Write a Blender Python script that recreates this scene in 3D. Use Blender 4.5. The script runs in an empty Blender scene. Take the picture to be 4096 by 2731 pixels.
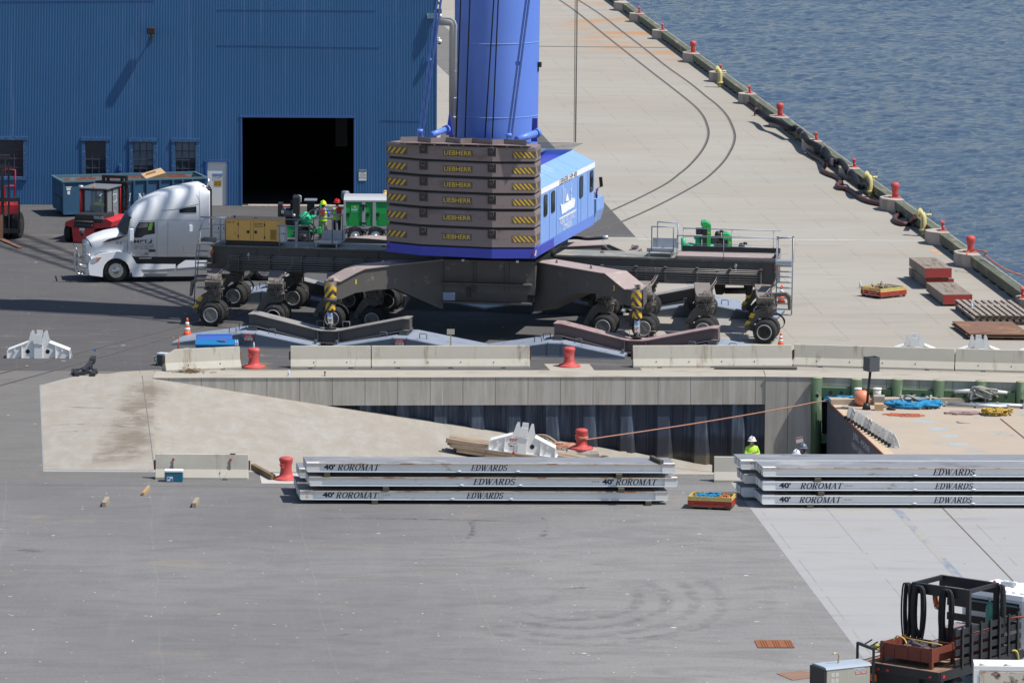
import bpy,bmesh,math,random
from mathutils import Vector,Matrix,Quaternion
R=math.radians
PI=math.pi
scene=bpy.context.scene
COL=scene.collection
FPX=20700.0
PITCH=math.atan(2965.5/FPX)
ROLL=R(0.3)
CAMH=29.3
cam_data=bpy.data.cameras.new('camera')
cam=bpy.data.objects.new('camera',cam_data)
COL.objects.link(cam)
cam_data.sensor_width=36.0
cam_data.lens=FPX/4096.0*36.0
cam_data.clip_start=1.0
cam_data.clip_end=6000.0
CROT=Matrix.Rotation(PI/2-PITCH,3,'X')@Matrix.Rotation(ROLL,3,'Z')
CPOS=Vector((0,0,CAMH))
cam.matrix_world=Matrix.Translation(CPOS)@CROT.to_4x4()
scene.camera=cam
scene.render.resolution_x=1024
scene.render.resolution_y=682
SUNV=Vector((0.58,-0.18,1.0)).normalized()
world=bpy.data.worlds.new('World')
scene.world=world
world.use_nodes=True
wn=world.node_tree
wn.nodes.clear()
sky=wn.nodes.new('ShaderNodeTexSky')
sky.sky_type='NISHITA'
sky.sun_disc=False
sky.sun_elevation=math.asin(SUNV.z)
sky.sun_rotation=math.atan2(SUNV.x,SUNV.y)
sky.air_density=1.0
sky.dust_density=0.6
sky.ozone_density=1.0
bg=wn.nodes.new('ShaderNodeBackground')
bg.inputs['Strength'].default_value=0.105
wo=wn.nodes.new('ShaderNodeOutputWorld')
wn.links.new(sky.outputs['Color'],bg.inputs['Color'])
wn.links.new(bg.outputs['Background'],wo.inputs['Surface'])
sun_data=bpy.data.lights.new('sun','SUN')
sun_data.energy=5.0
sun_data.angle=R(0.53)
sun_data.color=(1.0,0.955,0.89)
sun=bpy.data.objects.new('sun',sun_data)
COL.objects.link(sun)
sun.rotation_mode='QUATERNION'
sun.rotation_quaternion=SUNV.to_track_quat('Z','Y')
sun.location=(0,180,90)
scene.view_settings.view_transform='Standard'
scene.view_settings.look='None'
scene.view_settings.exposure=0.12
scene.view_settings.gamma=1.0
def ray(X,Y):
 return CROT@Vector(((X-2048.0)/FPX,-(Y-1365.5)/FPX,-1.0))
def P(X,Y,z=0.0):
 d=ray(X,Y)
 return CPOS+d*((z-CAMH)/d.z)
class FR:
 """a local frame standing on the ground: origin o, turned by a about z"""
 def __init__(s,o,a=0.0):
  s.o=Vector(o);s.a=a
  s.q=Matrix.Rotation(a,3,'Z');s.qi=Matrix.Rotation(-a,3,'Z')
 def xz(s,X,Y,yl=0.0):
  p=s.qi@(CPOS-s.o);d=s.qi@ray(X,Y)
  t=(yl-p.y)/d.y
  v=p+d*t
  return(v.x,v.z)
 def xy(s,X,Y,zl=0.0):
  p=s.qi@(CPOS-s.o);d=s.qi@ray(X,Y)
  t=(zl-p.z)/d.z
  v=p+d*t
  return(v.x,v.y)
 def w(s,x,y,z=0.0):
  return s.o+s.q@Vector((x,y,z))
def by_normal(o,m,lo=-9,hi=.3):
 """faces whose normal leans between lo and hi get the second material, a painted-in shade tone"""
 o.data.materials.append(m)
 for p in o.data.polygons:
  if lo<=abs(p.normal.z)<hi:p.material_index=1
class NT:
 def __init__(s,nt):
  s.nt=nt
 def n(s,typ,ins=None,**props):
  nd=s.nt.nodes.new(typ)
  for k,v in props.items():
   setattr(nd,k,v)
  for k,v in(ins or{}).items():
   s.put(nd.inputs[k],v)
  return nd
 def put(s,sock,v):
  if isinstance(v,bpy.types.NodeSocket):
   s.nt.links.new(v,sock)
  else:
   if sock.type=='RGBA' and not isinstance(v,float)and len(v)==3:
    v=(*v,1.0)
   sock.default_value=v
 def math(s,op,a,b=0.0,clamp=False):
  nd=s.n('ShaderNodeMath',{0:a,1:b},operation=op,use_clamp=clamp)
  return nd.outputs[0]
 def mix(s,f,a,b,mode='MIX'):
  nd=s.n('ShaderNodeMix',data_type='RGBA',blend_type=mode)
  s.put(nd.inputs[0],f);s.put(nd.inputs[6],a);s.put(nd.inputs[7],b)
  return nd.outputs[2]
 def ramp(s,f,lo,hi):
  nd=s.n('ShaderNodeMapRange',{'Value':f,'From Min':lo,'From Max':hi,'To Min':0.0,'To Max':1.0},interpolation_type='SMOOTHSTEP')
  return nd.outputs[0]
 def noise(s,vec,scale,detail=4.0,rough=0.55,dist=0.0):
  nd=s.n('ShaderNodeTexNoise',{'Vector':vec,'Scale':scale,'Detail':detail,'Roughness':rough,'Distortion':dist})
  return nd.outputs['Fac']
 def vmap(s,vec,scale=(1,1,1),loc=(0,0,0),rot=(0,0,0)):
  nd=s.n('ShaderNodeMapping',{'Vector':vec,'Location':loc,'Rotation':rot,'Scale':scale})
  return nd.outputs[0]
MATS={}
def newmat(name):
 m=bpy.data.materials.new(name)
 m.use_nodes=True
 m.node_tree.nodes.clear()
 return m,NT(m.node_tree)
def finish(m,t,color,rough=0.6,metal=0.0,bump=None,bstr=0.3,bdist=0.02,spec=0.5,**extra):
 b=t.n('ShaderNodeBsdfPrincipled')
 t.put(b.inputs['Base Color'],color)
 t.put(b.inputs['Roughness'],rough)
 t.put(b.inputs['Metallic'],metal)
 t.put(b.inputs['Specular IOR Level'],spec)
 for k,v in extra.items():
  t.put(b.inputs[k.replace('_',' ')],v)
 if bump is not None:
  bn=t.n('ShaderNodeBump',{'Height':bump,'Strength':bstr,'Distance':bdist})
  t.nt.links.new(bn.outputs[0],b.inputs['Normal'])
 o=t.n('ShaderNodeOutputMaterial')
 t.nt.links.new(b.outputs[0],o.inputs[0])
 return m
def M(name,col,rough=0.6,metal=0.0,var=0.12,vs=2.0,dirt=None,dirt2=None,bump=0.0,bs=30.0,spec=0.4,coord='Object'):
 """painted / plain surface: colour that wanders, optional dirt or rust patches
       dirt = (colour, amount 0..1, scale, (stretch xyz))"""
 if name in MATS:
  return MATS[name]
 m,t=newmat(name)
 tc=t.n('ShaderNodeTexCoord').outputs[coord]
 oi=t.n('ShaderNodeObjectInfo').outputs['Random']
 off=t.n('ShaderNodeCombineXYZ',{0:t.math('MULTIPLY',oi,37.0),1:t.math('MULTIPLY',oi,19.0),2:0.0}).outputs[0]
 v=t.n('ShaderNodeVectorMath',{0:tc,1:off},operation='ADD').outputs[0]
 n1=t.noise(v,vs,5.0)
 k=t.math('MULTIPLY_ADD',n1,2*var)
 k.node.inputs[2].default_value=1.0-var
 g=t.n('ShaderNodeCombineXYZ',{0:k,1:k,2:k}).outputs[0]
 c=t.mix(1.0,(*col,1),g,'MULTIPLY')
 rr=rough
 for i,d in enumerate((dirt,dirt2)):
  if d:
   dc,amt,sc,st=d
   dn=t.noise(t.vmap(v,st,(3.1*i,7.7,1.3)),sc,6.0,0.65)
   f=t.ramp(dn,0.72-0.42*amt,0.84-0.36*amt)
   c=t.mix(f,c,(*dc,1))
 bmp=None
 if bump:
  bmp=t.noise(v,bs,4.0)
 finish(m,t,c,rr,metal,bmp,bump,0.02,spec)
 MATS[name]=m
 return m
SPLIT={'pocket_recess':0,'pocket_rim':0,'lifting_pin':0,'bearers':'bearer','stiffeners':'stiffener','lifting_eye':0,'engine_pipes':'engine_pipe','cab_step':0,'horns':'horn','horn':0,'slots':'slot','hinge_block':0,'pipe_clamps':'pipe_clamp','rail_blocks':'rail_block','riser_hoses':'riser_hose','ladder_treads':'ladder_tread','bolt_holes':'bolt_hole','work_lamp':0,'tail_lamp':0,'railing_post':0,'under_bracket':0,'lifting_loops':'lifting_loop','marker_lamp':0,'mudguards':'mudguard','rollers':'roller','ribs':'rib','latches':'latch','stickers':'sticker','door_panels':'door_panel','hydraulic_pipes':'hydraulic_pipe','hinge_lug':0,'red_reflector':0,'fork_pockets':'fork_pocket','pendant_pins':'pendant_pin','duct_clamp':0,'shackle_lug':0,'round_hole':0,'strap_slot':0,'eyes':'eye','reflective_band':0,'reflective_strip':0,'vents':'vent','knobs':'knob','bull_rail':0,'warning_stripes':'warning_stripe','door_hardware':'door_fitting','hand_holes':'hand_hole'}
class MB:
 def __init__(s):
  s.v=[];s.f=[];s.sm=[];s.mi=[];s.cur=0
  s.T=Matrix.Identity(4)
 def mat(s,i):
  s.cur=i;return s
 def at(s,loc=(0,0,0),rz=0.0,rx=0.0,ry=0.0):
  s.T=Matrix.Translation(loc)@Matrix.Rotation(rz,4,'Z')@Matrix.Rotation(ry,4,'Y')@Matrix.Rotation(rx,4,'X')
  return s
 def add(s,vs,fs,smooth=False):
  b=len(s.v)
  s.v+=[tuple(s.T@Vector(p))for p in vs]
  s.f+=[tuple(b+i for i in f)for f in fs]
  s.sm+=[smooth]*len(fs)
  s.mi+=[s.cur]*len(fs)
  return s
 def box(s,c,d,rz=0.0,rx=0.0,ry=0.0):
  m=Matrix.Rotation(rz,3,'Z')@Matrix.Rotation(ry,3,'Y')@Matrix.Rotation(rx,3,'X')
  c=Vector(c);vs=[]
  for x in(-.5,.5):
   for y in(-.5,.5):
    for z in(-.5,.5):
     vs.append(c+m@Vector((x*d[0],y*d[1],z*d[2])))
  return s.add(vs,[(0,1,3,2),(4,6,7,5),(0,4,5,1),(2,3,7,6),(0,2,6,4),(1,5,7,3)])
 def bb(s,x0,x1,y0,y1,z0,z1):
  return s.box(((x0+x1)/2,(y0+y1)/2,(z0+z1)/2),(abs(x1-x0),abs(y1-y0),abs(z1-z0)))
 def bbev(s,x0,x1,y0,y1,z0,z1,b=0.03):
  """box with chamfered edges"""
  xs=(x0,x0+b,x1-b,x1);ys=(y0,y0+b,y1-b,y1);zs=(z0,z0+b,z1-b,z1)
  bm=bmesh.new()
  for x in(x0,x1):
   for y in(y0,y1):
    for z in(z0,z1):
     bm.verts.new((x,y,z))
  bmesh.ops.convex_hull(bm,input=bm.verts)
  bmesh.ops.dissolve_limit(bm,angle_limit=0.01,verts=bm.verts,edges=bm.edges)
  bmesh.ops.bevel(bm,geom=list(bm.edges),offset=b,segments=2,affect='EDGES',profile=0.6)
  bm.verts.ensure_lookup_table()
  s.add([v.co.copy()for v in bm.verts],[tuple(v.index for v in f.verts)for f in bm.faces])
  bm.free()
  return s
 def bar(s,a,b,w,h=None,up=(0,0,1)):
  """square bar from a to b"""
  h=h or w
  a=Vector(a);b=Vector(b);d=(b-a).normalized()
  u=Vector(up)
  if abs(d.dot(u))>0.98:
   u=Vector((0,1,0))
  x=d.cross(u).normalized();z=x.cross(d).normalized()
  vs=[]
  for p in(a,b):
   for i,j in((-1,-1),(1,-1),(1,1),(-1,1)):
    vs.append(p+x*(i*w/2)+z*(j*h/2))
  return s.add(vs,[(0,1,2,3),(7,6,5,4),(0,4,5,1),(1,5,6,2),(2,6,7,3),(3,7,4,0)])
 def cyl(s,a,b,r0,r1=None,n=16,cap=True,smooth=True):
  r1=r0 if r1 is None else r1
  a=Vector(a);b=Vector(b);d=(b-a).normalized()
  u=Vector((0,0,1))if abs(d.z)<0.9 else Vector((1,0,0))
  x=d.cross(u).normalized();y=d.cross(x).normalized()
  vs=[]
  for p,r in((a,r0),(b,r1)):
   for i in range(n):
    t=2*PI*i/n
    vs.append(p+x*(math.cos(t)*r)+y*(math.sin(t)*r))
  s.add(vs,[(i,(i+1)%n,n+(i+1)%n,n+i)for i in range(n)],smooth)
  if cap:
   s.add(vs,[tuple(range(n-1,-1,-1)),tuple(range(n,2*n))])
  return s
 def tube(s,pts,r,n=8,closed=False,cap=True):
  pts=[Vector(p)for p in pts]
  m=len(pts);vs=[];prev=None
  for i,p in enumerate(pts):
   if closed:
    d=pts[(i+1)%m]-pts[i-1]
   else:
    d=pts[min(i+1,m-1)]-pts[max(i-1,0)]
   d.normalize()
   if prev is None:
    u=Vector((0,0,1))if abs(d.z)<0.9 else Vector((1,0,0))
    x=d.cross(u).normalized()
   else:
    x=(prev-d*prev.dot(d)).normalized()
   prev=x
   y=d.cross(x)
   rr=r[i]if isinstance(r,(list,tuple))else r
   for k in range(n):
    t=2*PI*k/n
    vs.append(p+x*(math.cos(t)*rr)+y*(math.sin(t)*rr))
  fs=[]
  for i in range(m if closed else m-1):
   j=(i+1)%m
   for k in range(n):
    fs.append((i*n+k,i*n+(k+1)%n,j*n+(k+1)%n,j*n+k))
  s.add(vs,fs,True)
  if cap and not closed:
   s.add(vs,[tuple(range(n-1,-1,-1)),tuple(range((m-1)*n,m*n))])
  return s
 def lathe(s,prof,c=(0,0,0),n=24,axis='z',smooth=True):
  """profile of (radius, height)"""
  vs=[];c=Vector(c)
  for r,h in prof:
   for i in range(n):
    t=2*PI*i/n
    a,b=math.cos(t)*r,math.sin(t)*r
    p=(a,b,h)if axis=='z' else((h,a,b)if axis=='x' else(b,h,a))
    vs.append(c+Vector(p))
  fs=[]
  m=len(prof)
  for j in range(m-1):
   for i in range(n):
    fs.append((j*n+i,j*n+(i+1)%n,(j+1)*n+(i+1)%n,(j+1)*n+i))
  s.add(vs,fs,smooth)
  return s.add(vs,[tuple(range(n-1,-1,-1)),tuple(range((m-1)*n,m*n))])
 def prism(s,poly,a,b,plane='xz'):
  """outline extruded from a to b along the axis left out"""
  def pt(u,v,w):
   return{'xz':(u,w,v),'xy':(u,v,w),'yz':(w,u,v)}[plane]
  n=len(poly)
  vs=[pt(u,v,a)for u,v in poly]+[pt(u,v,b)for u,v in poly]
  ar=sum(poly[i][0]*poly[(i+1)%n][1]-poly[(i+1)%n][0]*poly[i][1]for i in range(n))
  fs=[tuple(range(n)),tuple(range(2*n-1,n-1,-1))]+[(i,n+i,n+(i+1)%n,(i+1)%n)for i in range(n)]
  return s.add(vs,fs)
 def loft(s,rings,smooth=True,cap=True,closed=True):
  n=len(rings[0]);vs=[p for r in rings for p in r];fs=[]
  for j in range(len(rings)-1):
   for i in range(n if closed else n-1):
    fs.append((j*n+i,j*n+(i+1)%n,(j+1)*n+(i+1)%n,(j+1)*n+i))
  s.add(vs,fs,smooth)
  if cap:
   s.add(vs,[tuple(range(n-1,-1,-1)),tuple(range((len(rings)-1)*n,len(rings)*n))])
  return s
 def ball(s,c,r,n=12,m=8,sc=(1,1,1)):
  vs=[];c=Vector(c)
  for j in range(m+1):
   f=PI*j/m
   for i in range(n):
    t=2*PI*i/n
    vs.append(c+Vector((math.sin(f)*math.cos(t)*r*sc[0],math.sin(f)*math.sin(t)*r*sc[1],math.cos(f)*r*sc[2])))
  fs=[]
  for j in range(m):
   for i in range(n):
    fs.append((j*n+i,(j+1)*n+i,(j+1)*n+(i+1)%n,j*n+(i+1)%n))
  return s.add(vs,fs,True)
 def build(s,name,mats,parent=None,**tags):
  if name in SPLIT and len(s.f)>6:
   ks=s.pieces()
   if 1<len(ks)<=100:
    for fs in ks:
     q=MB();ids=sorted({i for f in fs for i in s.f[f]});mp={v:i for i,v in enumerate(ids)}
     q.v=[s.v[i]for i in ids];q.f=[tuple(mp[i]for i in s.f[f])for f in fs];q.sm=[s.sm[f]for f in fs];q.mi=[s.mi[f]for f in fs]
     o=q._build(SPLIT[name]or name,mats,parent)
    return o
  return s._build(name,mats,parent,**tags)
 def pieces(s):
  """faces grouped into pieces that touch"""
  n=len(s.v);pr=list(range(n))
  def fd(i):
   while pr[i]!=i:pr[i]=pr[pr[i]];i=pr[i]
   return i
  for f in s.f:
   for i in f[1:]:pr[fd(i)]=fd(f[0])
  bx={}
  for i,v in enumerate(s.v):
   b=bx.setdefault(fd(i),[list(v),list(v)])
   for k in range(3):b[0][k]=min(b[0][k],v[k]);b[1][k]=max(b[1][k],v[k])
  ks=list(bx);e=.004
  for a in range(len(ks)):
   for b in range(a+1,len(ks)):
    A,B=bx[ks[a]],bx[ks[b]]
    if all(A[0][k]-e<=B[1][k]and B[0][k]-e<=A[1][k]for k in range(3)):pr[fd(ks[a])]=fd(ks[b])
  g={}
  for i,f in enumerate(s.f):g.setdefault(fd(f[0]),[]).append(i)
  return list(g.values())
 def _build(s,name,mats,parent=None,**tags):
  me=bpy.data.meshes.new(name)
  me.from_pydata(s.v,[],s.f)
  if not isinstance(mats,(list,tuple)):
   mats=[mats]
  for m in mats:
   me.materials.append(m)
  me.polygons.foreach_set('use_smooth',s.sm)
  me.polygons.foreach_set('material_index',s.mi)
  bm=bmesh.new();bm.from_mesh(me)
  bmesh.ops.remove_doubles(bm,verts=bm.verts,dist=1e-5)
  bmesh.ops.recalc_face_normals(bm,faces=bm.faces)
  bm.to_mesh(me);bm.free()
  me.update()
  o=bpy.data.objects.new(name,me)
  COL.objects.link(o)
  if parent is not None:
   o.parent=parent
  for k,v in tags.items():
   o[k]=v
  return o
def thing(name,loc,rz=0.0,label='',cat='',group=None):
 o=bpy.data.objects.new(name,None)
 o.empty_display_size=0.3
 COL.objects.link(o)
 o.location=loc
 o.rotation_euler=(0,0,rz)
 o['label']=label;o['category']=cat
 if group:
  o['group']=group
 return o
def tag(o,label,cat,group=None):
 o['label']=label;o['category']=cat
 if group:
  o['group']=group
 return o
def place(o,loc,rz=0.0):
 o.location=loc
 o.rotation_euler=(0,0,rz)
 return o
def dup(root,loc,rz,label,group=None):
 def cp(o,par):
  c=o.copy();COL.objects.link(c)
  if par is not None:
   c.parent=par
  for ch in o.children:
   cp(ch,c)
  return c
 r=cp(root,None)
 r.location=loc;r.rotation_euler=(0,0,rz)
 r['label']=label
 if group:
  r['group']=group
 return r
def text(s,h,m,parent,loc,w=None,rz=0.0,shear=0.0,bold=0.0,rx=PI/2,align='L',name='lettering',mat4=None):
 """flat lettering, cap height h; loc = lower left corner (or centre bottom)"""
 cu=bpy.data.curves.new('t','FONT')
 cu.body=s;cu.size=1.0;cu.offset=bold;cu.shear=shear
 cu.resolution_u=3
 to=bpy.data.objects.new('t',cu)
 COL.objects.link(to)
 dg=bpy.context.evaluated_depsgraph_get()
 me=bpy.data.meshes.new_from_object(to.evaluated_get(dg))
 bpy.data.objects.remove(to);bpy.data.curves.remove(cu)
 xs=[v.co.x for v in me.vertices];ys=[v.co.y for v in me.vertices]
 x0,x1,y0,y1=min(xs),max(xs),min(ys),max(ys)
 sy=h/(y1-y0)
 sx=(w/(x1-x0))if w else sy
 for v in me.vertices:
  v.co.x=(v.co.x-x0)*sx;v.co.y=(v.co.y-y0)*sy;v.co.z=0
  if align=='C':
   v.co.x-=(x1-x0)*sx/2
 me.materials.clear();me.materials.append(m)
 me.name=name
 o=bpy.data.objects.new(name,me)
 COL.objects.link(o)
 o.parent=parent
 if mat4 is not None:
  o.matrix_local=mat4
 else:
  o.matrix_local=Matrix.Translation(loc)@Matrix.Rotation(rz,4,'Z')@Matrix.Rotation(rx,4,'X')
 return o
def _arc(cx,cy,rx,ry,a0,a1,w0,w1,n=10):
 out=[]
 for i in range(n):
  t0=R(a0+(a1-a0)*i/n);t1=R(a0+(a1-a0)*(i+1)/n)
  k=abs(math.cos((t0+t1)/2))
  out.append((cx+rx*math.cos(t0),cy+ry*math.sin(t0),cx+rx*math.cos(t1),cy+ry*math.sin(t1),w0+(w1-w0)*k))
 return out
TH,TK=0.06,0.17
def _sf(x,y,l=0.15):
 return(x-l,y,x+l,y,0.05)
GL={'E':(0.66,[(.16,0,.16,1,TK),(0,.025,.6,.025,.05),(0,.975,.6,.975,.05),(.2,.5,.46,.5,TH),(.58,.02,.6,.25,.05),(.58,.98,.6,.75,.05),(.46,.38,.46,.62,.05)]),'D':(0.78,[(.16,0,.16,1,TK),(0,.025,.4,.025,.05),(0,.975,.4,.975,.05)]+_arc(.32,.5,.36,.47,-90,90,TH,TK)),
'W':(1.06,[(.1,1,.34,0,TK),(.34,0,.56,.9,TH),(.5,1,.72,0,TK),(.72,0,.98,.97,TH),_sf(.1,.975),_sf(.52,.975,.12),_sf(.98,.975,.12)]),'A':(0.80,[(.08,0,.42,1,TH),(.42,1,.66,0,TK),(.2,.35,.55,.35,TH),_sf(.08,.025,.12),_sf(.66,.025)]),
'R':(0.78,[(.16,0,.16,1,TK),_sf(.16,.025),(0,.975,.38,.975,.05),(.2,.5,.38,.5,TH)]+_arc(.36,.735,.24,.235,-90,90,TH,TK)+[(.36,.5,.62,.02,TK),_sf(.68,.025,.08)]),
'S':(0.60,_arc(.3,.735,.22,.235,20,270,TH,.15)+_arc(.3,.265,.24,.24,90,-160,TH,.15)+[(.5,.72,.52,.98,.04),(.06,.02,.07,.3,.04)]),'O':(0.80,_arc(.4,.5,.32,.47,0,360,TH,TK,18)),
'M':(1.0,[(.14,0,.14,1,TH),(.16,1,.48,.02,TK),(.48,.02,.82,1,TH),(.84,0,.84,1,TK),_sf(.14,.025,.12),_sf(.84,.025,.13),_sf(.12,.975,.1),_sf(.88,.975,.1)]),'T':(0.72,[(.36,0,.36,1,TK),_sf(.36,.025),(.02,.975,.7,.975,.05),(.02,.98,.02,.74,.05),(.7,.98,.7,.74,.05)]),
'U':(0.80,[(.16,1,.16,.3,TK),(.64,1,.64,.3,TH),_sf(.16,.975,.14),_sf(.64,.975,.12)]+_arc(.4,.3,.24,.28,180,360,.12,.12)),'N':(0.84,[(.14,0,.14,1,TH),(.14,1,.7,.02,TK),(.7,.02,.7,1,TH),_sf(.14,.025,.13),_sf(.1,.975,.1),_sf(.7,.975,.13)]),
'C':(0.74,_arc(.4,.5,.32,.47,40,320,TH,TK,16)+[(.66,.7,.66,.95,.05)]),}
def serif(word,h,m,parent,loc,w,shear=0.3,name='lettering',rz=0.0,y=0.0):
 tot=sum(GL[c][0]for c in word)+0.06*(len(word)-1)
 k=w/tot
 mb=MB();mb.at(loc,rz)
 x=0.0;q=0
 for ch in word:
  for a,b,c,d,t in GL[ch][1]:
   p=Vector((a,b));e=Vector((c,d));dd=(e-p)
   if dd.length<1e-6:continue
   dd.normalize();nn=Vector((-dd.y,dd.x))*t/2
   pe=dd*0.012
   vs=[]
   for u in(p-nn-pe,e-nn+pe,e+nn+pe,p+nn-pe):
    yy=u.y
    vs.append(((x+u.x)*k+shear*yy*h,y-0.00012*q,yy*h))
   q=(q+1)%12
   mb.add(vs,[(0,1,2,3)])
  x+=GL[ch][0]+0.06
 return mb.build(name,m,parent)
def catmull(pts,n=6,closed=False):
 pts=[Vector(p)for p in pts];out=[]
 m=len(pts)
 for i in range(m if closed else m-1):
  if closed:
   p0,p1,p2,p3=pts[i-1],pts[i],pts[(i+1)%m],pts[(i+2)%m]
  else:
   p0=pts[max(i-1,0)];p1=pts[i];p2=pts[i+1];p3=pts[min(i+2,m-1)]
  for k in range(n):
   t=k/n
   out.append(0.5*((2*p1)+(-p0+p2)*t+(2*p0-5*p1+4*p2-p3)*t*t+(-p0+3*p1-3*p2+p3)*t**3))
 if not closed:
  out.append(pts[-1])
 return out
QA=R(4.95)
QS=math.tan(QA)
def qu(u,y):
 return u-QS*(y-200.0)
def ground_concrete():
 m,t=newmat('apron_concrete')
 tc=t.n('ShaderNodeTexCoord').outputs['Object']
 sep=t.n('ShaderNodeSeparateXYZ',{0:tc})
 x,y=sep.outputs[0],sep.outputs[1]
 big=t.noise(t.vmap(tc,(0.5,1.0,1)),0.09,4.0,0.6)
 med=t.noise(t.vmap(tc,(0.25,1.0,1)),0.55,6.0,0.62,0.6)
 fine=t.noise(tc,6.0,5.0,0.7)
 c=t.mix(t.ramp(big,0.3,0.7),(0.325,0.292,0.242,1),(0.352,0.332,0.295,1))
 c=t.mix(t.math('SUBTRACT',1.0,t.ramp(y,172.0,178.0)),c,t.mix(t.ramp(med,0.35,0.65),(0.31,0.31,0.318,1),(0.365,0.365,0.368,1)))
 c=t.mix(t.math('MULTIPLY',t.ramp(med,0.44,0.78),0.5),c,(0.25,0.237,0.216,1))
 c=t.mix(t.math('MULTIPLY',t.ramp(fine,0.45,0.8),0.22),c,(0.24,0.23,0.215,1))
 uu=t.math('ADD',x,t.math('MULTIPLY',t.math('SUBTRACT',y,200.0),QS))
 band=t.n('ShaderNodeTexWhiteNoise',{'W':t.math('FLOOR',t.math('DIVIDE',t.math('SUBTRACT',y,238.0),8.67))},noise_dimensions='1D').outputs[0]
 c=t.mix(t.math('MULTIPLY',band,0.16),c,(0.28,0.275,0.265,1))
 ju=t.math('ABSOLUTE',t.math('SUBTRACT',t.math('FRACT',t.math('DIVIDE',t.math('SUBTRACT',uu,8.5),2.2)),0.5))
 brk=t.ramp(t.noise(tc,0.35,2.0),0.44,0.54)
 c=t.mix(t.math('MULTIPLY',t.math('LESS_THAN',ju,0.009),t.math('MULTIPLY',brk,0.33)),c,(0.09,0.085,0.08,1))
 jv=t.math('ABSOLUTE',t.math('SUBTRACT',t.math('FRACT',t.math('DIVIDE',t.math('SUBTRACT',y,233.66),8.67)),0.5))
 c=t.mix(t.math('MULTIPLY',t.math('LESS_THAN',jv,0.006),0.12),c,(0.13,0.125,0.12,1))
 ru=t.noise(t.vmap(tc,(0.18,0.55,1),(4,2,0)),0.7,5.0,0.6,0.4)
 near=t.math('MULTIPLY',t.ramp(uu,15.5,20.5),t.ramp(y,318.0,345.0))
 c=t.mix(t.math('MULTIPLY',t.math('MULTIPLY',t.ramp(ru,0.5,0.62),near),0.75),c,(0.42,0.2,0.07,1))
 vo=t.n('ShaderNodeTexVoronoi',{'Vector':t.vmap(tc,(0.8,0.35,1)),'Scale':1.5,'Randomness':1.0})
 c=t.mix(t.math('MULTIPLY',t.math('LESS_THAN',vo.outputs['Distance'],0.045),0.6),c,(0.15,0.11,0.07,1))
 sc=t.noise(t.vmap(tc,(0.09,0.55,1),(9,1,0),(0,0,R(8))),2.2,5.0,0.6,0.8)
 c=t.mix(t.math('MULTIPLY',t.ramp(sc,0.60,0.74),0.45),c,(0.17,0.165,0.16,1))
 return finish(m,t,c,0.85,0,fine,0.25,0.01,0.3)
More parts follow.
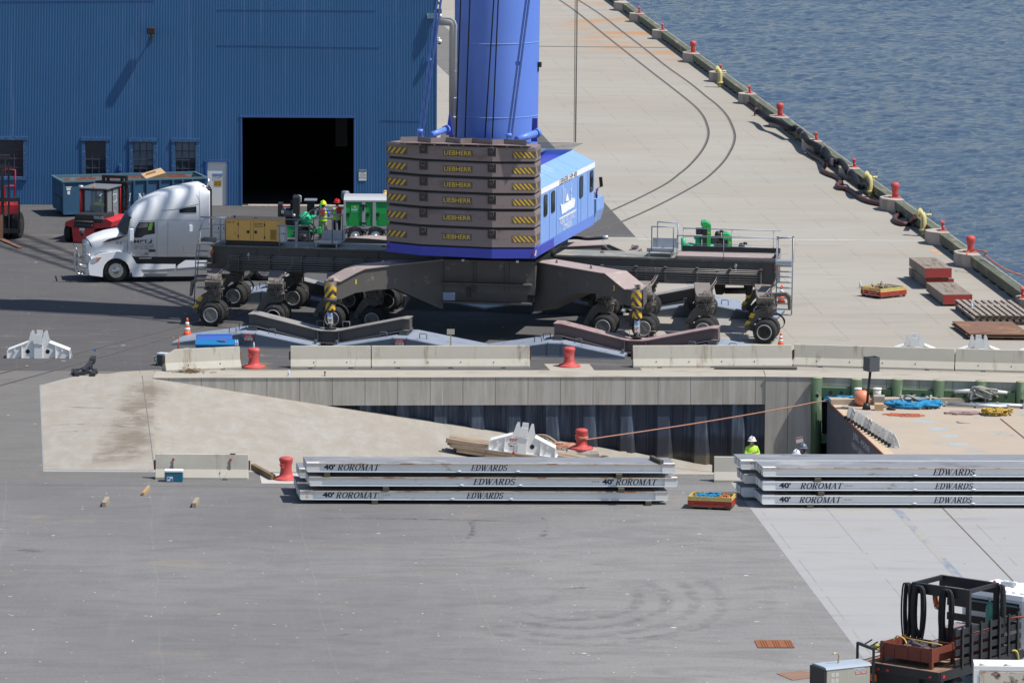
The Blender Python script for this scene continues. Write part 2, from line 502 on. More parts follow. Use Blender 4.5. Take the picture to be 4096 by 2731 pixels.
def ground_asphalt(name,ca,cb,rings=True,seed=0.0,specks=1.0):
 m,t=newmat(name)
 tc=t.n('ShaderNodeTexCoord').outputs['Object']
 sep=t.n('ShaderNodeSeparateXYZ',{0:tc})
 x,y=sep.outputs[0],sep.outputs[1]
 big=t.noise(t.vmap(tc,(1,1,1),(seed,0,0)),0.06,4.0,0.55)
 st=t.noise(t.vmap(tc,(0.35,1.0,1),(seed,3,0),(0,0,R(-9))),0.9,7.0,0.62,1.4)
 st2=t.noise(t.vmap(tc,(1.0,0.12,1),(seed,5,0),(0,0,R(-6))),0.9,6.0,0.6,1.0)
 fine=t.noise(tc,9.0,5.0,0.75)
 grit=t.noise(tc,40.0,3.0,0.8)
 gx=t.ramp(t.math('ADD',x,t.math('MULTIPLY',t.math('SUBTRACT',y,155.0),-0.45)),-14.0,16.0)
 k=t.math('ADD',t.math('MULTIPLY',t.ramp(big,0.3,0.7),0.45),t.math('MULTIPLY',gx,0.6),True)
 c=t.mix(k,(*ca,1),(*cb,1))
 c=t.mix(t.math('MULTIPLY',t.ramp(st,0.40,0.70),0.36),c,tuple(v*0.68 for v in ca)+(1,))
 c=t.mix(t.math('MULTIPLY',t.ramp(st2,0.5,0.8),0.10),c,tuple(v*1.35 for v in cb)+(1,))
 c=t.mix(t.math('MULTIPLY',t.ramp(fine,0.40,0.75),0.36),c,tuple(v*0.6 for v in ca)+(1,))
 c=t.mix(t.math('MULTIPLY',t.ramp(grit,0.5,0.75),0.4),c,tuple(v*1.6 for v in cb)+(1,))
 du=t.noise(t.vmap(tc,(0.5,1.0,1),(seed+9,1,0)),0.5,6.0,0.65,0.8)
 c=t.mix(t.math('MULTIPLY',t.ramp(du,0.57,0.70),0.34),c,(0.27,0.225,0.17,1))
 oil=t.noise(t.vmap(tc,(0.4,1.0,1),(seed+21,4,0)),1.3,6.0,0.7,0.5)
 c=t.mix(t.math('MULTIPLY',t.ramp(oil,0.655,0.70),0.45),c,(0.05,0.05,0.052,1))
 if rings:
  for(cx,cy,r0,a)in((1.7,151.2,2.4,0.9),(1.9,150.9,3.0,0.8),(2.0,150.8,3.7,0.7),(2.2,150.6,4.3,0.6),(0.2,151.8,1.5,0.5),(-1.1,161.5,1.3,0.3),(0.4,161.9,1.6,0.26),(5.0,150.9,3.0,0.3),(-6.0,150.0,7.5,0.16),(-11.0,149.0,9.5,0.14)):
   dx=t.math('SUBTRACT',x,cx);dy=t.math('MULTIPLY',t.math('SUBTRACT',y,cy),0.62)
   rr=t.math('SQRT',t.math('ADD',t.math('MULTIPLY',dx,dx),t.math('MULTIPLY',dy,dy)))
   rr=t.math('ADD',rr,t.math('MULTIPLY',t.noise(tc,0.4,2.0),0.5))
   d=t.math('ABSOLUTE',t.math('SUBTRACT',rr,r0))
   f=t.math('SUBTRACT',1.0,t.ramp(d,0.06,0.28))
   side=t.ramp(t.math('SUBTRACT',t.math('MULTIPLY',dx,0.8),dy),-0.6,1.6)
   f=t.math('MULTIPLY',t.math('MULTIPLY',f,side),t.ramp(t.noise(tc,1.8,4.0),0.35,0.6))
   c=t.mix(t.math('MULTIPLY',f,a*.38),c,(0.055,0.055,0.057,1))
 for sc_,th,am in((1.1,0.062,0.85),(2.3,0.055,0.6),(0.55,0.032,0.9),(1.7,0.05,.7)):
  vo=t.n('ShaderNodeTexVoronoi',{'Vector':t.vmap(tc,(0.72,1.0,1),(seed+sc_,0,0)),'Scale':sc_,'Randomness':1.0})
  wob=t.math('MULTIPLY',t.noise(tc,22.0,2.0),th*1.5)
  rnd=t.math('MULTIPLY',t.n('ShaderNodeSeparateColor',{0:vo.outputs['Color']}).outputs[0],1.0)
  hit=t.math('LESS_THAN',t.math('ADD',vo.outputs['Distance'],wob),t.math('MULTIPLY',rnd,th*2.0))
  c=t.mix(t.math('MULTIPLY',hit,am*specks),c,(0.62,0.58,0.5,1))
 su=t.math('ADD',x,t.math('ADD',t.math('MULTIPLY',t.math('SUBTRACT',y,170.0),QS*0.95),t.math('MULTIPLY',t.noise(tc,0.25,3.0),0.35)))
 sj=t.math('ABSOLUTE',t.math('SUBTRACT',t.math('FRACT',t.math('DIVIDE',su,4.75)),0.5))
 c=t.mix(t.math('MULTIPLY',t.math('LESS_THAN',sj,0.006),t.math('MULTIPLY',t.ramp(t.noise(tc,0.6,3.0),0.35,0.6),0.22 if rings else 0.06)),c,(0.26,0.24,0.21,1))
 return finish(m,t,c,0.88,0,grit,0.3,0.008,0.25)
M_APRON=ground_concrete()
M_ASPN=ground_asphalt('worn_grey_asphalt',(0.140,0.138,0.141),(0.262,0.258,0.252))
M_ASPF=ground_asphalt('dark_asphalt',(0.088,0.086,0.088),(0.122,0.119,0.120),False,5.0,0.7)
M_ASPE=ground_asphalt('patched_asphalt',(0.15,0.145,0.14),(0.20,0.192,0.182),False,11.0,0.7)
def flat(name,polys,m,z=0.0,**kw):
 mb=MB()
 for p in polys:
  mb.add([(a[0],a[1],z)for a in p],[tuple(range(len(p)))])
 o=mb.build(name,m)
 o['kind']='structure'
 for k,v in kw.items():
  o[k]=v
 return o
SLN=173.35
def capy(x):
 if x<9.68:return 194.1+(x+13.6)*(1.2/23.28)
 if x<11.54:return 195.3-(x-9.68)*0.03
 return 195.24-(x-11.54)*0.1425
WX=[-13.6,9.68,11.54,19.4,60.0]
far_front=[(x,capy(x))for x in WX]
QX0,QX1=qu(22.75,185),qu(22.75,700)
flat('concrete_apron',[[(-300,100),(60,100),(60,SLN),(-15.2,SLN),(-300,SLN)],[(-300,SLN),(-12.1,SLN),(-13.6,194.1),(-300,194.1)],[(-300,194.1),(-13.6,194.1)]+far_front[1:4]+[(qu(22.9,192.9),192.9),(qu(22.9,700),700),(-300,700)],
],M_APRON)
aN=lambda y:4.9-QS*(y-200)+0.0
flat('near_asphalt',[[(-300,100),(aN(100),100),(aN(170.95),170.95),(-300,170.95)]],M_ASPN,0.004)
flat('slip_edge_asphalt',[[(-300,170.95),(aN(170.95),170.95),(aN(172.9),172.9),(-15.85,172.9),(-17.75,192.4),(-14.9,195.9),(-300,196.0)]],M_ASPE,0.004)
flat('far_asphalt',[[(-300,196.0),(-14.9,195.9),(-13.5,196.4),(9.6-4.6,196.9),(aN(238.9),238.9),(qu(9.1,238.9),238.9),(qu(9.0,289.4),289.4),(-4.0,289.4),(-4.0,250.6),(-300,250.6)]],M_ASPF,0.004)
flat('asphalt_patch',[[P(1742,92)[:2],P(1772,100)[:2],P(1860,180)[:2],P(1860,365)[:2],P(1742,252)[:2]]],M_ASPE,0.004)
flat('slab_edge_line',[[P(173,1541)[:2],P(158,1541)[:2],P(172,1878)[:2],P(189,1878)[:2]]],M('blue_grey_joint',(0.24,0.28,0.32),0.8,0,0.1,3.0),0.0052)
M_BLUEL=M('faded_blue_paint',(0.21,0.24,0.29),0.8,0,0.25,1.2,((0.33,0.32,0.30),0.75,1.5,(1,0.3,1)))
def stripe(name,u,y0,y1,w,m,z=0.004):
 mb=MB()
 n=14
 for i in range(n):
  a=y0+(y1-y0)*i/n;b=y0+(y1-y0)*(i+1)/n
  mb.add([(qu(u,a)-w/2,a,z),(qu(u,a)+w/2,a,z),(qu(u,b)+w/2,b,z),(qu(u,b)-w/2,b,z)],[(0,1,2,3)])
 o=mb.build(name,m);o['kind']='structure'
 return o
stripe('painted_line',9.68,120.0,172.9,0.26,M_BLUEL)
stripe('painted_line',9.62,197.5,236.0,0.26,M_BLUEL)
M_TARL=M('tar_joint',(0.12,0.105,0.09),0.9,0,0.3,2.0)
stripe('tar_joint',11.22,120.0,172.9,0.05,M_TARL)
M_CHALK=M('chalk_white',(0.41,0.395,0.36),0.9,0,0.3,0.6)
flat('joint_line',[[(qu(9.1,237.9),237.9),(qu(22.5,237.9),237.9),(qu(22.5,238.3),238.3),(qu(9.1,238.3),238.3)]],M_CHALK,0.005)
flat('joint_line',[[(P(2150,187).x,342.2),(P(2670,192).x,341.6),(P(2670,192).x,342.1),(P(2150,187).x,342.7)]],M_TARL,0.005)
mb=MB()
for(X,Y,r)in((3737,1004,0.17),(3756,1017,0.13)):
 c=P(X,Y)
 mb.add([(c.x+r*math.cos(i*PI/8),c.y+r*2.0*math.sin(i*PI/8),0.005)for i in range(16)],[tuple(range(16))])
o=mb.build('survey_paint',M('orange_spray_paint',(0.62,0.3,0.16),0.9));o['kind']='structure'
def fade_mat(name,col,edge_scale=2.0,strength=0.8,thr=(0.42,0.6)):
 """thin dirt: patches of the colour, broken up by noise, fading to nothing at the border"""
 m,t=newmat(name)
 tc=t.n('ShaderNodeTexCoord')
 n=t.noise(tc.outputs['Object'],edge_scale,6.0,0.65,0.8)
 g=t.vmap(tc.outputs['Generated'],(2,2,2),(-1,-1,-1))
 sp=t.n('ShaderNodeSeparateXYZ',{0:g})
 wx=t.math('ADD',sp.outputs[0],t.math('MULTIPLY',t.math('SUBTRACT',t.noise(tc.outputs['Object'],0.5,5.0,0.7),0.5),2.2))
 ex=t.math('SUBTRACT',1.0,t.ramp(t.math('ABSOLUTE',wx),0.1,0.75))
 ey=t.math('SUBTRACT',1.0,t.ramp(t.math('ABSOLUTE',sp.outputs[1]),0.7,1.0))
 a=t.math('MULTIPLY',t.math('MULTIPLY',t.ramp(n,*thr),t.math('MULTIPLY',ex,ey)),strength)
 b=t.n('ShaderNodeBsdfPrincipled',{'Base Color':(*col,1),'Roughness':0.95,'Alpha':a})
 o=t.n('ShaderNodeOutputMaterial');t.nt.links.new(b.outputs[0],o.inputs[0])
 return m
flat('blown_dirt',[[(-14.35,173.5),(-12.1,173.5),(-12.7,194.4),(-15.0,194.4)]],fade_mat('brown_silt',(0.20,0.155,0.105),0.7,0.42,(0.32,0.62)),0.009)
flat('blown_dirt',[[P(930,1450)[:2],P(1130,1450)[:2],P(1130,1486)[:2],P(930,1486)[:2]]],fade_mat('sandy_dust',(0.36,0.27,0.17),1.0,0.7,(0.3,0.6)),0.009)
outer_px=[(2311,0),(2400,58),(2484,124),(2573,192),(2662,264),(2760,334),(2821,384),(2868,421),(2905,461),(2926,500),(2938,538),(2935,571),(2919,608),(2891,650),(2844,697),(2797,732),(2690,792),(2572,850),(2440,905),(2300,946)]
inner_px=[(2236,0),(2310,52),(2400,126),(2465,178),(2523,224),(2601,285),(2680,346),(2746,398),(2788,435),(2816,472),(2830,510),(2833,538),(2823,575),(2797,617),(2755,664),(2709,702),(2669,732),(2600,770),(2499,819),(2389,866),(2240,915)]
def rail_line(px,extra):
 pts=[P(*q)for q in px]+[Vector(e)for e in extra]
 return catmull(pts,4)
west_o=[(-2.0,231.0,0),(-6.2,223.0,0),(-10.0,215.6,0),(-13.3,206.2,0),(-19.0,192.6,0),(-30,168,0)]
west_i=[(-1.0,235.5,0),(-5.4,227.0,0),(-9.4,218.6,0),(-13.39,208.5,0),(-19.7,194.7,0),(-31.2,169.4,0)]
M_RAIL=M('rail_steel',(0.21,0.165,0.14),0.45,0.6,0.25,3.0)
M_GROOVE=M('rail_groove',(0.055,0.045,0.04),0.95,0,0.4,4.0)
M_RPATCH=M('rail_joint_fill',(0.23,0.205,0.178),0.9,0,0.3,1.0)
def ribbon(pts,offa,offb,z,mb):
 n=len(pts);vs=[]
 for i,p in enumerate(pts):
  d=(pts[min(i+1,n-1)]-pts[max(i-1,0)]);d.z=0;d.normalize()
  s=Vector((d.y,-d.x,0))
  vs.append(p+s*offa+Vector((0,0,z)));vs.append(p+s*offb+Vector((0,0,z)))
 mb.add(vs,[(2*i,2*i+1,2*i+3,2*i+2)for i in range(n-1)])
tr=thing('rail_track',(0,0,0),0,'','')
del tr['label'];del tr['category']
tr['kind']='structure'
for px,ex in((outer_px,west_o),(inner_px,west_i)):
 L=rail_line(px,ex)
 mb=MB();ribbon(L,-0.09,0.08,0.007,mb);mb.build('joint_fill',M_RPATCH,tr)
 mb=MB();ribbon(L,-0.07,0.04,0.010,mb);mb.build('groove',M_GROOVE,tr)
 mb=MB();ribbon(L,-0.02,0.04,0.016,mb);mb.build('rail',M_RAIL,tr)
m,t=newmat('river_water')
tc=t.n('ShaderNodeTexCoord').outputs['Object']
w1=t.noise(t.vmap(tc,(0.55,1.15,1),(0,0,0),(0,0,R(14))),2.3,5.0,0.68,0.4)
w2=t.noise(t.vmap(tc,(0.5,1.3,1),(5,3,0),(0,0,R(-9))),2.4,4.0,0.6,0.2)
w3=t.noise(t.vmap(tc,(0.5,1.0,1),(5,3,0)),0.12,3.0,0.5)
h=t.math('ADD',t.math('MULTIPLY',w1,1.0),t.math('MULTIPLY',w2,0.42))
b=t.n('ShaderNodeBsdfPrincipled',{'Base Color':(0.050,0.093,0.168,1),'Roughness':0.1,'IOR':1.333,'Specular IOR Level':0.42})
bn=t.n('ShaderNodeBump',{'Height':h,'Strength':1.0,'Distance':0.5})
t.nt.links.new(bn.outputs[0],b.inputs['Normal'])
o_=t.n('ShaderNodeOutputMaterial');t.nt.links.new(b.outputs[0],o_.inputs[0])
M_RIVER=m
mb=MB()
from mathutils import noise as MN
nx,ny=230,620
vs=[]
for j in range(ny):
 for i in range(nx):
  x,y=5+i*0.3,195+j*0.42
  f=min(1.0,i/8,j/8,(nx-1-i)/8,(ny-1-j)/8)
  vs.append((x,y,-4.3+f*(0.07*MN.noise((x*.9+y*.1,y*1.3,0))+0.06*MN.noise((x*1.5,y*2.0-x*.2,7))+0.16*MN.noise((x*.1,y*.13,3)))))
mb.add(vs,[(j*nx+i,j*nx+i+1,(j+1)*nx+i+1,(j+1)*nx+i)for j in range(ny-1)for i in range(nx-1)],True)
x0,x1,y0,y1=5,5+(nx-1)*.3,195,195+(ny-1)*.42
for a,b,c,d in((-400,3000,60,y0),(-400,3000,y1,3500),(-400,x0,y0,y1),(x1,3000,y0,y1)):
 mb.add([(a,c,-4.3),(b,c,-4.3),(b,d,-4.3),(a,d,-4.3)],[(0,1,2,3)])
o=mb.build('river',M_RIVER);o['kind']='structure'
m,t=newmat('ramp_concrete')
tc=t.n('ShaderNodeTexCoord').outputs['Object']
a_=t.noise(t.vmap(tc,(1,0.3,1),(0,0,0),(0,0,R(-20))),1.6,7.0,0.7,0.25)
b_=t.noise(t.vmap(tc,(0.35,1,1),(0,0,0),(0,0,R(20))),2.2,7.0,0.7,0.3)
f_=t.noise(tc,14.0,4.0,0.7)
w_=t.n('ShaderNodeTexWave',{'Vector':tc,'Scale':3.4,'Distortion':1.2,'Detail':2.0},bands_direction='Y').outputs['Fac']
c=t.mix(t.ramp(a_,0.35,0.7),(0.315,0.285,0.24,1),(0.36,0.342,0.31,1))
c=t.mix(t.math('MULTIPLY',t.ramp(b_,0.52,0.72),0.55),c,(0.255,0.235,0.205,1))
c=t.mix(t.math('MULTIPLY',t.ramp(f_,0.5,0.75),0.25),c,(0.2,0.18,0.16,1))
c=t.mix(t.math('MULTIPLY',w_,0.10),c,(0.22,0.2,0.18,1))
M_RAMP=finish(m,t,c,0.9,0,f_,0.4,0.02,0.2)
def rz_(x):return-0.163*max(0.0,x+13.4)
mb=MB()
xe=14.0
mb.prism([(-13.6,0.0),(xe,rz_(xe)),(xe,-7.0),(-13.6,-7.0)],SLN-0.2,196.2)
o=mb.build('boat_ramp',M_RAMP);o['kind']='structure'
def track(name,pts,w,m,z):
 mb=MB();L=catmull([Vector((a,b,0))for a,b in pts],6);ribbon(L,-w,w,z,mb)
 o=mb.build(name,m);o['kind']='structure'
M_TRK=fade_mat('rubber_mark',(0.06,0.06,0.062),2.5,0.35,(0.40,0.62))
for k,(X0,Y0,X1,Y1,b)in enumerate(((170,1625,500,1640,.1),(170,1700,480,1690,-.1),(180,1730,420,1722,.05))):
 a_,c_=P(X0,Y0),P(X1,Y1);track('tyre_mark',[(a_.x,a_.y),((a_.x+c_.x)/2,(a_.y+c_.y)/2+b),(c_.x,c_.y)],.10,M_TRK,.012)
for k,q in enumerate((((2050,2495),(2300,2510),(2480,2505),(2620,2480),(2700,2440)),((2100,2540),(2400,2560),(2640,2540),(2780,2490),(2830,2430)),((2180,2360),(2330,2350),(2450,2330)),((900,2080),(1400,2072),(2300,2090)),((1850,2160),(1900,2120),(1880,2080)),((2140,2160),(2200,2110),(2170,2060)))):
 track('tyre_mark',[P(*p_)[:2]for p_ in q],.13,M_TRK,.0065)
flat('slab_joint',[[P(568,1502)[:2],P(570.5,1502)[:2],P(620,1876)[:2],P(617,1876)[:2]]],M('slab_joint_grey',(.2,.18,.155),.9),.0125)
flat('slab_joint',[[P(0,1936)[:2],P(1150,1948)[:2],P(1150,1950)[:2],P(0,1938)[:2]]],M('seam_grey',(.11,.108,.105),.9),.0055)
flat('ramp_landing',[[P(161,1541)[:2],P(175,1878)[:2],P(615,1882)[:2],P(566,1498)[:2],P(388,1495)[:2],P(321,1499)[:2]]],M_RAMP,0.008)
m,t=newmat('stained_wall_concrete')
tc=t.n('ShaderNodeTexCoord').outputs['Object']
a_=t.noise(t.vmap(tc,(1.6,1.6,0.16)),1.6,7.0,0.7,0.3)
b_=t.noise(t.vmap(tc,(0.7,0.7,0.5)),1.0,6.0,0.6)
s_=t.noise(t.vmap(tc,(5,5,0.12)),1.7,4.0,0.6)
c=t.mix(t.ramp(a_,0.36,0.66),(0.345,0.325,0.285,1),(0.45,0.435,0.40,1))
c=t.mix(t.math('MULTIPLY',t.ramp(b_,0.5,0.7),0.4),c,(0.46,0.44,0.41,1))
c=t.mix(t.math('MULTIPLY',t.ramp(s_,0.60,0.70),0.45),c,(0.62,0.61,0.58,1))
sx=t.n('ShaderNodeSeparateXYZ',{0:tc}).outputs[0]
jj=t.math('ABSOLUTE',t.math('SUBTRACT',t.math('FRACT',t.math('DIVIDE',sx,1.24)),0.5))
c=t.mix(t.math('MULTIPLY',t.math('LESS_THAN',jj,0.011),0.7),c,(0.09,0.085,0.08,1))
M_WALLC=finish(m,t,c,0.88,0,b_,0.3,0.02,0.2)
M_CAPTOP=M('cap_concrete',(0.37,0.34,0.29),0.88,0,0.12,1.2,((0.28,0.25,0.21),0.45,0.9,(0.5,1,1)),bump=0.2)
W=thing('slip_wall',(0,0,0),0,'stained concrete cap beam over dark sheet piles along the slip','retaining wall')
mb=MB()
pf=[(x,capy(x))for x in(-13.6,9.68)]
mb.prism([(-13.62,194.10),(9.68,195.30),(9.60,196.9),(-13.62,195.7)],0.012,-1.05,'xy')
mb.build('cap_beam',M_WALLC,W)
mb=MB()
mb.prism([(-13.62,194.07),(9.68,195.27),(9.66,195.9),(9.60,196.93),(-13.62,195.9)],0.018,0.03,'xy')
mb.build('cap_top',M_CAPTOP,W)
mb=MB()
mb.prism([(9.684,195.25),(11.54,195.20),(11.6,196.9),(9.7,197.0)],0.012,-7.0,'xy')
mb.prism([(11.54,195.19),(19.4,194.05),(60.0,188.25),(60,190.4),(19.5,196.2),(11.6,196.8)],0.012,-.75,'xy')
mb.build('end_panel',M_WALLC,W)
mb=MB()
mb.prism([(9.69,195.22),(11.55,195.17),(19.4,194.02),(60.0,188.22),(60,190.4),(19.5,196.2),(9.7,196.95)],0.018,0.03,'xy')
mb.build('cap_top',M_CAPTOP,W)
m,t=newmat('sheet_pile_steel')
tc=t.n('ShaderNodeTexCoord').outputs['Object']
a_=t.noise(t.vmap(tc,(2.2,2.2,0.22)),1.3,6.0,0.65,0.3)
z_=t.n('ShaderNodeSeparateXYZ',{0:tc}).outputs[2]
c=t.mix(t.ramp(a_,0.42,0.72),(0.045,0.058,0.09,1),(0.13,0.165,0.22,1))
wl=t.math('ADD',z_,t.math('MULTIPLY',t.noise(tc,1.6,3.0),0.35))
c=t.mix(t.math('MULTIPLY',t.ramp(t.math('MULTIPLY',wl,-1.0),2.0,2.3),0.8),c,(0.035,0.038,0.045,1))
c=t.mix(t.math('MULTIPLY',t.ramp(t.math('MULTIPLY',wl,-1.0),2.75,2.95),0.9),c,(0.12,0.105,0.075,1))
M_PILE=finish(m,t,c,0.7,0.1,a_,0.3,0.02,0.3)
mb=MB()
x=-13.5;pr=[]
while x<9.7:
 for dx,dy in((0,0.42),(0.46,0.42),(0.62,0.10),(1.05,0.10),(1.22,0.42)):
  if x+dx<9.9:
   pr.append((x+dx,capy(x+dx)+dy))
 x+=1.42
pr2=pr
vs=[(a,b,-1.04)for a,b in pr]+[(a,b,-7.0)for a,b in pr]
n=len(pr)
mb.add(vs,[(i,i+1,n+i+1,n+i)for i in range(n-1)])
for a,b in pr[::5]:
 mb.box((a+0.24,b-0.03,-4.0),(0.05,0.05,5.9))
mb.add([(11.5,196.0,-.7),(60,189.2,-.7),(60,189.2,-7),(11.5,196.0,-7)],[(0,1,2,3)])
mb.build('sheet_piles',M_PILE,W)
NW=thing('slip_kerb',(0,0,0),0,'low concrete kerb along the near edge of the slip, behind the stacked mats','kerb')
mb=MB();mb.bb(-12.0,60,SLN-0.45,SLN,-7.0,0.022)
mb.build('kerb_beam',M_CAPTOP,NW)
M_TIMB=M('green_grey_timber',(0.10,0.112,0.08),0.85,0,0.2,1.5,((0.22,0.20,0.15),0.5,1.2,(3,0.4,1)),bump=0.3)
M_KCON=M('kerb_concrete',(0.40,0.345,0.30),0.88,0,0.14,1.2,((0.25,0.22,0.19),0.5,1.5,(1,1,0.3)),bump=0.2)
QW=thing('quay_edge',(0,0,0),0,'long timber bull rail on concrete blocks along the river edge','quay edge')
QF=FR((qu(22.75,200),200,0),QA)
QW.location=QF.o;QW.rotation_euler=(0,0,QA)
mb=MB();mb.bb(0,1.3,-16,500,-7,-0.01);mb.bb(0.0,0.35,-16,500,-0.02,0.02)
mb.build('quay_wall',M_WALLC,QW)
mb=MB()
y=-8.0
while y<240:
 L_=6.1
 mb.bb(0.02,0.46,y+0.02,y+L_-0.02,0.17,0.56)
 y+=L_
mb.build('bull_rail',M_TIMB,QW)
mb=MB()
y=-8.0
while y<190:
 mb.bb(0.06,0.42,y,y+.9,0.02,0.165);y+=2.04
mb.build('rail_blocks',M('dark_timber',(0.045,0.045,0.04),0.9),QW)
def Z(x0,y0,k):
 return lambda x,y:(x0+x*k,y0+y*k)
z2=Z(700,950,.42517);z3=Z(1500,950,.42517);z4=Z(2300,850,.42517);zc=Z(1500,500,.42517)
zt=Z(1500,0,.43554);z6=Z(800,600,.34014);z5=Z(700,1050,.29762)
M_CHAS=M('chassis_grey',(0.098,0.092,0.086),0.6,0,0.12,1.2,((0.08,0.07,0.06),0.4,1.4,(1,1,.4)),((0.2,0.18,0.155),0.3,2.0,(1,1,1)))
M_CHTOP=M('chassis_top_pale',(0.33,0.265,0.25),0.7,0,0.14,1.5,((0.40,0.36,0.33),0.4,2.0,(1,1,1)))  # paler brown for the deck plate, arm tops and small lugs
M_BEAMTOP=M('chassis_deck_grey',(0.20,0.20,0.175),0.6,0,0.18,0.8,((0.32,0.31,0.27),0.5,0.8,(1,1,1)))
M_CWT=M('counterweight_brown',(0.225,0.18,0.178),0.72,0,0.10,1.0,((0.17,0.13,0.12),0.45,0.9,(1,1,2.5)),((0.24,0.14,0.08),0.22,4.0,(2,2,.5)),bump=0.1)
M_BLUE=M('crane_blue',(0.12,0.23,0.68),0.42,0,0.06,0.7,((0.18,0.30,0.72),0.3,0.5,(1,1,.35)),spec=0.5)
M_BLUEF=M('crane_blue_faded',(0.205,0.36,0.72),0.5,0,0.08,1.0,((0.34,0.46,0.72),0.35,1.5,(1,1,.5)))
M_BLUED=M('crane_deep_blue',(0.05,0.065,0.42),0.45,0,0.08,1.0)
M_YEL=M('warning_yellow',(0.66,0.42,0.03),0.55,0,0.1,3.0,((0.4,0.27,0.05),0.3,3.0,(1,1,1)))
M_YELP=M('lettering_yellow',(0.80,0.54,0.04),0.6,0,0.12,4.0)
M_CHVD=M('stripe_grey',(0.105,0.09,0.09),0.6,0,0.1,3.0)
M_BLACK=M('black_rubber',(0.022,0.022,0.024),0.75,0,0.2,3.0)
M_BLK=M('black_paint',(0.02,0.021,0.024),0.5,0,0.2,3.0)
M_TYRE=M('tyre_rubber',(0.022,0.022,0.023),0.85,0,0.25,6.0,((0.10,0.095,0.085),0.35,4.0,(1,1,1)),bump=0.3)
M_RIM=M('rim_grey',(0.125,0.12,0.115),0.45,0.3,0.15,5.0,((0.14,0.11,0.09),0.4,6.0,(1,1,1)))
M_RIML=M('rim_ring_light',(0.36,0.36,0.37),0.45,0.3,0.1,5.0)
M_CHROME=M('chrome_rod',(0.75,0.75,0.76),0.12,1.0,0.05,2.0)
M_GALV=M('galvanised_steel',(0.42,0.45,0.48),0.45,0.5,0.12,3.0)
M_RAILG=M('railing_grey',(0.30,0.34,0.39),0.5,0.3,0.1,3.0)
M_WHITE=M('white_paint',(0.72,0.72,0.71),0.5,0,0.05,1.0)
M_WPRINT=M('white_print',(0.78,0.80,0.84),0.6,0,0.04,1.0)
M_NAVY=M('navy_print',(0.02,0.025,0.075),0.6,0,0.05,1.0)
M_ORNG=M('amber_lamp',(0.75,0.16,0.02),0.3,0,0.05,1.0)
M_RED=M('red_paint',(0.42,0.03,0.025),0.5,0,0.15,2.0,((0.16,0.03,0.02),0.4,3.0,(1,1,1)))
M_CABLE=M('cable_grey',(0.22,0.19,0.175),0.7,0,0.15,3.0)
M_PIPEH=M('hydraulic_pipe',(0.25,0.24,0.225),0.5,0.3,0.2,3.0)
M_GLASSD=M('dark_glass',(0.02,0.03,0.035),0.08,0,0.1,1.0,spec=0.8)
CA=R(-10.5)
CF=FR((0.0,208.0,0.0),CA)
crane=thing('harbour_crane',(0,208.0,0),CA,'huge mobile harbour crane with blue tower and stacked brown counterweights','crane')
CR=random.Random(4)
def xz(p,y):return CF.xz(p[0],p[1],y)
BY0,BY1=1.0,2.55
bt=xz(z4(1885,440),BY0);bb_=xz(z4(1850,690),BY0)
lt=xz(z2(350,95),BY0)
ZT=(bt[1]+lt[1])/2;ZB=bb_[1]
XR=bt[0];XL=lt[0]
mb=MB()
mb.bb(XL,XR,BY0,BY1,ZB,ZT-0.02)
mb.bb(XL,XR,BY0-0.06,BY0,ZT-0.07,ZT-0.03);mb.bb(XL,XR,BY0-0.14,BY0,ZB,ZB+0.05)
for x in(-10.9,-8.3,-5.8,5.3,7.9,10.0):
 mb.bb(x,x+0.03,BY0-0.05,BY0,ZB+0.06,ZT-0.08)
mb.build('chassis_beam',M_CHAS,crane)
mb=MB();mb.bb(XL,XR,BY0-0.02,BY1+0.3,ZT-0.02,ZT+0.02)
mb.build('beam_deck',M_BEAMTOP,crane)
mb=MB()
x0,_=xz(z4(945,440),BY0)
mb.bb(x0,XR,BY0-0.02,BY1,ZT+0.025,ZT+0.12)
mb.build('deck_plate',M_CHTOP,crane)
mb=MB();mb.bb(x0+.05,XR,BY1-0.06,BY1,ZT+0.12,ZT+0.34);mb.bb(XR-0.05,XR,BY0,BY1-.07,ZT+0.12,ZT+0.34)
mb.build('kick_plate',M_BLK,crane)
mb=MB()
for sgn,xa,xb in((1,3.3,XR-0.55),(-1,XL+0.7,-4.0)):
 top=ZB+0.62
 for k in range(5):
  zz=top-0.07*k
  yy=BY0-0.20-0.03*(k%3)
  mb.cyl((xa+0.05*(k%4),yy,zz),(xb-0.06*(k%3),yy,zz),0.02,n=6)
 for k in range(3):
  zz=ZB+0.24-0.09*k
  mb.cyl((xa,BY0-0.2,zz),(xb,BY0-0.2,zz),0.024,n=6)
mb.build('hydraulic_pipes',M_PIPEH,crane)
mb=MB()
for x in(3.5,4.9,6.1,7.4,8.75,10.0,-11.6,-10.3,-8.95,-7.65,-6.3,-4.7):
 mb.bb(x,x+0.05,BY0-0.27,BY0,ZB+0.02,ZB+0.66);mb.bb(x-.02,x+.1,BY0-.3,BY0,ZB+.64,ZB+.68)
mb.build('pipe_clamps',M_CHAS,crane)
mb=MB()
cl,cb=xz(z3(625,205),-3.0),xz(z3(1505,670),-3.0)
cz0=cb[1];cz1=cl[1]
mb.bb(cl[0],cb[0],-3.0,4.6,cz0+0.55,cz1)
a=xz(z3(745,425),-3.1);b=xz(z3(1425,620),-3.1)
mb.bb(a[0],b[0],-2.9,4.0,cz0+0.1,cz0+0.56)
mb.bb(cl[0]+0.1,cb[0]-0.1,-3.32,-3.0,a[1]-0.02,a[1]+0.03)
mb.bb(cl[0]+0.1,cb[0]-0.1,-3.32,-3.0,b[1]-0.04,b[1]+0.02)
for zx in(920,1255,945,1210):
 q=xz(z3(zx,300),-3.0)
 mb.bb(q[0],q[0]+0.03,-3.04,-3.0,cz0+.6,cz1-0.05)
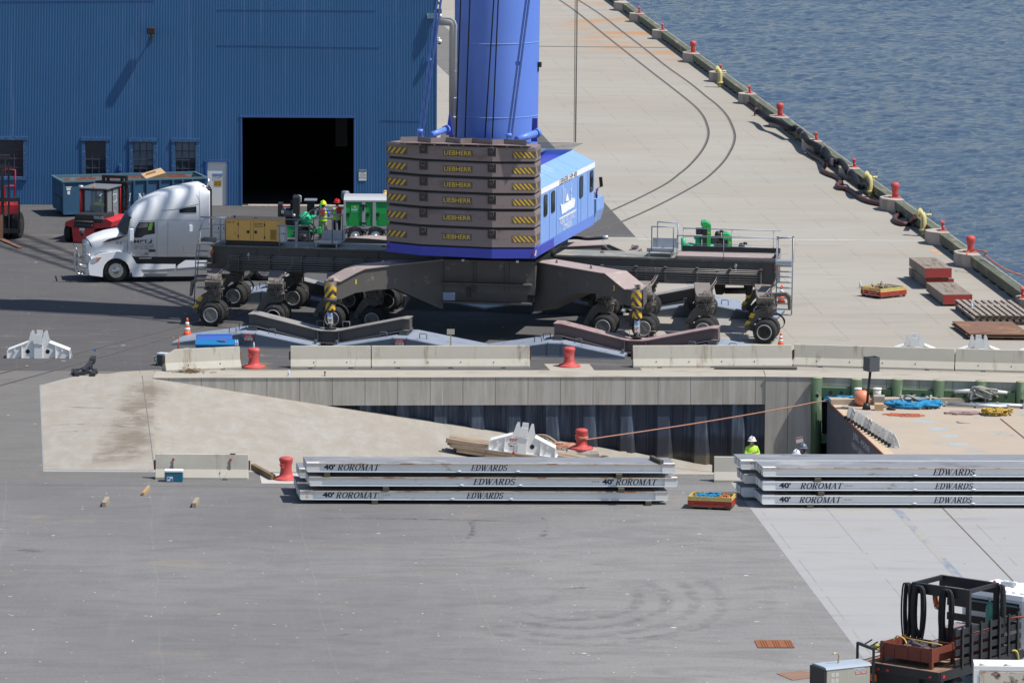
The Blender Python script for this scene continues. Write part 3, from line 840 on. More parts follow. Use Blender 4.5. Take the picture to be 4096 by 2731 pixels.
mb.build('centre_frame',M_CHAS,crane)
mb=MB();q=xz(z3(885,520),-3.35)
mb.bb(q[0]-0.1,q[0]+0.07,-3.45,-3.3,q[1]-0.18,q[1]+0.22);mb.cyl((q[0],-3.47,q[1]+.1),(q[0],-3.3,q[1]+.1),0.08,n=10)
mb.build('pump_unit',M_BLK,crane)
mb=MB()
mb.cyl((-0.2,0.9,ZT),(-0.2,0.9,3.55),1.75,n=40)
mb.build('slewing_ring',M_BLK,crane)
def arm(sgn,face_px,far):
 if sgn<0:p1,p2=(-6.1,-6.08),(-2.3,-3.1)
 else:p1,p2=(6.05,-6.08),(2.3,-3.1)
 w1=CF.w(*p1);w2=CF.w(*p2)
 if sgn>0:w1,w2=w2,w1
 an=math.atan2(w2.y-w1.y,w2.x-w1.x)
 F=FR(w1,an)
 face=[F.xz(*q)for q in face_px]
 th=1.05
 mb=MB();mb.prism(face,-0.0,th)
 n_=len(face);xe_=(min if sgn<0 else max)(q[0]for q in face)
 for i_ in range(n_,2*n_):
  v_=mb.v[i_]
  if abs(v_[0]-xe_)<0.35:mb.v[i_]=(v_[0]-sgn*0.95,v_[1],v_[2])
 mt=MB()
 tops=[q for q in face]
 n_top=ARMTOP[sgn]
 seq=[face[i]for i in n_top]
 vs=[]
 for(x,z)in seq:
  xb=x-sgn*0.95 if abs(x-xe_)<0.35 else x
  vs+=[(x,-0.07,z+0.012),(xb,th+0.05,z+0.012),(x,-0.07,z-0.02),(xb,th+0.05,z-0.02)]
 fs=[]
 for i in range(len(seq)-1):
  b=4*i
  fs+=[(b,b+1,b+5,b+4),(b+2,b+3,b+7,b+6),(b,b+4,b+6,b+2),(b+1,b+3,b+7,b+5)]
 fs+=[(0,1,3,2),(4*len(seq)-4,4*len(seq)-3,4*len(seq)-1,4*len(seq)-2)]
 mt.add(vs,fs)
 M4=Matrix.Rotation(-CA,4,'Z')@Matrix.Translation(-CF.o)@Matrix.Translation(F.o)@Matrix.Rotation(F.a,4,'Z')
 out=[]
 for m_ in(mb,mt):
  m_.v=[tuple(M4@Vector(p))for p in m_.v]
  if far:
   m_.v=[(x-2.1,0.1-y,z)for x,y,z in m_.v]
 a_=mb.build('outrigger_arm',M_CHAS,crane)
 b_=mt.build('arm_top_plate',M_CHTOP,a_)
 return a_,F
ARMTOP={-1:[0,1,2,3,4,5],1:[0,1,2,3]}
L_px=[z2(1408,400),z2(1550,412),z2(1700,330),z2(1785,292),z3(200,255),z3(640,208),z3(640,668),z3(600,662),z3(195,482),z3(0,492),z2(1700,520),z2(1560,580),z2(1415,585)]
R_px=[z3(1500,225),z3(2130,332),z4(290,572),z4(475,722),z4(640,727),z4(645,885),z4(480,872),z4(330,788),z4(200,763),z3(1900,522),z3(1530,690),z3(1500,690)]
ARMTOP[1]=[0,1,2,3,4]
for far in(False,True):
 for sg,px in((-1,L_px),(1,R_px)):
  arm(sg,px,far)
def plane_through(p1,p2):
 w1=CF.w(*p1);w2=CF.w(*p2)
 return FR(w1,math.atan2(w2.y-w1.y,w2.x-w1.x))
def to_crane(F):
 return Matrix.Rotation(-CA,4,'Z')@Matrix.Translation(-CF.o)@Matrix.Translation(F.o)@Matrix.Rotation(F.a,4,'Z')
def on_plane(F,s,px0,px1,m,bold=0.0,parent=None,y=-0.006,shear=0,root=None):
 """lettering laid on the near face of plane F between two photo points (lower left, upper right)"""
 a=F.xz(*px0,y);b=F.xz(*px1,y)
 base=to_crane(F)if root is None else root
 M4=base@Matrix.Translation((a[0],y,a[1]))@Matrix.Rotation(PI/2,4,'X')
 return text(s,b[1]-a[1],m,parent or crane,None,w=b[0]-a[0],bold=bold,mat4=M4,shear=shear)
FL=plane_through((-6.1,-6.08),(-2.3,-3.1));FRr=plane_through((2.3,-3.1),(6.05,-6.08))
on_plane(FL,'1',z2(1698,438),z2(1708,394),M_YELP,0.03)
on_plane(FRr,'3',z4(356,735),z4(375,686),M_YELP,0.03)
def chevron_tube(mbY,cx,cy,r,z0,z1,sg,off=0.0):
 n=20;rr=r+0.006
 pitch=0.36;slope=0.26
 for k in range(-4,8):
  for i in range(n):
   t0=-PI+PI*i/n;t1=-PI+PI*(i+1)/n
   def zz(t):
    x=math.cos(t)
    d=(x-(-0.55*sg))*sg
    return z0+off+k*pitch+slope*(-abs(d))*(1 if sg<0 else 1)*1.25
   a0,a1=zz(t0),zz(t1)
   b0,b1=a0+pitch*0.5,a1+pitch*0.5
   a0c,a1c,b0c,b1c=[min(max(v,z0),z1)for v in(a0,a1,b0,b1)]
   if b0c-a0c<1e-4 and b1c-a1c<1e-4:continue
   mbY.add([(cx+rr*math.cos(t0),cy+rr*math.sin(t0),a0c),(cx+rr*math.cos(t1),cy+rr*math.sin(t1),a1c),(cx+rr*math.cos(t1),cy+rr*math.sin(t1),b1c),(cx+rr*math.cos(t0),cy+rr*math.sin(t0),b0c)],[(0,1,2,3)],True)
LEGS=[]
for sg,X,yc in((-1,1322,-6.2),(1,2548,-6.2)):
 for far in(0,1):
  cx=CF.xz(X,1300,yc)[0]
  cy=yc if not far else 6.2
  if far:cx-=2.1
  if sg<0:
   rows=[z2(0,v)[1]for v in(425,570,605,690,850)]
  else:
   rows=[z4(0,v)[1]for v in(732,882,912,1000,1168)]
  zz=[CF.xz(X,r_,yc-0.2)[1]for r_ in rows]
  if not far:LEGS.append((cx,cy,zz[-1]))
  mb=MB()
  mb.cyl((cx,cy,zz[1]),(cx,cy,zz[0]+0.02),0.235,n=28)
  mb.cyl((cx,cy,zz[2]),(cx,cy,zz[1]),0.265,n=28)
  mb.cyl((cx,cy,zz[3]),(cx,cy,zz[2]),0.19,n=24)
  o=mb.build('outrigger_cylinder',M_CHVD,crane)
  mb=MB()
  chevron_tube(mb,cx,cy,0.235,zz[1]+0.01,zz[0],sg)
  chevron_tube(mb,cx,cy,0.19,zz[3]+0.01,zz[2]-0.01,sg,0.1)
  mb.build('warning_chevrons',M_YEL,o)
  mb=MB();mb.cyl((cx,cy,zz[4]-0.02),(cx,cy,zz[3]),0.125,n=24);mb.build('piston_rod',M_CHROME,o)
  mb=MB();mb.cyl((cx,cy,zz[4]-0.05),(cx,cy,zz[4]),0.24,n=24);mb.cyl((cx,cy,zz[4]-0.1),(cx,cy,zz[4]-0.05),0.15,0.2,n=20)
  mb.build('foot_plate',M_BLK,o)
  mb=MB()
  for k in range(7):
   pts=[(cx+CR.uniform(-.16,.16),cy+CR.uniform(-.1,.15),zz[0]+0.03+CR.uniform(0,.16))for _ in range(5)]
   mb.tube(catmull(pts,4),0.013,5)
  mb.build('hoses',M_CABLE,o)
def tyre_mb(r,w):
 mb=MB()
 h=w/2
 prof=[(r*0.60,-h*0.92),(r*0.70,-h),(r*0.90,-h*0.97),(r*0.985,-h*0.78),(r,-h*0.55),(r*0.985,-h*0.5),(r,-h*0.45),(r,-0.12*h),(r*0.985,-0.07*h),(r*0.985,0.07*h),(r,0.12*h),(r,h*0.45),(r*0.985,h*0.5),(r,h*0.55),(r*0.985,h*0.78),(r*0.90,h*0.97),(r*0.70,h),(r*0.60,h*0.92)]
 mb.lathe(prof,n=32,axis='y')
 return mb
def rim_mb(r,w,front=-1):
 mb=MB();h=w/2;s_=front
 mb.mat(1).lathe([(r*.66,s_*h*1.0),(r*.65,s_*h*1.08),(r*.56,s_*h*1.08),(r*.55,s_*h*.8)],n=24,axis='y');mb.lathe([(r*.30,s_*h*.5),(r*.30,s_*h*.72),(r*.22,s_*h*.74)],n=16,axis='y');mb.mat(0)
 mb.lathe([(r*0.64,s_*h*1.0),(r*0.63,s_*h*1.06),(r*0.57,s_*h*1.02),(r*0.54,s_*h*0.3),(r*0.34,s_*h*0.1),(r*0.30,s_*h*0.6),(r*0.22,s_*h*0.7),(0.01,s_*h*0.72)],n=24,axis='y')
 return mb
def holes_mb(r,w,front=-1,n=10,rad=0.44):
 mb=MB();h=w/2;s_=front
 for i in range(n):
  t=2*PI*i/n
  x,z=math.cos(t)*r*rad,math.sin(t)*r*rad
  mb.cyl((x,s_*h*0.10,z),(x,s_*h*0.28,z),r*0.075,n=8)
 return mb
WR=0.47
TYRE_ME=tyre_mb(WR,0.30)
ty0=TYRE_ME.build('tyre',M_TYRE)
rm0=rim_mb(WR,0.30).build('rim',[M_RIM,M_RIML])
ho0=holes_mb(WR,0.30).build('wheel_bolts',M_BLK)
def bogie_template():
 b=MB()
 b.cyl((0,0,1.50),(0,0,1.80),0.36,n=22);b.cyl((0,0,1.44),(0,0,1.50),0.42,n=22);b.cyl((0,0,1.80),(0,0,1.84),0.30,n=22)
 b.cyl((0,0,1.30),(0,0,1.44),0.30,n=18)
 b.cyl((-0.15,-.33,1.38),(0.42,-.33,1.38),0.06,n=10)
 arm_o=[(-.30,1.34),(.28,1.34),(.30,1.08),(.08,1.0),(-.25,1.0),(-.42,.82),(-.58,.55),(-.66,.46),(-.80,.46),(-.86,.58),(-.80,.72),(-.62,1.05),(-.48,1.24)]
 for y in(-0.20,0.12):
  b.prism(arm_o,y,y+0.09)
 b.cyl((-.73,-0.30,.58),(-.73,0.30,.58),0.115,n=14)
 b.prism([(-.85,.52),(-.62,.66),(-.05,.58),(.1,.44),(-.05,.34),(-.5,.40)],-0.13,0.13)
 b.cyl((0,-0.62,WR),(0,0.62,WR),0.11,n=12)
 b.cyl((0.05,0,0.55),(-0.1,0,1.1),0.09,n=12)
 return b
bg_me=bogie_template().build('bogie_frame',M_CHAS)
cabm=MB()
for k in range(9):
 x=CR.uniform(-.1,.35)
 pts=[(x+CR.uniform(-.12,.12),CR.uniform(-.4,-.1),1.9-.0+CR.uniform(-.05,.15)),(x+CR.uniform(-.1,.2),CR.uniform(-.42,-.3),1.75),(x+CR.uniform(0,.25),-.42,1.55),(x+CR.uniform(-.1,.2),-.4,1.4),(CR.uniform(-.2,.3),-.3,1.2)]
 cabm.tube(catmull(pts,4),0.012,5)
cab0=cabm.build('hoses',M_CABLE)
brk=MB()
brk.prism([(-0.5,1.82),(0.6,1.80),(1.9,ZB+0.10),(1.9,ZB-0.05),(0.7,1.5),(-0.2,1.5)],-0.32,0.32,'yz')
brk.v=[(x-.20*(y+.3),y,z)for x,y,z in brk.v]
brk0=brk.build('bracket',M('bracket_grey',(0.21,0.19,0.175),0.6,0,0.12,2.0))
TPL=(ty0,rm0,ho0,bg_me,cab0,brk0)
near_px=[845,1095,1329,1490,2413,2575,2814,3059]
BXS=[]
def mk(src,parent,loc=(0,0,0),rz=0.0,sc=None):
 c=src.copy();COL.objects.link(c);c.parent=parent;c.location=loc;c.rotation_euler=(0,0,rz)
 if sc:c.scale=sc
 return c
for rowy,dpx,side in((-1.25,0,0),(4.55,1,1)):
 for i,X in enumerate(near_px):
  x=CF.xz(X,1300,-1.8)[0]
  if rowy>0:x-=0.72+0.022*x
  bo=mk(bg_me,crane,(x,rowy,0))
  BXS.append((bo,x,rowy,i))
  for y in(-0.50,-0.19-0.0,0.33,0.64):
   tyo=mk(ty0,bo,(0,y-0.05,WR))
  rmo=mk(rm0,bo,(0,-0.55,WR))
  hoo=mk(ho0,bo,(0,-0.55,WR))
  mk(cab0,bo)
  if side==0:mk(brk0,bo)
  else:mk(brk0,bo,rz=PI)
for t_ in TPL:bpy.data.objects.remove(t_)
for bo,x,rowy,i in BXS:
 if i in(0,7):
  mb=MB()
  pa,pb=Vector((-.80,-0.215,.62)),Vector((-.46,-0.215,1.26))
  d=(pb-pa);nn=Vector((d.z,0,-d.x)).normalized()*0.085
  for k in range(4):
   if k%2:continue
   a=pa+d*(k/4+0.02);b=pa+d*((k+1)/4+0.05)
   mb.add([a-nn,a+nn+d*0.08,b+nn+d*0.08,b-nn],[(0,1,2,3)])
  mb.build('warning_stripes',M_YEL,bo)
for x0_,s in((BXS[0][1],1),(BXS[7][1],1),(BXS[8][1],1)):
 rowy=BXS[0][2]if x0_!=BXS[8][1]else 4.55
 mb=MB()
 for k in range(3):
  o_=0.03*k
  mb.tube(catmull([(x0_+.15,rowy,1.0+o_),(x0_+.45,rowy-.1,1.12+o_),(x0_+.68+o_,rowy-.15,.95),(x0_+.70,rowy-.1,.68),(x0_+.5,rowy,.52)],5),0.014,5)
 mb.build('hose_loop',M_BLACK,crane)
mb=MB()
for bo,x,rowy,i in BXS[:8]:
 if i in(3,4):continue
 for k in range(5):
  a_=CR.uniform(-.12,.12)
  mb.tube(catmull([(x+a_-.1,rowy-.2,1.8),(x+a_,rowy+.1,1.95),(x+.1+a_*.5,BY0-.35,ZB+.2+CR.uniform(-.1,.1)),(x+.14+a_,BY0-.27,ZB+.62)],5),0.013,5)
mb.build('riser_hoses',M_CABLE,crane)
for X0,X1,fn in((150,330,z2),(1815,2020,z4)):
 mb=MB()
 if fn is z2:px=[z2(340,390),z2(200,388),z2(150,410),z2(138,550),z2(150,552),z2(172,440),z2(205,412),z2(340,408)]
 else:px=[z4(1815,762),z4(1985,756),z4(2025,790),z4(2028,910),z4(2005,912),z4(1998,820),z4(1975,786),z4(1815,800)]
 mb.prism([xz(q,-1.4)for q in px],-1.45,-1.15)
 mb.build('hook_arm',M_CHAS,crane)
def rails(name,pts,r=0.022,m=M_RAILG,par=None):
 mb=MB()
 for seg in pts:
  for i in range(len(seg)-1):
   mb.cyl(seg[i],seg[i+1],r,n=8)
  for q in seg[1:-1]:
   mb.ball(q,r,8,6)
 return mb.build(name,m,par or crane)
def V3(px,y):
 q=xz(px,y);return(q[0],y,q[1])
lx0=xz(z4(1895,700),-0.2)[0];lx1=xz(z4(2040,700),-0.2)[0]
lb=xz(z4(2030,965),-0.2)[1];ltz=xz(z4(2055,235),-0.2)[1]
rails('ladder_rails',[[(lx0,-0.2,lb),(lx0,-0.2,ltz-0.05)],[(lx1,-0.2,lb),(lx1+0.04,-0.2,ltz)],[(lx0+0.02,-0.2,ltz-.03),(lx1,-0.2,ltz)]],0.026)
mb=MB()
for v in(505,557,606,658,709,805,858,910,962):
 zz=xz(z4(1960,v),-0.2)[1]
 mb.bb(lx0,lx1,-0.32,-0.08,zz-0.015,zz+0.015)
mb.bb(lx0,lx1,-0.4,0.3,xz(z4(1960,490),-.2)[1],xz(z4(1960,452),-.2)[1])
mb.build('ladder_treads',M_GALV,crane)
px0=z5(255,200);px1=z5(290,200)
la=V3(z2(205,20),-0.3);lbm=V3(z2(172,660),-0.3);lc=V3(z2(350,30),-0.3);ld=V3(z2(335,400),-0.3)
rails('ladder_rails',[[V3(z2(180,660),-0.3),V3(z2(195,200),-.3),V3(z2(225,-60),-.3),V3(z6(60,800),-.3),V3(z6(310,797),-.3)],[V3(z2(205,400),-.3),V3(z2(240,-60),-.3)]],0.024)
mb=MB()
for v in(125,178,238,300,372,468):
 a_=V3(z2(205,v),-0.3);b_=V3(z2(335,v),-0.3)
 mb.bb(a_[0],b_[0],-0.42,-0.18,a_[2]-0.015,a_[2]+0.015)
a_=V3(z2(222,30),-.3);b_=V3(z2(345,66),-.3)
mb.bb(a_[0],b_[0],-.5,.5,b_[2],b_[2]+0.05);mb.bb(a_[0],b_[0],.5,.54,b_[2],a_[2]+0.05);mb.bb(a_[0]-.02,a_[0],-.5,.5,b_[2],a_[2]+0.03)
mb.build('ladder_treads',M_PIPEH,crane)
T=lambda p,y=BY0:V3(p,y)
DZ=ZT+0.12
def rail_run(xa,xb,y,zt,zbot,posts,mids,name='railing',r=0.02):
 segs=[[(xa,y,zt),(xb,y,zt)]]
 mb=MB();mb.cyl((xa,y,zt),(xb,y,zt),r,n=8)
 for k in range(1,mids+1):
  zz=zbot+(zt-zbot)*k/(mids+1)
  mb.cyl((xa,y,zz),(xb,y,zz),r*0.55,n=6)
 for p in posts:
  mb.cyl((p,y,zbot),(p,y,zt),r*0.7,n=6)
 return mb.build(name,M_RAILG,crane)
xa=xz(z4(960,215),BY0-.05)[0]
rail_run(xa,XR+0.55,BY0-0.05,xz(z4(1400,228),BY0-.05)[1],ZT,[xa,xz(z4(1400,300),BY0)[0]],2)
rail_run(xa,XR,BY1+0.05,xz(z4(1400,160),BY1)[1],ZT,[xa,xa+2.0,XR-0.3],2)
mb=MB()
for q,y in((z4(1903,470),BY0),(z4(2050,470),0.3)):
 b_=V3(q,y)
 mb.bb(b_[0]-.035,b_[0]+.035,y-.035,y+.035,b_[2],b_[2]+1.05)
mb.build('railing_post',M_BLK,crane)
def platform(px_tray,px_back,y0,y1,name):
 mb=MB()
 a_=xz(px_tray[0],y0);b_=xz(px_tray[1],y0)
 mb.bb(a_[0],b_[0],y0,y1,b_[1],b_[1]+0.04)
 mb.bb(a_[0],b_[0],y0,y0+0.02,b_[1],b_[1]+0.14)
 c_=(a_[1])
 mb.add([(a_[0]+.05,y1,b_[1]+.04),(b_[0],y1,b_[1]+.04),(b_[0],y1,b_[1]+.42),(a_[0]+.05,y1,b_[1]+.42)],[(0,1,2,3)])
 mb.bb(a_[0]+.05,b_[0],y1,y1+0.03,b_[1]+.04,b_[1]+.42)
 for x in(a_[0]+0.06,b_[0]-0.12):
  mb.bb(x,x+0.05,y0+.1,y0+.15,ZT,b_[1])
 mb.build(name,M_GALV,crane)
 return a_,b_
pa,pb=platform((z4(675,345),z4(925,375)),None,1.1,2.3,'access_platform')
zt_=xz(z4(840,135),1.1)[1]
rails('platform_railing',[[(pa[0]+.2,1.1,pb[1]),(pa[0]+.2,1.1,zt_),(pb[0],1.1,zt_),(pb[0],2.3,zt_+.02),(pa[0]+.25,2.3,zt_+.05),(pa[0]+.25,2.3,pb[1])],[(pb[0],1.1,zt_),(pb[0],1.1,pb[1])],[(pb[0],2.3,zt_),(pb[0],2.3,pb[1])]],0.024)
pa,pb=platform((z6(1335,1050),z6(1625,1110)),None,1.1,2.4,'access_platform')
zt_=xz(z6(1440,805),1.1)[1]
rails('platform_railing',[[(pa[0],1.1,pb[1]),(pa[0],1.1,zt_),(pb[0]-.25,1.1,zt_),(pb[0]-.25,1.1,pb[1])],[(pa[0],1.1,zt_),(pa[0]+.05,2.4,zt_+.02),(pb[0]-.1,2.4,zt_+.02),(pb[0]-.1,2.4,pb[1])]],0.024)
zl=xz(z6(1000,890),BY0-.05)[1]
xla=xz(z6(905,890),BY0)[0];xlb=xz(z6(1295,890),BY0)[0]
rail_run(xla,xlb,BY0-.05,zl,ZT-.1,[xla+.12,xlb],2)
zl2=xz(z6(1000,815),BY1+.1)[1]
rail_run(xz(z6(0,797),BY1)[0],xz(z6(1310,815),BY1)[0],BY1+.1,zl2,ZT,[xz(z6(230,797),BY1)[0],xlb],1,r=0.024)
xq=xz(z6(110,870),BY0)[0]
rail_run(xq,xz(z6(290,870),BY0)[0],BY0-.05,xz(z6(200,875),BY0)[1],ZT-.1,[xq+.15,xq+.5],2)
mb=MB();q=V3(z6(1600,715),BY1);q2=V3(z6(1480,715),BY1)
mb.cyl((q[0],BY1,ZT),q,0.02,n=6);mb.cyl(q,(q2[0]-0.6,BY1,q[2]),0.025,n=8);mb.cyl((q2[0]-.6,BY1,q[2]),(q2[0]-.9,BY0,q[2]-.35),0.025,n=8);mb.bb(q2[0]-.95,q2[0]-.85,BY0,BY0+.08,ZT,q[2]-.3)
mb.build('railing',M_RAILG,crane)
mb=MB();q=V3(z2(348,135),BY0-.3);mb.cyl((q[0],q[1],q[2]-.07),(q[0],q[1],q[2]+.05),0.06,n=12);mb.ball((q[0],q[1],q[2]+.05),.06)
mb.build('beacon',M_ORNG,crane)
mb=MB();mb.bb(q[0]-.04,q[0]+.04,q[1],BY0,q[2]-.5,q[2]-.07);mb.bb(q[0]-.14,q[0]+.0,q[1]-.05,q[1]+.05,q[2]-1.4,q[2]-.75);mb.build('beacon_bracket',M_CHAS,crane)
for qz in(z2(692,165),z4(1512,505)):
 mb=MB();q=V3(qz,BY0-.08)
 mb.cyl((q[0],BY0-.12,q[2]),(q[0],BY0,q[2]),.06,n=14);mb.bb(q[0]-.025,q[0]+.025,BY0-.1,BY0,q[2]-.22,q[2]+.1)
 mb.build('lamp',M_GALV,crane)
for qz,y in((z4(255,400),2.0),(z4(275,345),3.2),(z3(80,110),2.0)):
 q=V3(qz,y)
 mb=MB();mb.prism([(q[0]-.2,q[2]-.12),(q[0]+.25,q[2]-.12),(q[0]+.05,q[2]+.14),(q[0]-.07,q[2]+.14)],y,y+0.06)
 mb.lathe([(.045,0),(.1,0),(.1,.08),(.045,.08)],(q[0],y-.02,q[2]+.07),14,'y')
 mb.build('lifting_lug',M_CHAS,crane)
for qz,y in((z3(75,232),-5.1),(z3(1712,225),-3.6),(z3(2035,275),-5.1)):
 F_=FL if qz[0]<2000 else FRr
 q=F_.xz(*qz,0.4)
 mb=MB();M4=to_crane(F_)
 mb.T=M4;mb.prism([(q[0]-.08,q[1]-.06),(q[0]+.08,q[1]-.06),(q[0]+.03,q[1]+.07),(q[0]-.03,q[1]+.07)],.38,.42)
 mb.build('lifting_lug',M_CHTOP,crane)
mb=MB();mb.tube(catmull([V3(z4(*q_),6.0)for q_ in((-130,250),(0,238),(120,248),(255,240))],5),.07,10);mb.build('suction_hose',M_BLACK,crane)
mb=MB();a_=V3(z4(255,240),6.0);b_=V3(z4(312,232),6.0);mb.cyl(a_,b_,.085,n=14);mb.build('hose_coupling',M_GALV,crane)
mb=MB()
for p0_,p1_ in((z4(1325,690),z4(1410,765)),(z4(1605,695),z4(1670,772))):
 a_=xz(p0_,BY1);b_=xz(p1_,BY1)
 mb.prism([(a_[0]-.05,a_[1]+.1),(b_[0]+.05,a_[1]+.1),(b_[0],b_[1]+.05),(b_[0]-.08,b_[1]),(a_[0]+.05,b_[1])],BY1-.3,BY1-.1)
mb.build('under_bracket',M_BLK,crane)
mb=MB();a_=V3(z4(1410,735),2.2);b_=V3(z4(1610,735),2.2);mb.cyl(a_,b_,.13,n=14);mb.build('tie_bar',M_BLK,crane)
mb=MB()
mb.bb(XR-.02,XR+.12,BY0-.1,BY0+.3,ZB+.5,ZB+.85)
mb.build('end_box',M('brown_primer',(0.24,0.11,0.09),.6),crane)
SA=R(-12.5)
SFo=Vector((-0.5,208.4,0))
SF=FR(SFo,SA)
Msup=Matrix.Rotation(-CA,4,'Z')@Matrix.Translation(-CF.o)@Matrix.Translation(SF.o)@Matrix.Rotation(SA,4,'Z')
sup=bpy.data.objects.new('superstructure',None)
def S_(mb):
 mb.v=[tuple(Msup@Vector(p))for p in mb.v]
 return mb
def sxy(p,z):return SF.xy(p[0],p[1],z)
def sxz(p,y):return SF.xz(p[0],p[1],y)
ZC0=3.93
A0=sxy(zc(108,1097),ZC0);A1=sxy(zc(430,1130),ZC0);B1=sxy(zc(1100,1160),ZC0);C1=sxy(zc(1505,1160),ZC0);D1=sxy(zc(1555,1125),ZC0)
yb=(A1[1]+B1[1])/2
FB=FR(SF.w(A1[0],A1[1]),math.atan2((SF.w(*B1)-SF.w(*A1)).y,(SF.w(*B1)-SF.w(*A1)).x))
edges_px=[(1155,985),(967,812),(792,660),(643,512),(492,362),(348,210)]
foot=[A0,A1,B1,C1,D1,(D1[0]-0.7,D1[1]+0.6),(A0[0]+0.7,D1[1]+0.6)]
slabs=[]
for k,(rb,rt)in enumerate(edges_px):
 zb_=SF.xz(*zc(1100,rb),B1[1])[1];zt_=SF.xz(*zc(1100,rt),B1[1])[1]
 slabs.append((zb_+0.015,zt_-0.015))
for k,(za,zb_)in enumerate(slabs):
 mb=MB();mb.prism(foot,za,zb_-0.03,'xy')
 inner=[(p[0]*0.992,p[1]*0.992-0.0)for p in foot]
 mb.prism(inner,zb_-0.03,zb_,'xy')
 cw=S_(mb).build('counterweight',M_CWT,crane)
 mp=MB();mq=MB();mr=MB()
 cB=Vector(((A1[0]+B1[0])/2,(A1[1]+B1[1])/2,0))
 for px in(zc(458,0),zc(1100,0)):
  row=zc(0,edges_px[k][1]+40)[1]
  a_=FB.xz(px[0],row,0)[0]
  M4=to_crane(FB)
  mp.T=M4;mq.T=M4;mr.T=M4
  mp.bb(a_-.19,a_+.19,-0.03,0.002,zb_-.36,zb_+0.001)
  mq.bb(a_-.17,a_+.17,-0.034,-0.0302,zb_-.34,zb_-.002)
  mr.cyl((a_,-.09,zb_-.12),(a_,-.034,zb_-.12),.09,n=14);mr.bb(a_-.09,a_+.09,-.09,-.034,zb_-.12,zb_+.0)
 mp.build('pocket_rim',M_CWT,cw)
 mq.build('pocket_recess',M('pocket_dark',(0.06,0.05,0.05),.8),cw)
 mr.build('lifting_pin',M_CHVD,cw)
 rowm={0:(1072,1032),1:(893,853),2:(728,690),3:(583,543),4:(435,395),5:(285,243)}[k]
 lx={0:(645,898),1:(646,900),2:(646,902),3:(650,905),4:(652,906),5:(652,908)}[k]
 p0_,p1_=zc(lx[0],rowm[0]),zc(lx[1],rowm[1])
 a_=FB.xz(*p0_,-.006);b_=FB.xz(*p1_,-.006)
 mid=(a_[1]+b_[1])/2;hh=0.175
 mbp=MB();mbp.T=to_crane(FB);mbp.bb(a_[0]-.05,b_[0]+.05,-.004,.001,mid-.135,mid+.125)
 mbp.build('name_plate',M_CHVD,cw)
 t_=text('LIEBHERR',hh,M_YELP,cw,None,w=b_[0]-a_[0],bold=0.0,mat4=to_crane(FB)@Matrix.Translation((a_[0],-.0075,mid-hh/2))@Matrix.Rotation(PI/2,4,'X'))
 FA=FR(SF.w(*A0),math.atan2((SF.w(*A1)-SF.w(*A0)).y,(SF.w(*A1)-SF.w(*A0)).x))
 FC=FR(SF.w(*B1),math.atan2((SF.w(*C1)-SF.w(*B1)).y,(SF.w(*C1)-SF.w(*B1)).x))
 FD=FR(SF.w(*C1),math.atan2((SF.w(*D1)-SF.w(*C1)).y,(SF.w(*D1)-SF.w(*C1)).x))
 zm=(za+zb_)/2-0.02
 for F_,xs_,sl,cnt in((FA,(0.03,FA.xz(*zc(300,600))[0]),1,4),(FC,(FC.xz(*zc(1290,600))[0],(Vector(C1)-Vector(B1)).length-0.01),-1,5),(FD,(0.01,(Vector(D1)-Vector(C1)).length-.03),-1,1)):
  md=MB();md.T=to_crane(F_);md.bb(xs_[0]-.01,xs_[1]+.01,-.004,.001,zm-.135,zm+.135)
  md.build('stripe_panel',M_CHVD,cw)
  my=MB();my.T=to_crane(F_)
  wd=xs_[1]-xs_[0];st_=wd/cnt
  for q in range(cnt):
   c0=xs_[0]+st_*(q+0.25)
   lean=0.11*sl
   w_=st_*0.25 if cnt>1 else 0.05
   pts=[(c0-w_-lean,zm-.12),(c0+w_-lean,zm-.12),(c0+w_+lean,zm+.12),(c0-w_+lean,zm+.12)]
   pts=[(min(max(x,xs_[0]),xs_[1]),z)for x,z in pts]
   my.add([(x,-.0065,z)for x,z in pts],[(0,1,2,3)])
  my.build('warning_stripes',M_YEL,cw)
mb=MB();mb.prism([(p[0]*0.975,p[1]*0.985+.05)for p in foot],ZC0-.05,slabs[-1][1]-.1,'xy')
S_(mb).build('counterweight_tray',M_BLK,crane)
ZS0=SF.xz(*zc(1095,1255),B1[1])[1]
mb=MB()
sk=[(A0[0],A0[1]-.01),(A1[0],A1[1]-.02),(B1[0],B1[1]-.02),(C1[0],C1[1]-.02),(D1[0]+.02,D1[1])]
mb.prism(sk+[(D1[0]+.02,D1[1]+2.5),(A0[0],D1[1]+2.5)],ZS0,ZC0-0.035,'xy')
S_(mb).build('rear_skirt',M_BLUED,crane)
mb=MB()
for pp in(zc(830,1275),zc(1340,1288)):
 q=sxz(pp,B1[1]+.3);mb.bb(q[0]-.05,q[0]+.05,B1[1]+.25,B1[1]+.33,q[1]-.03,q[1]+.05)
S_(mb).build('work_lamp',M_GALV,crane)
mb=MB()
for pp,F_ in((zc(1488,1208),FC),(zc(120,1145),FA)):
 q=F_.xz(*pp,-.03);mb.T=to_crane(F_);mb.bb(q[0]-.025,q[0]+.025,-.05,-.02,q[1]-.05,q[1]+.05)
mb.build('tail_lamp',M_RED,crane)
mb=MB();q=FD.xz(*zc(1512,1200),-.02)
mb.T=to_crane(FC);q2=FC.xz(*zc(1508,1225),0)
mb.prism([(q2[0]-.04,q2[1]-.02),(q2[0]+.03,q2[1]-.02),(q2[0]+.06,q2[1]+.2),(q2[0]+.01,q2[1]+.2)],-.03,-.022)
mb.build('white_sticker',M_WPRINT,crane)
ZM0=ZS0
M0=sxy(zc(1497,1250),ZM0);M1=sxy(zc(2060,935),ZM0)
w0=SF.w(*M0);w1=SF.w(*M1)
FM=FR(w0,math.atan2((w1-w0).y,(w1-w0).x))
LM=(w1-w0).length
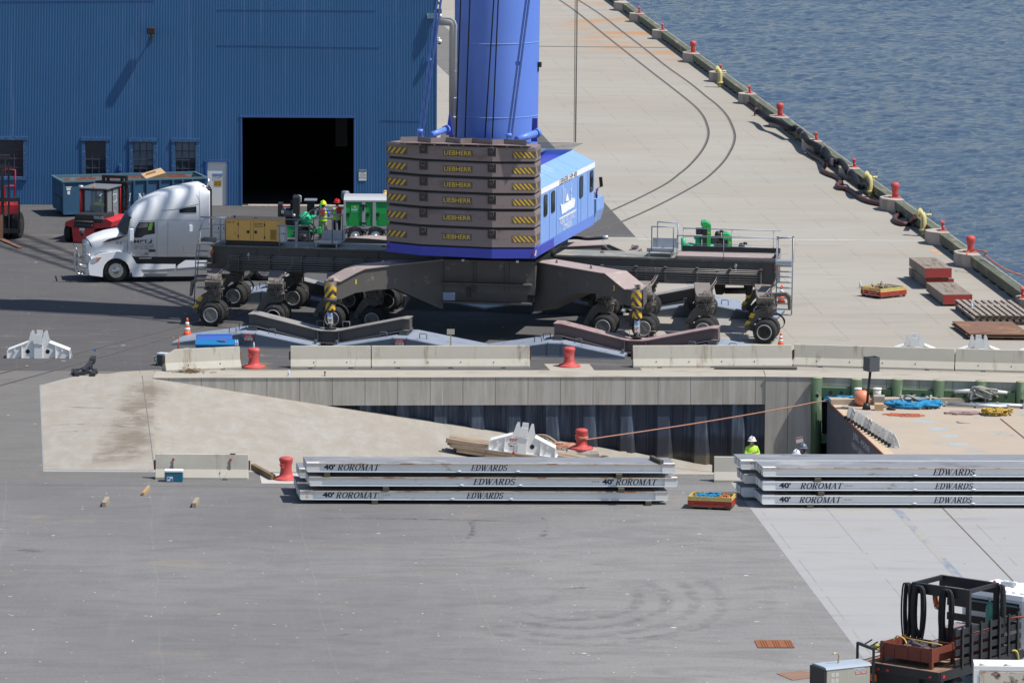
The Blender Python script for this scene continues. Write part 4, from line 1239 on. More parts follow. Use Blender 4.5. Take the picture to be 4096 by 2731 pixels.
Mfm=to_crane(FM)
def mxz(px,y=0.0):return FM.xz(px[0],px[1],y)
sk_t0=mxz(zc(1556,1125));sk_t1=mxz(zc(2075,800))
zsk=(mxz(zc(1556,1128))[1]+mxz(zc(2050,845))[1])/2
zw0=(mxz(zc(1562,655))[1]+mxz(zc(2062,400))[1])/2
zw1=(mxz(zc(1562,600))[1]+mxz(zc(2062,345))[1])/2
XM0=FM.xz(*zc(1557,900),0)[0]+0.02;XM1=mxz(zc(2063,640))[0]
mb=MB();mb.T=Mfm
mb.bb(0.0,XM1,0.0,0.6,zsk-.0,ZM0+0.0)
mb.build('side_skirt',M_BLUE,crane)
mb=MB();mb.T=Mfm
mb.bb(XM0,XM1,0.0,2.0,zsk+.004,zw0)
seams=[mxz(zc(x,700))[0]for x in(1640,1706,1905,1935,2000)]
for s_ in seams:mb.bb(s_,s_+.035,-.018,0,zsk+.02,zw0)
mb.build('house_wall',M_BLUEF,crane)
mb=MB();mb.T=Mfm;mb.bb(XM0,XM1+.02,-.015,2.0,zw0+.002,zw1);mb.build('white_band',M_WPRINT,crane)
q0=mxz(zc(1640,350),0.9);q1=mxz(zc(1985,178),0.9)
zup=(q0[1]+q1[1])/2
mb=MB();mb.T=Mfm
cuts=[XM0,mxz(zc(1712,505))[0],mxz(zc(1910,415))[0],XM1]
for a_,b_ in zip(cuts,cuts[1:]):
 mb.add([(a_,-.02,zw1),(b_-.03,-.02,zw1),(b_-.03,.95,zup),(a_,.95,zup),(a_,.0,zw1-.03),(b_-.03,.0,zw1-.03),(b_-.03,.99,zup-.05),(a_,.99,zup-.05)],[(0,1,2,3),(4,5,6,7),(0,1,5,4),(1,2,6,5),(2,3,7,6),(3,0,4,7)])
mb.build('sloped_panels',M_BLUEF,crane)
mb=MB();mb.T=Mfm
mb.add([(XM1-.03,0,zw1),(XM1-.03,.95,zup),(XM1-.03,2.0,zup),(XM1-.03,2.0,zw0)],[(0,1,2,3)])
mb.bb(XM1-.1,XM1-.03,.95,3.0,zw0,zup)
mb.build('end_panel',M_BLUEF,crane)
xr0=mxz(zc(1640,250),1.2)[0]
xr=mxz(zc(1860,240),.95)[0]
mb=MB();mb.T=Mfm
mb.bb(xr,XM1-.05,.96,3.4,zup-.03,zup+.03)
for k in range(5):mb.bb(xr+.2+.5*k,xr+.23+.5*k,1.0,3.3,zup+.03,zup+.05)
mb.build('house_roof',M('roof_plate_grey',(0.16,0.20,0.27),.55,.2,.2,1.5),crane)
mb=MB();mb.T=Mfm
mb.bb(XM0+.3,xr,1.9,3.3,ZS0+.5,zup-.75)
mb.bb(XM0+.3,xr,1.1,3.4,zup-.26,zup-.20);mb.bb(xr-.1,xr-.02,.98,3.4,zw1,zup-.03)
mb.bb(XM0+1.0,XM0+1.06,1.1,3.4,zw0,zup-.27)
mb.build('machinery_frame',M_BLUED,crane)
mb=MB();mb.T=Mfm;mb.bb(XM0+.4,xr-.12,2.05,3.6,zup-.03,zup+.03);mb.build('rear_roof_plate',M('roof_plate_blue',(0.12,0.18,0.33),.55,.2,.15,1.5),crane)
mb=MB();mb.T=Mfm;mb.bb(1.6,XM1-.1,1.2,5.0,ZS0+.02,ZS0+.45);mb.build('house_floor',M_BLK,crane)
def house_win(cx,cy,w,h,name='window'):
 c=mxz(zc(cx,cy));a_=mxz(zc(cx,cy-h/2));b_=mxz(zc(cx,cy+h/2));l=mxz(zc(cx-w/2,cy));r_=mxz(zc(cx+w/2,cy))
 W_,H_=(r_[0]-l[0]),a_[1]-b_[1]
 def rr(s,n=5):
  rad=0.12;pts=[]
  for(sx,sz,a0)in((1,1,0),(-1,1,90),(-1,-1,180),(1,-1,270)):
   for i in range(n):
    t=R(a0+90*i/(n-1));pts.append((c[0]+sx*(W_/2-rad)*1+math.cos(t)*rad*s,c[1]+sz*(H_/2-rad)+math.sin(t)*rad*s))
  return pts
 mb=MB();mb.T=Mfm;mb.prism(rr(1.0),-.03,-.002);o=mb.build(name,M_BLK,crane)
 mb=MB();mb.T=Mfm;mb.prism(rr(0.72),-.034,-.031);mb.build('pane',M_GLASSD,o)
house_win(1601,757,32,200);house_win(1672,722,32,200);house_win(1937,582,32,200);house_win(2034,528,30,195)
def on_fm(s,px0,px1,m,bold=0.0,y=-.02,hfac=None):
 a_=mxz(px0,y);b_=mxz(px1,y)
 return a_,b_
a_=mxz(zc(1732,555));b_=mxz(zc(1895,475));hh=0.23
text('LIEBHERR LHM 400',hh,M_BLK,crane,None,w=b_[0]-a_[0],bold=0.0,mat4=Mfm@Matrix.Translation((a_[0],-.022,(zw0+zw1)/2-hh/2))@Matrix.Rotation(PI/2,4,'X'))
def fmline(lo,hi,s,h):
 a_=mxz(lo);b_=mxz(hi)
 text(s,h,M_WPRINT,crane,None,w=b_[0]-a_[0],mat4=Mfm@Matrix.Translation((a_[0],-.022,(a_[1]+b_[1])/2))@Matrix.Rotation(PI/2,4,'X'))
fmline(zc(1737,945),zc(1878,868),'ALBANY PORT DISTRICT',0.26)
fmline(zc(1765,993),zc(1843,953),'COMMISSION',0.26)
mb=MB();mb.T=Mfm
def qd(pxs):
 mb.add([(mxz(p)[0],-.022,mxz(p)[1])for p in pxs],[tuple(range(len(pxs)))])
qd([zc(1740,742),zc(1765,750),zc(1838,706),zc(1880,698),zc(1870,770),zc(1752,845),zc(1748,790)])
qd([zc(1790,720),zc(1792,692),zc(1800,655),zc(1805,645),zc(1810,650),zc(1818,690),zc(1825,712)])
qd([zc(1840,705),zc(1838,690),zc(1872,685),zc(1874,697)])
for a1,b1 in((zc(1768,748),zc(1764,580)),(zc(1784,735),zc(1786,605)),(zc(1838,708),zc(1848,548)),(zc(1772,745),zc(1779,600)),(zc(1845,705),zc(1840,600))):
 A_,B_=mxz(a1),mxz(b1);mb.bar((A_[0],-.021,A_[1]),(B_[0],-.021,B_[1]),.045,.004,up=(0,1,0))
A_,B_=mxz(zc(1728,888)),mxz(zc(1887,797));mb.bar((A_[0],-.021,A_[1]),(B_[0],-.021,B_[1]),.05,.004,up=(0,1,0))
for k in range(4):
 A_,B_=mxz(zc(1752+2*k,795+13*k)),mxz(zc(1835-14*k,752+22*k));mb.bar((A_[0],-.0235,A_[1]),(B_[0],-.0235,B_[1]),.03,.003,up=(0,1,0))
mb.build('ship_emblem',M_WPRINT,crane)
mb=MB();q=sxz(zc(2088,650),sxy(zc(2075,800),5)[1]if False else M1[1]+.3)
Ym=M1[1]+.2
def sv(px,y):
 q=sxz(px,y);return(q[0],y,q[1])
mb.cyl(sv(zc(2084,690),Ym),sv(zc(2085,600),Ym),.04,n=8);mb.tube([sv(zc(2095,620),Ym),sv(zc(2098,590),Ym),sv(zc(2130,580),Ym),sv(zc(2132,560),Ym)],.018,6)
S_(mb).build('mirror_bracket',M_BLUED,crane)
mb=MB();a_=sv(zc(2126,535),Ym);mb.box((a_[0],a_[1],a_[2]),(.13,.08,.40),ry=R(-6));S_(mb).build('mirror',M_BLK,crane)
mb=MB();a_=sv(zc(2056,695),Ym+.2);b_=sv(zc(2090,920),Ym+.2)
mb.prism([(a_[0],a_[2]),(b_[0],a_[2]),(b_[0],b_[2]+.5),(a_[0]+.02,b_[2])],Ym,Ym+1.6)
S_(mb).build('cab_step',M_BLUEF,crane)
tl=sxz(zt(743,1150),0);tr_=sxz(zt(1488,1150),0);t0l=sxz(zt(743,0),0);t0r=sxz(zt(1507,0),0)
tcx=(tl[0]+tr_[0])/2;r_lo=(tr_[0]-tl[0])/2;tcx2=(t0l[0]+t0r[0])/2;r_hi=(t0r[0]-t0l[0])/2
z_lo=tl[1];z_hi=t0l[1]
kx=(tcx2-tcx)/(z_hi-z_lo);kr=(r_hi-r_lo)/(z_hi-z_lo)
TOPZ=34.0
def tc_at(z):return(tcx+kx*(z-z_lo),0.0)
def tr_at(z):return r_lo+kr*(z-z_lo)
mb=MB();rings=[]
zs=[ZS0+.3,z_lo,z_lo+2,z_hi,20,26,TOPZ]
for z in zs:
 c_=tc_at(z);r_=tr_at(z)if z<z_hi+1 else tr_at(z_hi)
 rings.append([(c_[0]+r_*math.cos(2*PI*i/64),r_*math.sin(2*PI*i/64),z)for i in range(64)])
mb.loft(rings)
S_(mb).build('tower',M_BLUE,crane)
for v in(405,1085):
 z=sxz(zt(1120,v+2),-r_lo)[1]
 mb=MB();c_=tc_at(z);r_=tr_at(z)+.012
 mb.lathe([(r_-.02,-.016),(r_,-.012),(r_,.012),(r_-.02,.016)],(c_[0],0,z),64)
 S_(mb).build('weld_seam',M_BLUEF,crane)
mb=MB()
bs,be=Vector((tcx2,1.8,22.0)),Vector((tcx2,26.0,54.0))
du=(be-bs).normalized();sd=Vector((1,0,0));up_=sd.cross(du)
for i,j in((-1,-1),(1,-1),(1,1),(-1,1)):
 mb.cyl(bs+sd*i*.3+up_*j*.3,be+sd*i*.9+up_*j*.9,.12,n=8)
for k in range(24):
 f0,f1=k/24,(k+1)/24
 p0_=bs.lerp(be,f0);p1_=bs.lerp(be,f1);e0=.3+.6*f0;e1=.3+.6*f1;s=1 if k%2 else-1
 mb.cyl(p0_+sd*s*e0+up_*e0,p1_-sd*s*e1+up_*e1,.06,n=6)
 mb.cyl(p0_+sd*s*e0-up_*e0,p1_-sd*s*e1-up_*e1,.06,n=6)
S_(mb).build('boom',M_BLUE,crane)
mb=MB();mb.bb(tcx2-1.3,tcx2+1.3,-1.4,1.4,TOPZ,TOPZ+1.0);mb.cyl((tcx2-1.2,-1.0,TOPZ+2.2),(tcx2+1.2,-1.0,TOPZ+2.2),.8,n=20)
for x in(-1.1,1.1):mb.bar((tcx2+x,1.0,TOPZ+1),(tcx2+x,-1.2,TOPZ+3),.2)
S_(mb).build('tower_head',M_BLUE,crane)
mb=MB()
for v,o_ in((1,.0),(2,.3)):mb.bb(tcx2-2.2,tcx2-1.75,-.3-o_,.5,16.0+6*v,16.1+6*v)
mb.cyl((tcx2-2.1,-.2,14),(tcx2-2.1,-.2,TOPZ),.03,n=6);mb.cyl((tcx2-2.1,.3,14),(tcx2-2.1,.3,TOPZ),.03,n=6)
S_(mb).build('tower_ladder',M_BLUE,crane)
def long_bar(name,p_lo,p_hi,y_lo,y_hi,r,m,n=8,k=6.0):
 a_=Vector(sv(p_lo,y_lo));b_=Vector(sv(p_hi,y_hi))
 kk=(TOPZ+1-a_.z)/(b_.z-a_.z)
 mb=MB();mb.cyl(a_,a_+(b_-a_)*kk,r,n=n)
 return S_(mb).build(name,m,crane)
yR=B1[1]+.55
for q0,q1 in((zt(405,1240),zt(572,0)),(zt(440,1240),zt(606,0)),(zt(1218,1270),zt(1388,0)),(zt(1250,1270),zt(1415,0))):
 long_bar('pendant_bar',q0,q1,yR,yR+.9,.045,M_BLUE)
mb=MB()
for q in(zt(506,550),zt(1315,585)):
 a_=sv(q,yR+.55);mb.cyl((a_[0]-.1,a_[1],a_[2]),(a_[0]+.1,a_[1],a_[2]),.075,n=12)
for q in(zt(415,1205),zt(1230,1243)):
 a_=sv(q,yR);mb.cyl((a_[0]-.12,a_[1],a_[2]),(a_[0]+.12,a_[1],a_[2]),.08,n=12)
 mb.bb(a_[0]-.1,a_[0]-.06,a_[1]-.06,a_[1]+.06,a_[2]-.35,a_[2]);mb.bb(a_[0]+.08,a_[0]+.12,a_[1]-.06,a_[1]+.06,a_[2]-.35,a_[2])
S_(mb).build('pendant_pins',M_BLUE,crane)
for q0,q1 in((zt(745,1260),zt(787,0)),(zt(826,1260),zt(872,0)),(zt(1010,1265),zt(1091,0)),(zt(1078,1265),zt(1132,0))):
 long_bar('tower_rope',q0,q1,-2.3,-2.2,.028,M_BLACK,6)
for dx,dx2 in((-14,-10),(-2,2),(8,6)):
 long_bar('hoist_rope',zt(1838+dx2,1308),zt(1852+dx,0),1.2,1.4,.012,M_BLACK,6)
for pts,y_,r_ in(((zt(515,1242),zt(650,1190)),yR+.9,.12),((zt(1300,1285),zt(1480,1225)),yR+1.2,.14)):
 mb=MB();a_=sv(pts[0],y_-.6);b_=sv(pts[1],y_+.4);mb.cyl(a_,b_,r_,n=16)
 mb.cyl(b_,Vector(b_)+(Vector(b_)-Vector(a_)).normalized()*.12,r_*1.35,n=16)
 S_(mb).build('brace_tube',M_BLUE,crane)
mb=MB();a_=sv(zt(690,1240),yR+1.6);b_=sv(zt(690,1050),yR+1.6)
mb.prism([(a_[0]-.15,a_[2]),(a_[0]+.15,a_[2]),(b_[0]+.03,b_[2]),(b_[0]-.03,b_[2])],yR+1.5,yR+1.6)
a_=sv(zt(1460,1300),yR+2.4);b_=sv(zt(1460,1085),yR+2.4)
mb.prism([(a_[0]-.1,a_[2]),(a_[0]+.15,a_[2]),(b_[0]+.15,b_[2]),(b_[0]-.05,b_[2])],yR+2.3,yR+2.4)
S_(mb).build('brace_plate',M_BLUED,crane)
mb=MB();q=sv(zt(1500,590),0);mb.bb(q[0]-.03,q[0]+.12,-.1,.1,q[2]-.12,q[2]+.08);mb.bb(q[0]-.08,q[0]+.02,-.06,.06,q[2]-.3,q[2]-.1)
S_(mb).build('tower_lamp',M_BLK,crane)
yd=-1.9
mb=MB();pts=[sv(zt(585,198),yd),sv(zt(690,203),yd),sv(zt(712,212),yd),sv(zt(721,240),yd),sv(zt(718,300),yd),sv(zt(714,1260),yd)]
mb.tube(pts,.16,16);S_(mb).build('exhaust_duct',M('stainless_duct',(0.42,0.42,0.41),.45,.4,.1,1.0),crane)
mb=MB()
for v in(555,655,900,1075):
 q=sv(zt(716,v),yd);mb.cyl((q[0],yd,q[2]-.015),(q[0],yd,q[2]+.015),.17,n=18)
S_(mb).build('duct_clamp',M_GALV,crane)
ztop=slabs[-1][1]
mb=MB()
cat=[zc(240,100),zc(410,95),zc(525,135),zc(670,112),zc(805,122),zc(915,150),zc(1105,130),zc(1218,150),zc(1425,140)]
yk=B1[1]+.15
tp=[sxz(q,yk+(.35 if i%2 else .0))for i,q in enumerate(cat)]
for i in range(len(cat)-1):
 (xa_,za_),(xb_,zb2)=tp[i],tp[i+1];ya=yk+(.35 if i%2 else 0);yb2=yk+(.35 if(i+1)%2 else 0)
 vs=[(xa_,ya,ztop+.10),(xb_,yb2,ztop+.10),(xb_,yb2,ztop+.30),(xa_,ya,ztop+.30)]
 mb.add(vs+[(x,y+.02,z)for x,y,z in vs],[(0,1,2,3),(7,6,5,4),(0,4,5,1),(1,5,6,2),(2,6,7,3),(3,7,4,0)])
x_a,x_b=tp[0][0]-.1,tp[-1][0]+.1
mb.bb(x_a,x_b,yk-.1,yk+.7,ztop+.07,ztop+.10)
for i in range(9):
 xx=x_a+(x_b-x_a)*(i+.5)/9;mb.bb(xx-.04,xx+.04,yk,yk+.1,ztop,ztop+.07)
S_(mb).build('tray_walkway',M_CWT,crane)
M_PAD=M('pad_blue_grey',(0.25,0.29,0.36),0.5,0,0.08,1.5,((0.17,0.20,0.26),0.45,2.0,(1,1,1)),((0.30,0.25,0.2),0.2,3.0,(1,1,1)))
M_PADD=M('pad_shade_tone',(0.105,0.135,0.175),0.55,0,0.08,1.5)  # shade painted into the pads' upright faces; loops and lugs share the tone
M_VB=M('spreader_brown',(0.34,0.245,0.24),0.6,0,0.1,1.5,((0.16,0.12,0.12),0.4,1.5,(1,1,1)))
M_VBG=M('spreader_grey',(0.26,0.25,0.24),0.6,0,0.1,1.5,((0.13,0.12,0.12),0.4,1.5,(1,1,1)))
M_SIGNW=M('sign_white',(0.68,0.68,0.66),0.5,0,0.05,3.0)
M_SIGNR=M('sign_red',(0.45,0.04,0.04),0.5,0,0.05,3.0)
M_VBS=M('spreader_brown_shade',(0.15,0.11,0.11),0.6,0,0.1,1.5)  # darker copy of the brown: shade on the beam's upright faces as colour
M_VBGS=M('spreader_grey_shade',(0.10,0.092,0.092),0.6,0,0.1,1.5)  # same for the grey beams, upright faces coloured as if shaded
PW=1.15
def wedge_mb(flip=1):
 sec=[(-3.1,0.02,0.13),(-0.28,0.02,0.60),(0.28,0.02,0.60),(2.75,0.02,0.16)]
 mb=MB();rings=[]
 for x,zb,zt_ in sec:
  e=0.06
  rings.append([(x*flip,-PW,zb),(x*flip,-PW,zt_-e),(x*flip,-PW+e*.4,zt_-e*.25),(x*flip,-PW+e*1.3,zt_),(x*flip,PW-e,zt_),(x*flip,PW,zt_-e),(x*flip,PW,zb)])
 mb.loft(rings,smooth=False)
 for x in(-0.28,0.28):
  mb.bb(x*flip-.012,x*flip+.012,-PW-.012,-PW,0.02,0.6)
 mb.bb(-3.1,2.75,-PW-.03,-PW,0.005,0.035)if flip==1 else mb.bb(-2.75,3.1,-PW-.03,-PW,0.005,0.035)
 return mb
def loop_mb(n=1):
 mb=MB()
 mb.tube([(-.14,0,0),(-.14,0,.19),(-.11,0,.22),(.11,0,.22),(.14,0,.19),(.14,0,0)],.018,8)
 return mb
def make_wedge(flip,label,sign):
 t_=thing('support_pad',(0,0,0),0,label,'support pad','blue wedge support pads under the crane')
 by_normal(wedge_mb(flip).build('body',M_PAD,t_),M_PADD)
 mb=MB();mb.bb(-.16,.16,-.55,-.2,.60,.70);mb.bb(-.16,.16,.2,.55,.60,.70);mb.cyl((-.2,-.38,.74),(.2,-.38,.74),.05,n=10)
 mb.bb(-.2,.2,-.62,-.13,.60,.625)
 mb.build('hinge_block',M('hinge_dark',(0.07,0.08,0.09),.5),t_)
 for x,y in((-.75,-.75),(-.55,.1),(.85,-.75)):
  zz=0.60-(abs(x)-.28)*(.47/2.82 if x*flip<0 else .44/2.47)
  loop_mb().build('lifting_loop',M_PADD,t_).location=(x,y,zz-.01)
 mb=MB();mb.bb(2.62*flip-.04,2.62*flip+.04,-PW+.25,-PW+.45,.12,.34)
 mb.build('stop_lug',M_PADD,t_)
 if sign:
  s_=MB();s_.bb(-.2,.17,-PW-.022,-PW-.012,.27,.53);so=s_.build('danger_plate',M_SIGNR,t_)
  s_=MB();s_.bb(-.18,.15,-PW-.026,-PW-.0225,.29,.39);s_.build('danger_plate_panel',M_SIGNW,so)
  text('KEEP OFF',.07,M_BLK,so,(-.165,-PW-.029,.305),w=.29,bold=.01)
  text('DANGER',.07,M_SIGNW,so,(-.15,-PW-.0245,.42),w=.27,bold=.01)
 return t_
def vbeam(label,m,loc,rz):
 t_=thing('spreader_beam',loc,rz,label,'spreader beam','V shaped spreader beams on the support pads')
 pts=[(-3.25,1.24),(-2.95,1.235),(-0.55,0.70),(-0.3,0.66),(0.3,0.66),(0.55,0.70),(3.0,1.235),(3.25,1.24)]
 hw=0.45
 mb=MB()
 def sweep(y0,y1,d0,d1,close=True):
  rings=[[(x,y0,z-d0),(x,y1,z-d0),(x,y1,z-d1),(x,y0,z-d1)]for x,z in pts]
  mb.loft(rings,smooth=False)
 sweep(-hw,hw,0,.05)
 sweep(-.25,.25,.051,.47)
 sweep(-hw,hw,.471,.51)
 for x in(-.42,.42):
  mb.bb(x-.02,x+.02,-hw,-.25,.19,.62)
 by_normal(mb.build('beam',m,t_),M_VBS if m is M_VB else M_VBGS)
 mb=MB()
 for x in(-.5,.55):
  mb.tube([(x-.14,hw-.05,.70),(x-.14,hw-.05,.93),(x+.14,hw-.05,.93),(x+.14,hw-.05,.70)],.018,8)
 mb.build('lifting_loops',m,t_)
 return t_
wA={}
names={(-1,0):('left rear leg','near left'),}
for k,(sg,far)in enumerate(((-1,0),(1,0),(-1,1),(1,1))):
 cx=LEGS[0][0]if sg<0 else LEGS[1][0]
 cy=-6.2 if not far else 6.2
 if far:cx-=2.1
 c=CF.w(cx,cy,0);
 where={(-1,0):'under the left crane leg nearest the viewer',(1,0):'under the right crane leg nearest the viewer',(-1,1):'under the far left crane leg',(1,1):'under the far right crane leg'}[(sg,far)]
 vbeam('%s V shaped spreader beam %s'%('grey brown' if sg<0 or far else 'pink brown',where),M_VBG if sg<0 or far else M_VB,(c.x,c.y,0.0),CA)
 for side in(-1,1):
  p=CF.w(cx+side*3.05,cy,0)
  fl=1 if side<0 else-1
  lab='%s blue grey wedge pad %s'%('left' if side<0 else 'right',where)
  key=(fl,(not far and sg<0))
  if key not in wA:
   o=make_wedge(fl,lab,key[1]);wA[key]=o
   o.location=p;o.rotation_euler=(0,0,CA)
  else:
   o=dup(wA[key],p,CA,lab,'blue wedge support pads under the crane')
WY=250.6
WX0,WX1=-62.0,P(1741,830).x
M_CORR=M('corrugated_blue',(0.052,0.158,0.335),0.45,0.0,0.10,0.35,((0.045,0.14,0.31),0.35,0.25,(1,1,0.4)),((0.10,0.20,0.40),0.4,0.8,(4,1,.1)),spec=0.4)
M_TRIMB=M('trim_blue',(0.045,0.115,0.30),0.5,0,0.15,2.0)
wh=thing('warehouse',(0,0,0),0,'large blue corrugated warehouse with a wide dark doorway','warehouse')
def WZ(X,Y,y=WY):
 d=ray(X,Y);t_=y/d.y
 v=CPOS+d*t_
 return v.x,v.z
zz1=Z(0,0,.43554);zz5=Z(0,500,.38265)
dx0,dz1=WZ(966,470);dx1,_=WZ(1418,470)
HT=15.5
openings=[]
openings.append((dx0,dx1,0.0,dz1))
wins=[]
for a_,b_ in(((-140,160),(245,485)),((890,170),(1108,490)),((1390,180),(1605,480)),((1833,182),(2045,470))):
 x0,z1=WZ(*zz5(*a_));x1,z0=WZ(*zz5(*b_))
 if z0>1.2:z0=min(z0,WZ(*zz5(0,540))[1])
 wins.append((x0,x1,z0,z1));openings.append((x0,x1,z0,z1))
sdx0,sdz1=WZ(*z6(88,140));sdx1,_=WZ(*z6(318,665))
openings.append((sdx0,sdx1,0.0,sdz1))
openings.sort()
mb=MB()
PITCHC=0.076;NP=6;AMP=0.017
def corr_sheet(xa,xb,za,zb,y=WY):
 n=max(1,int(round((xb-xa)/PITCHC*NP)))
 vs=[]
 for i in range(n+1):
  x=xa+(xb-xa)*i/n
  yy=y-AMP*math.sin(2*PI*x/PITCHC)
  vs+=[(x,yy,za),(x,yy,zb)]
 mb.add(vs,[(2*i,2*i+2,2*i+3,2*i+1)for i in range(n)],True)
cur=-40.0
for(a_,b_,c_,d_)in openings:
 corr_sheet(cur,a_,0.0,HT)
 if c_>0.05:corr_sheet(a_,b_,0.0,c_)
 corr_sheet(a_,b_,d_,HT)
 cur=b_
corr_sheet(cur,WX1,0.0,HT)
mb.build('front_wall',M_CORR,wh)
mb=MB()
mb.add([(-40.0,WY,0),(-62,WY,0),(-62,WY,HT),(-40,WY,HT)],[(0,1,2,3)])
mb.bb(WX1-.02,WX1+.06,WY-.03,WY+.05,0,HT)
mb.build('corner_trim',M_TRIMB,wh)
mb=MB()
mb.add([(WX1,WY,0),(WX1-1.5,WY+40,0),(WX1-1.5,WY+40,HT),(WX1,WY,HT)],[(0,1,2,3)])
mb.add([(-62,WY,0),(-62,WY+40,0),(-62,WY+40,HT),(-62,WY,HT)],[(0,1,2,3)])
mb.add([(-62,WY+40,0),(WX1-1.5,WY+40,0),(WX1-1.5,WY+40,HT),(-62,WY+40,HT)],[(0,1,2,3)])
mb.build('side_walls',M_CORR,wh)
mb=MB();mb.prism([(-62.6,WY-.9),(WX1+.5,WY-.9),(WX1-1.0,WY+40.5),(-62.6,WY+40.5)],HT,HT+.35,'xy')
mb.build('roof',M('roof_metal',(0.35,0.37,0.39),.5),wh)
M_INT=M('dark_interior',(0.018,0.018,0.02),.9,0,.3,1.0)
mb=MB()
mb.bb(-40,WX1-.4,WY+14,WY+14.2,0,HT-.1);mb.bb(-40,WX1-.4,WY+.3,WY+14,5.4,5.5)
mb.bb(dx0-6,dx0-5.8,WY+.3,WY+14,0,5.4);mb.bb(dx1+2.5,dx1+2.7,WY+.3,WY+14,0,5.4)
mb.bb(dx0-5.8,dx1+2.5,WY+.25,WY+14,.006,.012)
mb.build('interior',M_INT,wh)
mb=MB()
mb.bb(dx0-.05,dx0+.03,WY-.04,WY+.1,0,dz1+.05);mb.bb(dx1-.03,dx1+.05,WY-.04,WY+.1,0,dz1+.05);mb.bb(dx0-.1,dx1+.05,WY-.05,WY+.1,dz1,dz1+.09)
mb.build('doorway_frame',M_TRIMB,wh)
mb=MB();mb.bb(dx0+.3,dx1+0.0,WY-.35,WY+.3,.006,.05);mb.build('doorway_sill',M('rough_sill',(0.36,0.33,0.29),.9,0,.3,3.0,((0.2,0.18,0.15),.5,4.0,(1,1,1))),wh)
mb=MB();mb.bb(dx1-1.1,dx1-.5,WY+5,WY+5.1,2.4,4.2);mb.build('hanging_strip',M('dim_curtain',(0.06,.06,.065),.8),wh)
M_BRICKT=M('blue_window_surround',(0.035,0.10,0.23),.6,0,.3,14.0,((0.12,0.25,0.42),.5,10.0,(1,1,2)))
M_PANED=M('window_pane_dark',(0.03,0.04,0.055),.12,0,.4,1.2,spec=.7)
M_PANEL=M('window_pane_milky',(0.13,0.17,0.22),.35,0,.25,1.5)
for k,(x0,x1,z0,z1)in enumerate(wins):
 w_=bpy.data.objects.new('window',None);
 mb=MB()
 t_=.18
 mb.bb(x0-t_,x0,WY-.06,WY+.12,z0-.12,z1+.15);mb.bb(x1,x1+t_,WY-.06,WY+.12,z0-.12,z1+.15)
 mb.bb(x0-t_-.03,x1+t_+.03,WY-.09,WY+.12,z1+.03,z1+.19);mb.bb(x0-t_,x1+t_,WY-.10,WY+.12,z0-.16,z0)
 fr=mb.build('window',M_BRICKT,wh)
 mb=MB();mb.bb(x0,x1,WY+.08,WY+.1,z0,z1);mb.build('pane',M_PANED if k!=2 else M_PANEL,fr)
 if k in(2,3):
  mb=MB();n_=(0.45 if k==3 else 0.3)
  mb.bb(x0,x1,WY+.068,WY+.078,z1-(z1-z0)*n_,z1);mb.build('blind',M_PANEL,fr)
  if k==2:
   mb=MB();mb.bb(x0,x1,WY+.065,WY+.078,z0,z0+(z1-z0)*.34);mb.build('lower_pane',M_PANED,fr)
 mb=MB()
 nc=3 if k else 4
 for i in range(nc+1):
  xx=x0+(x1-x0)*i/nc;mb.bb(xx-.02,xx+.02,WY+.04,WY+.067,z0,z1)
 for i in range(5):
  zq=z0+(z1-z0)*i/4;mb.bb(x0,x1,WY+.035,WY+.066,zq-.02-(.012 if i==2 else 0),zq+.02)
 mb.build('glazing_bars',M('bar_dark',(0.06,0.065,0.09),.6),fr)
for(Xa,Ya,Xb,Yb)in((868,38,1500,42),(868,180,1520,190),(1520,480,1690,484),(1,6,620,2)):
 a_=WZ(Xa,Ya);b_=WZ(Xb,Yb);mb=MB();mb.bar((a_[0],WY-.022,a_[1]),(b_[0],WY-.022,b_[1]),.012,.025,up=(0,0,1));mb.build('sheet_lap',M_TRIMB,wh)
mb=MB();mb.bb(sdx0,sdx1,WY+.02,WY+.08,.01,sdz1);dr=mb.build('side_door',M_WHITE,wh)
mb=MB();mb.bb(sdx0-.09,sdx0,WY-.05,WY+.1,0,sdz1+.09);mb.bb(sdx1,sdx1+.07,WY-.05,WY+.1,0,sdz1+.09);mb.bb(sdx0-.16,sdx1+.1,WY-.06,WY+.1,sdz1,sdz1+.09)
mb.build('door_frame',M_TRIMB,dr)
def wall_sign(name,pa_,pb_,y,bg,parent):
 a_=WZ(*pa_,y);b_=WZ(*pb_,y)
 mb=MB();mb.bb(a_[0],b_[0],y-.006,y,b_[1],a_[1])
 return mb.build(name,bg,parent),a_[0],b_[0],b_[1],a_[1]
M_SBLUE=M('sign_blue',(0.03,0.13,0.5),.5);M_SYEL=M('sign_amber',(0.62,0.36,0.04),.5)
so,a_,b_,c_,d_=wall_sign('notice_sign',z6(150,277),z6(264,352),WY+.018,M('sign_pale',(0.5,0.56,0.62),.5),dr)
mb=MB();mb.bb(a_,b_,WY+.006,WY+.011,d_-.09,d_);mb.build('notice_header',M_SBLUE,so)
text('NOTICE',.06,M_SIGNW,so,(a_+.04,WY+.004,d_-.075),w=b_-a_-.08)
text('SAFETY GLASSES',.05,M_BLK,so,(a_+.02,WY+.010,d_-.17),w=b_-a_-.04)
text('REQUIRED',.05,M_BLK,so,(a_+.1,WY+.010,d_-.24),w=b_-a_-.2)
so,a_,b_,c_,d_=wall_sign('caution_sign',z6(166,363),z6(255,428),WY+.018,M_SYEL,dr)
for i,w_ in enumerate(('CAUTION','HARD HAT','REQUIRED')):
 text(w_,.055,M_BLK,so,(a_+.02,WY+.009,d_-.075-.075*i),w=b_-a_-.04,bold=.01)
so,a_,b_,c_,d_=wall_sign('warning_sign',z6(1867,232),z6(1957,362),WY-.03,M_SIGNW,wh)
tag(so,'small white warning sign on the blue wall right of the doorway','sign');so.parent=None
so.location=wh.location
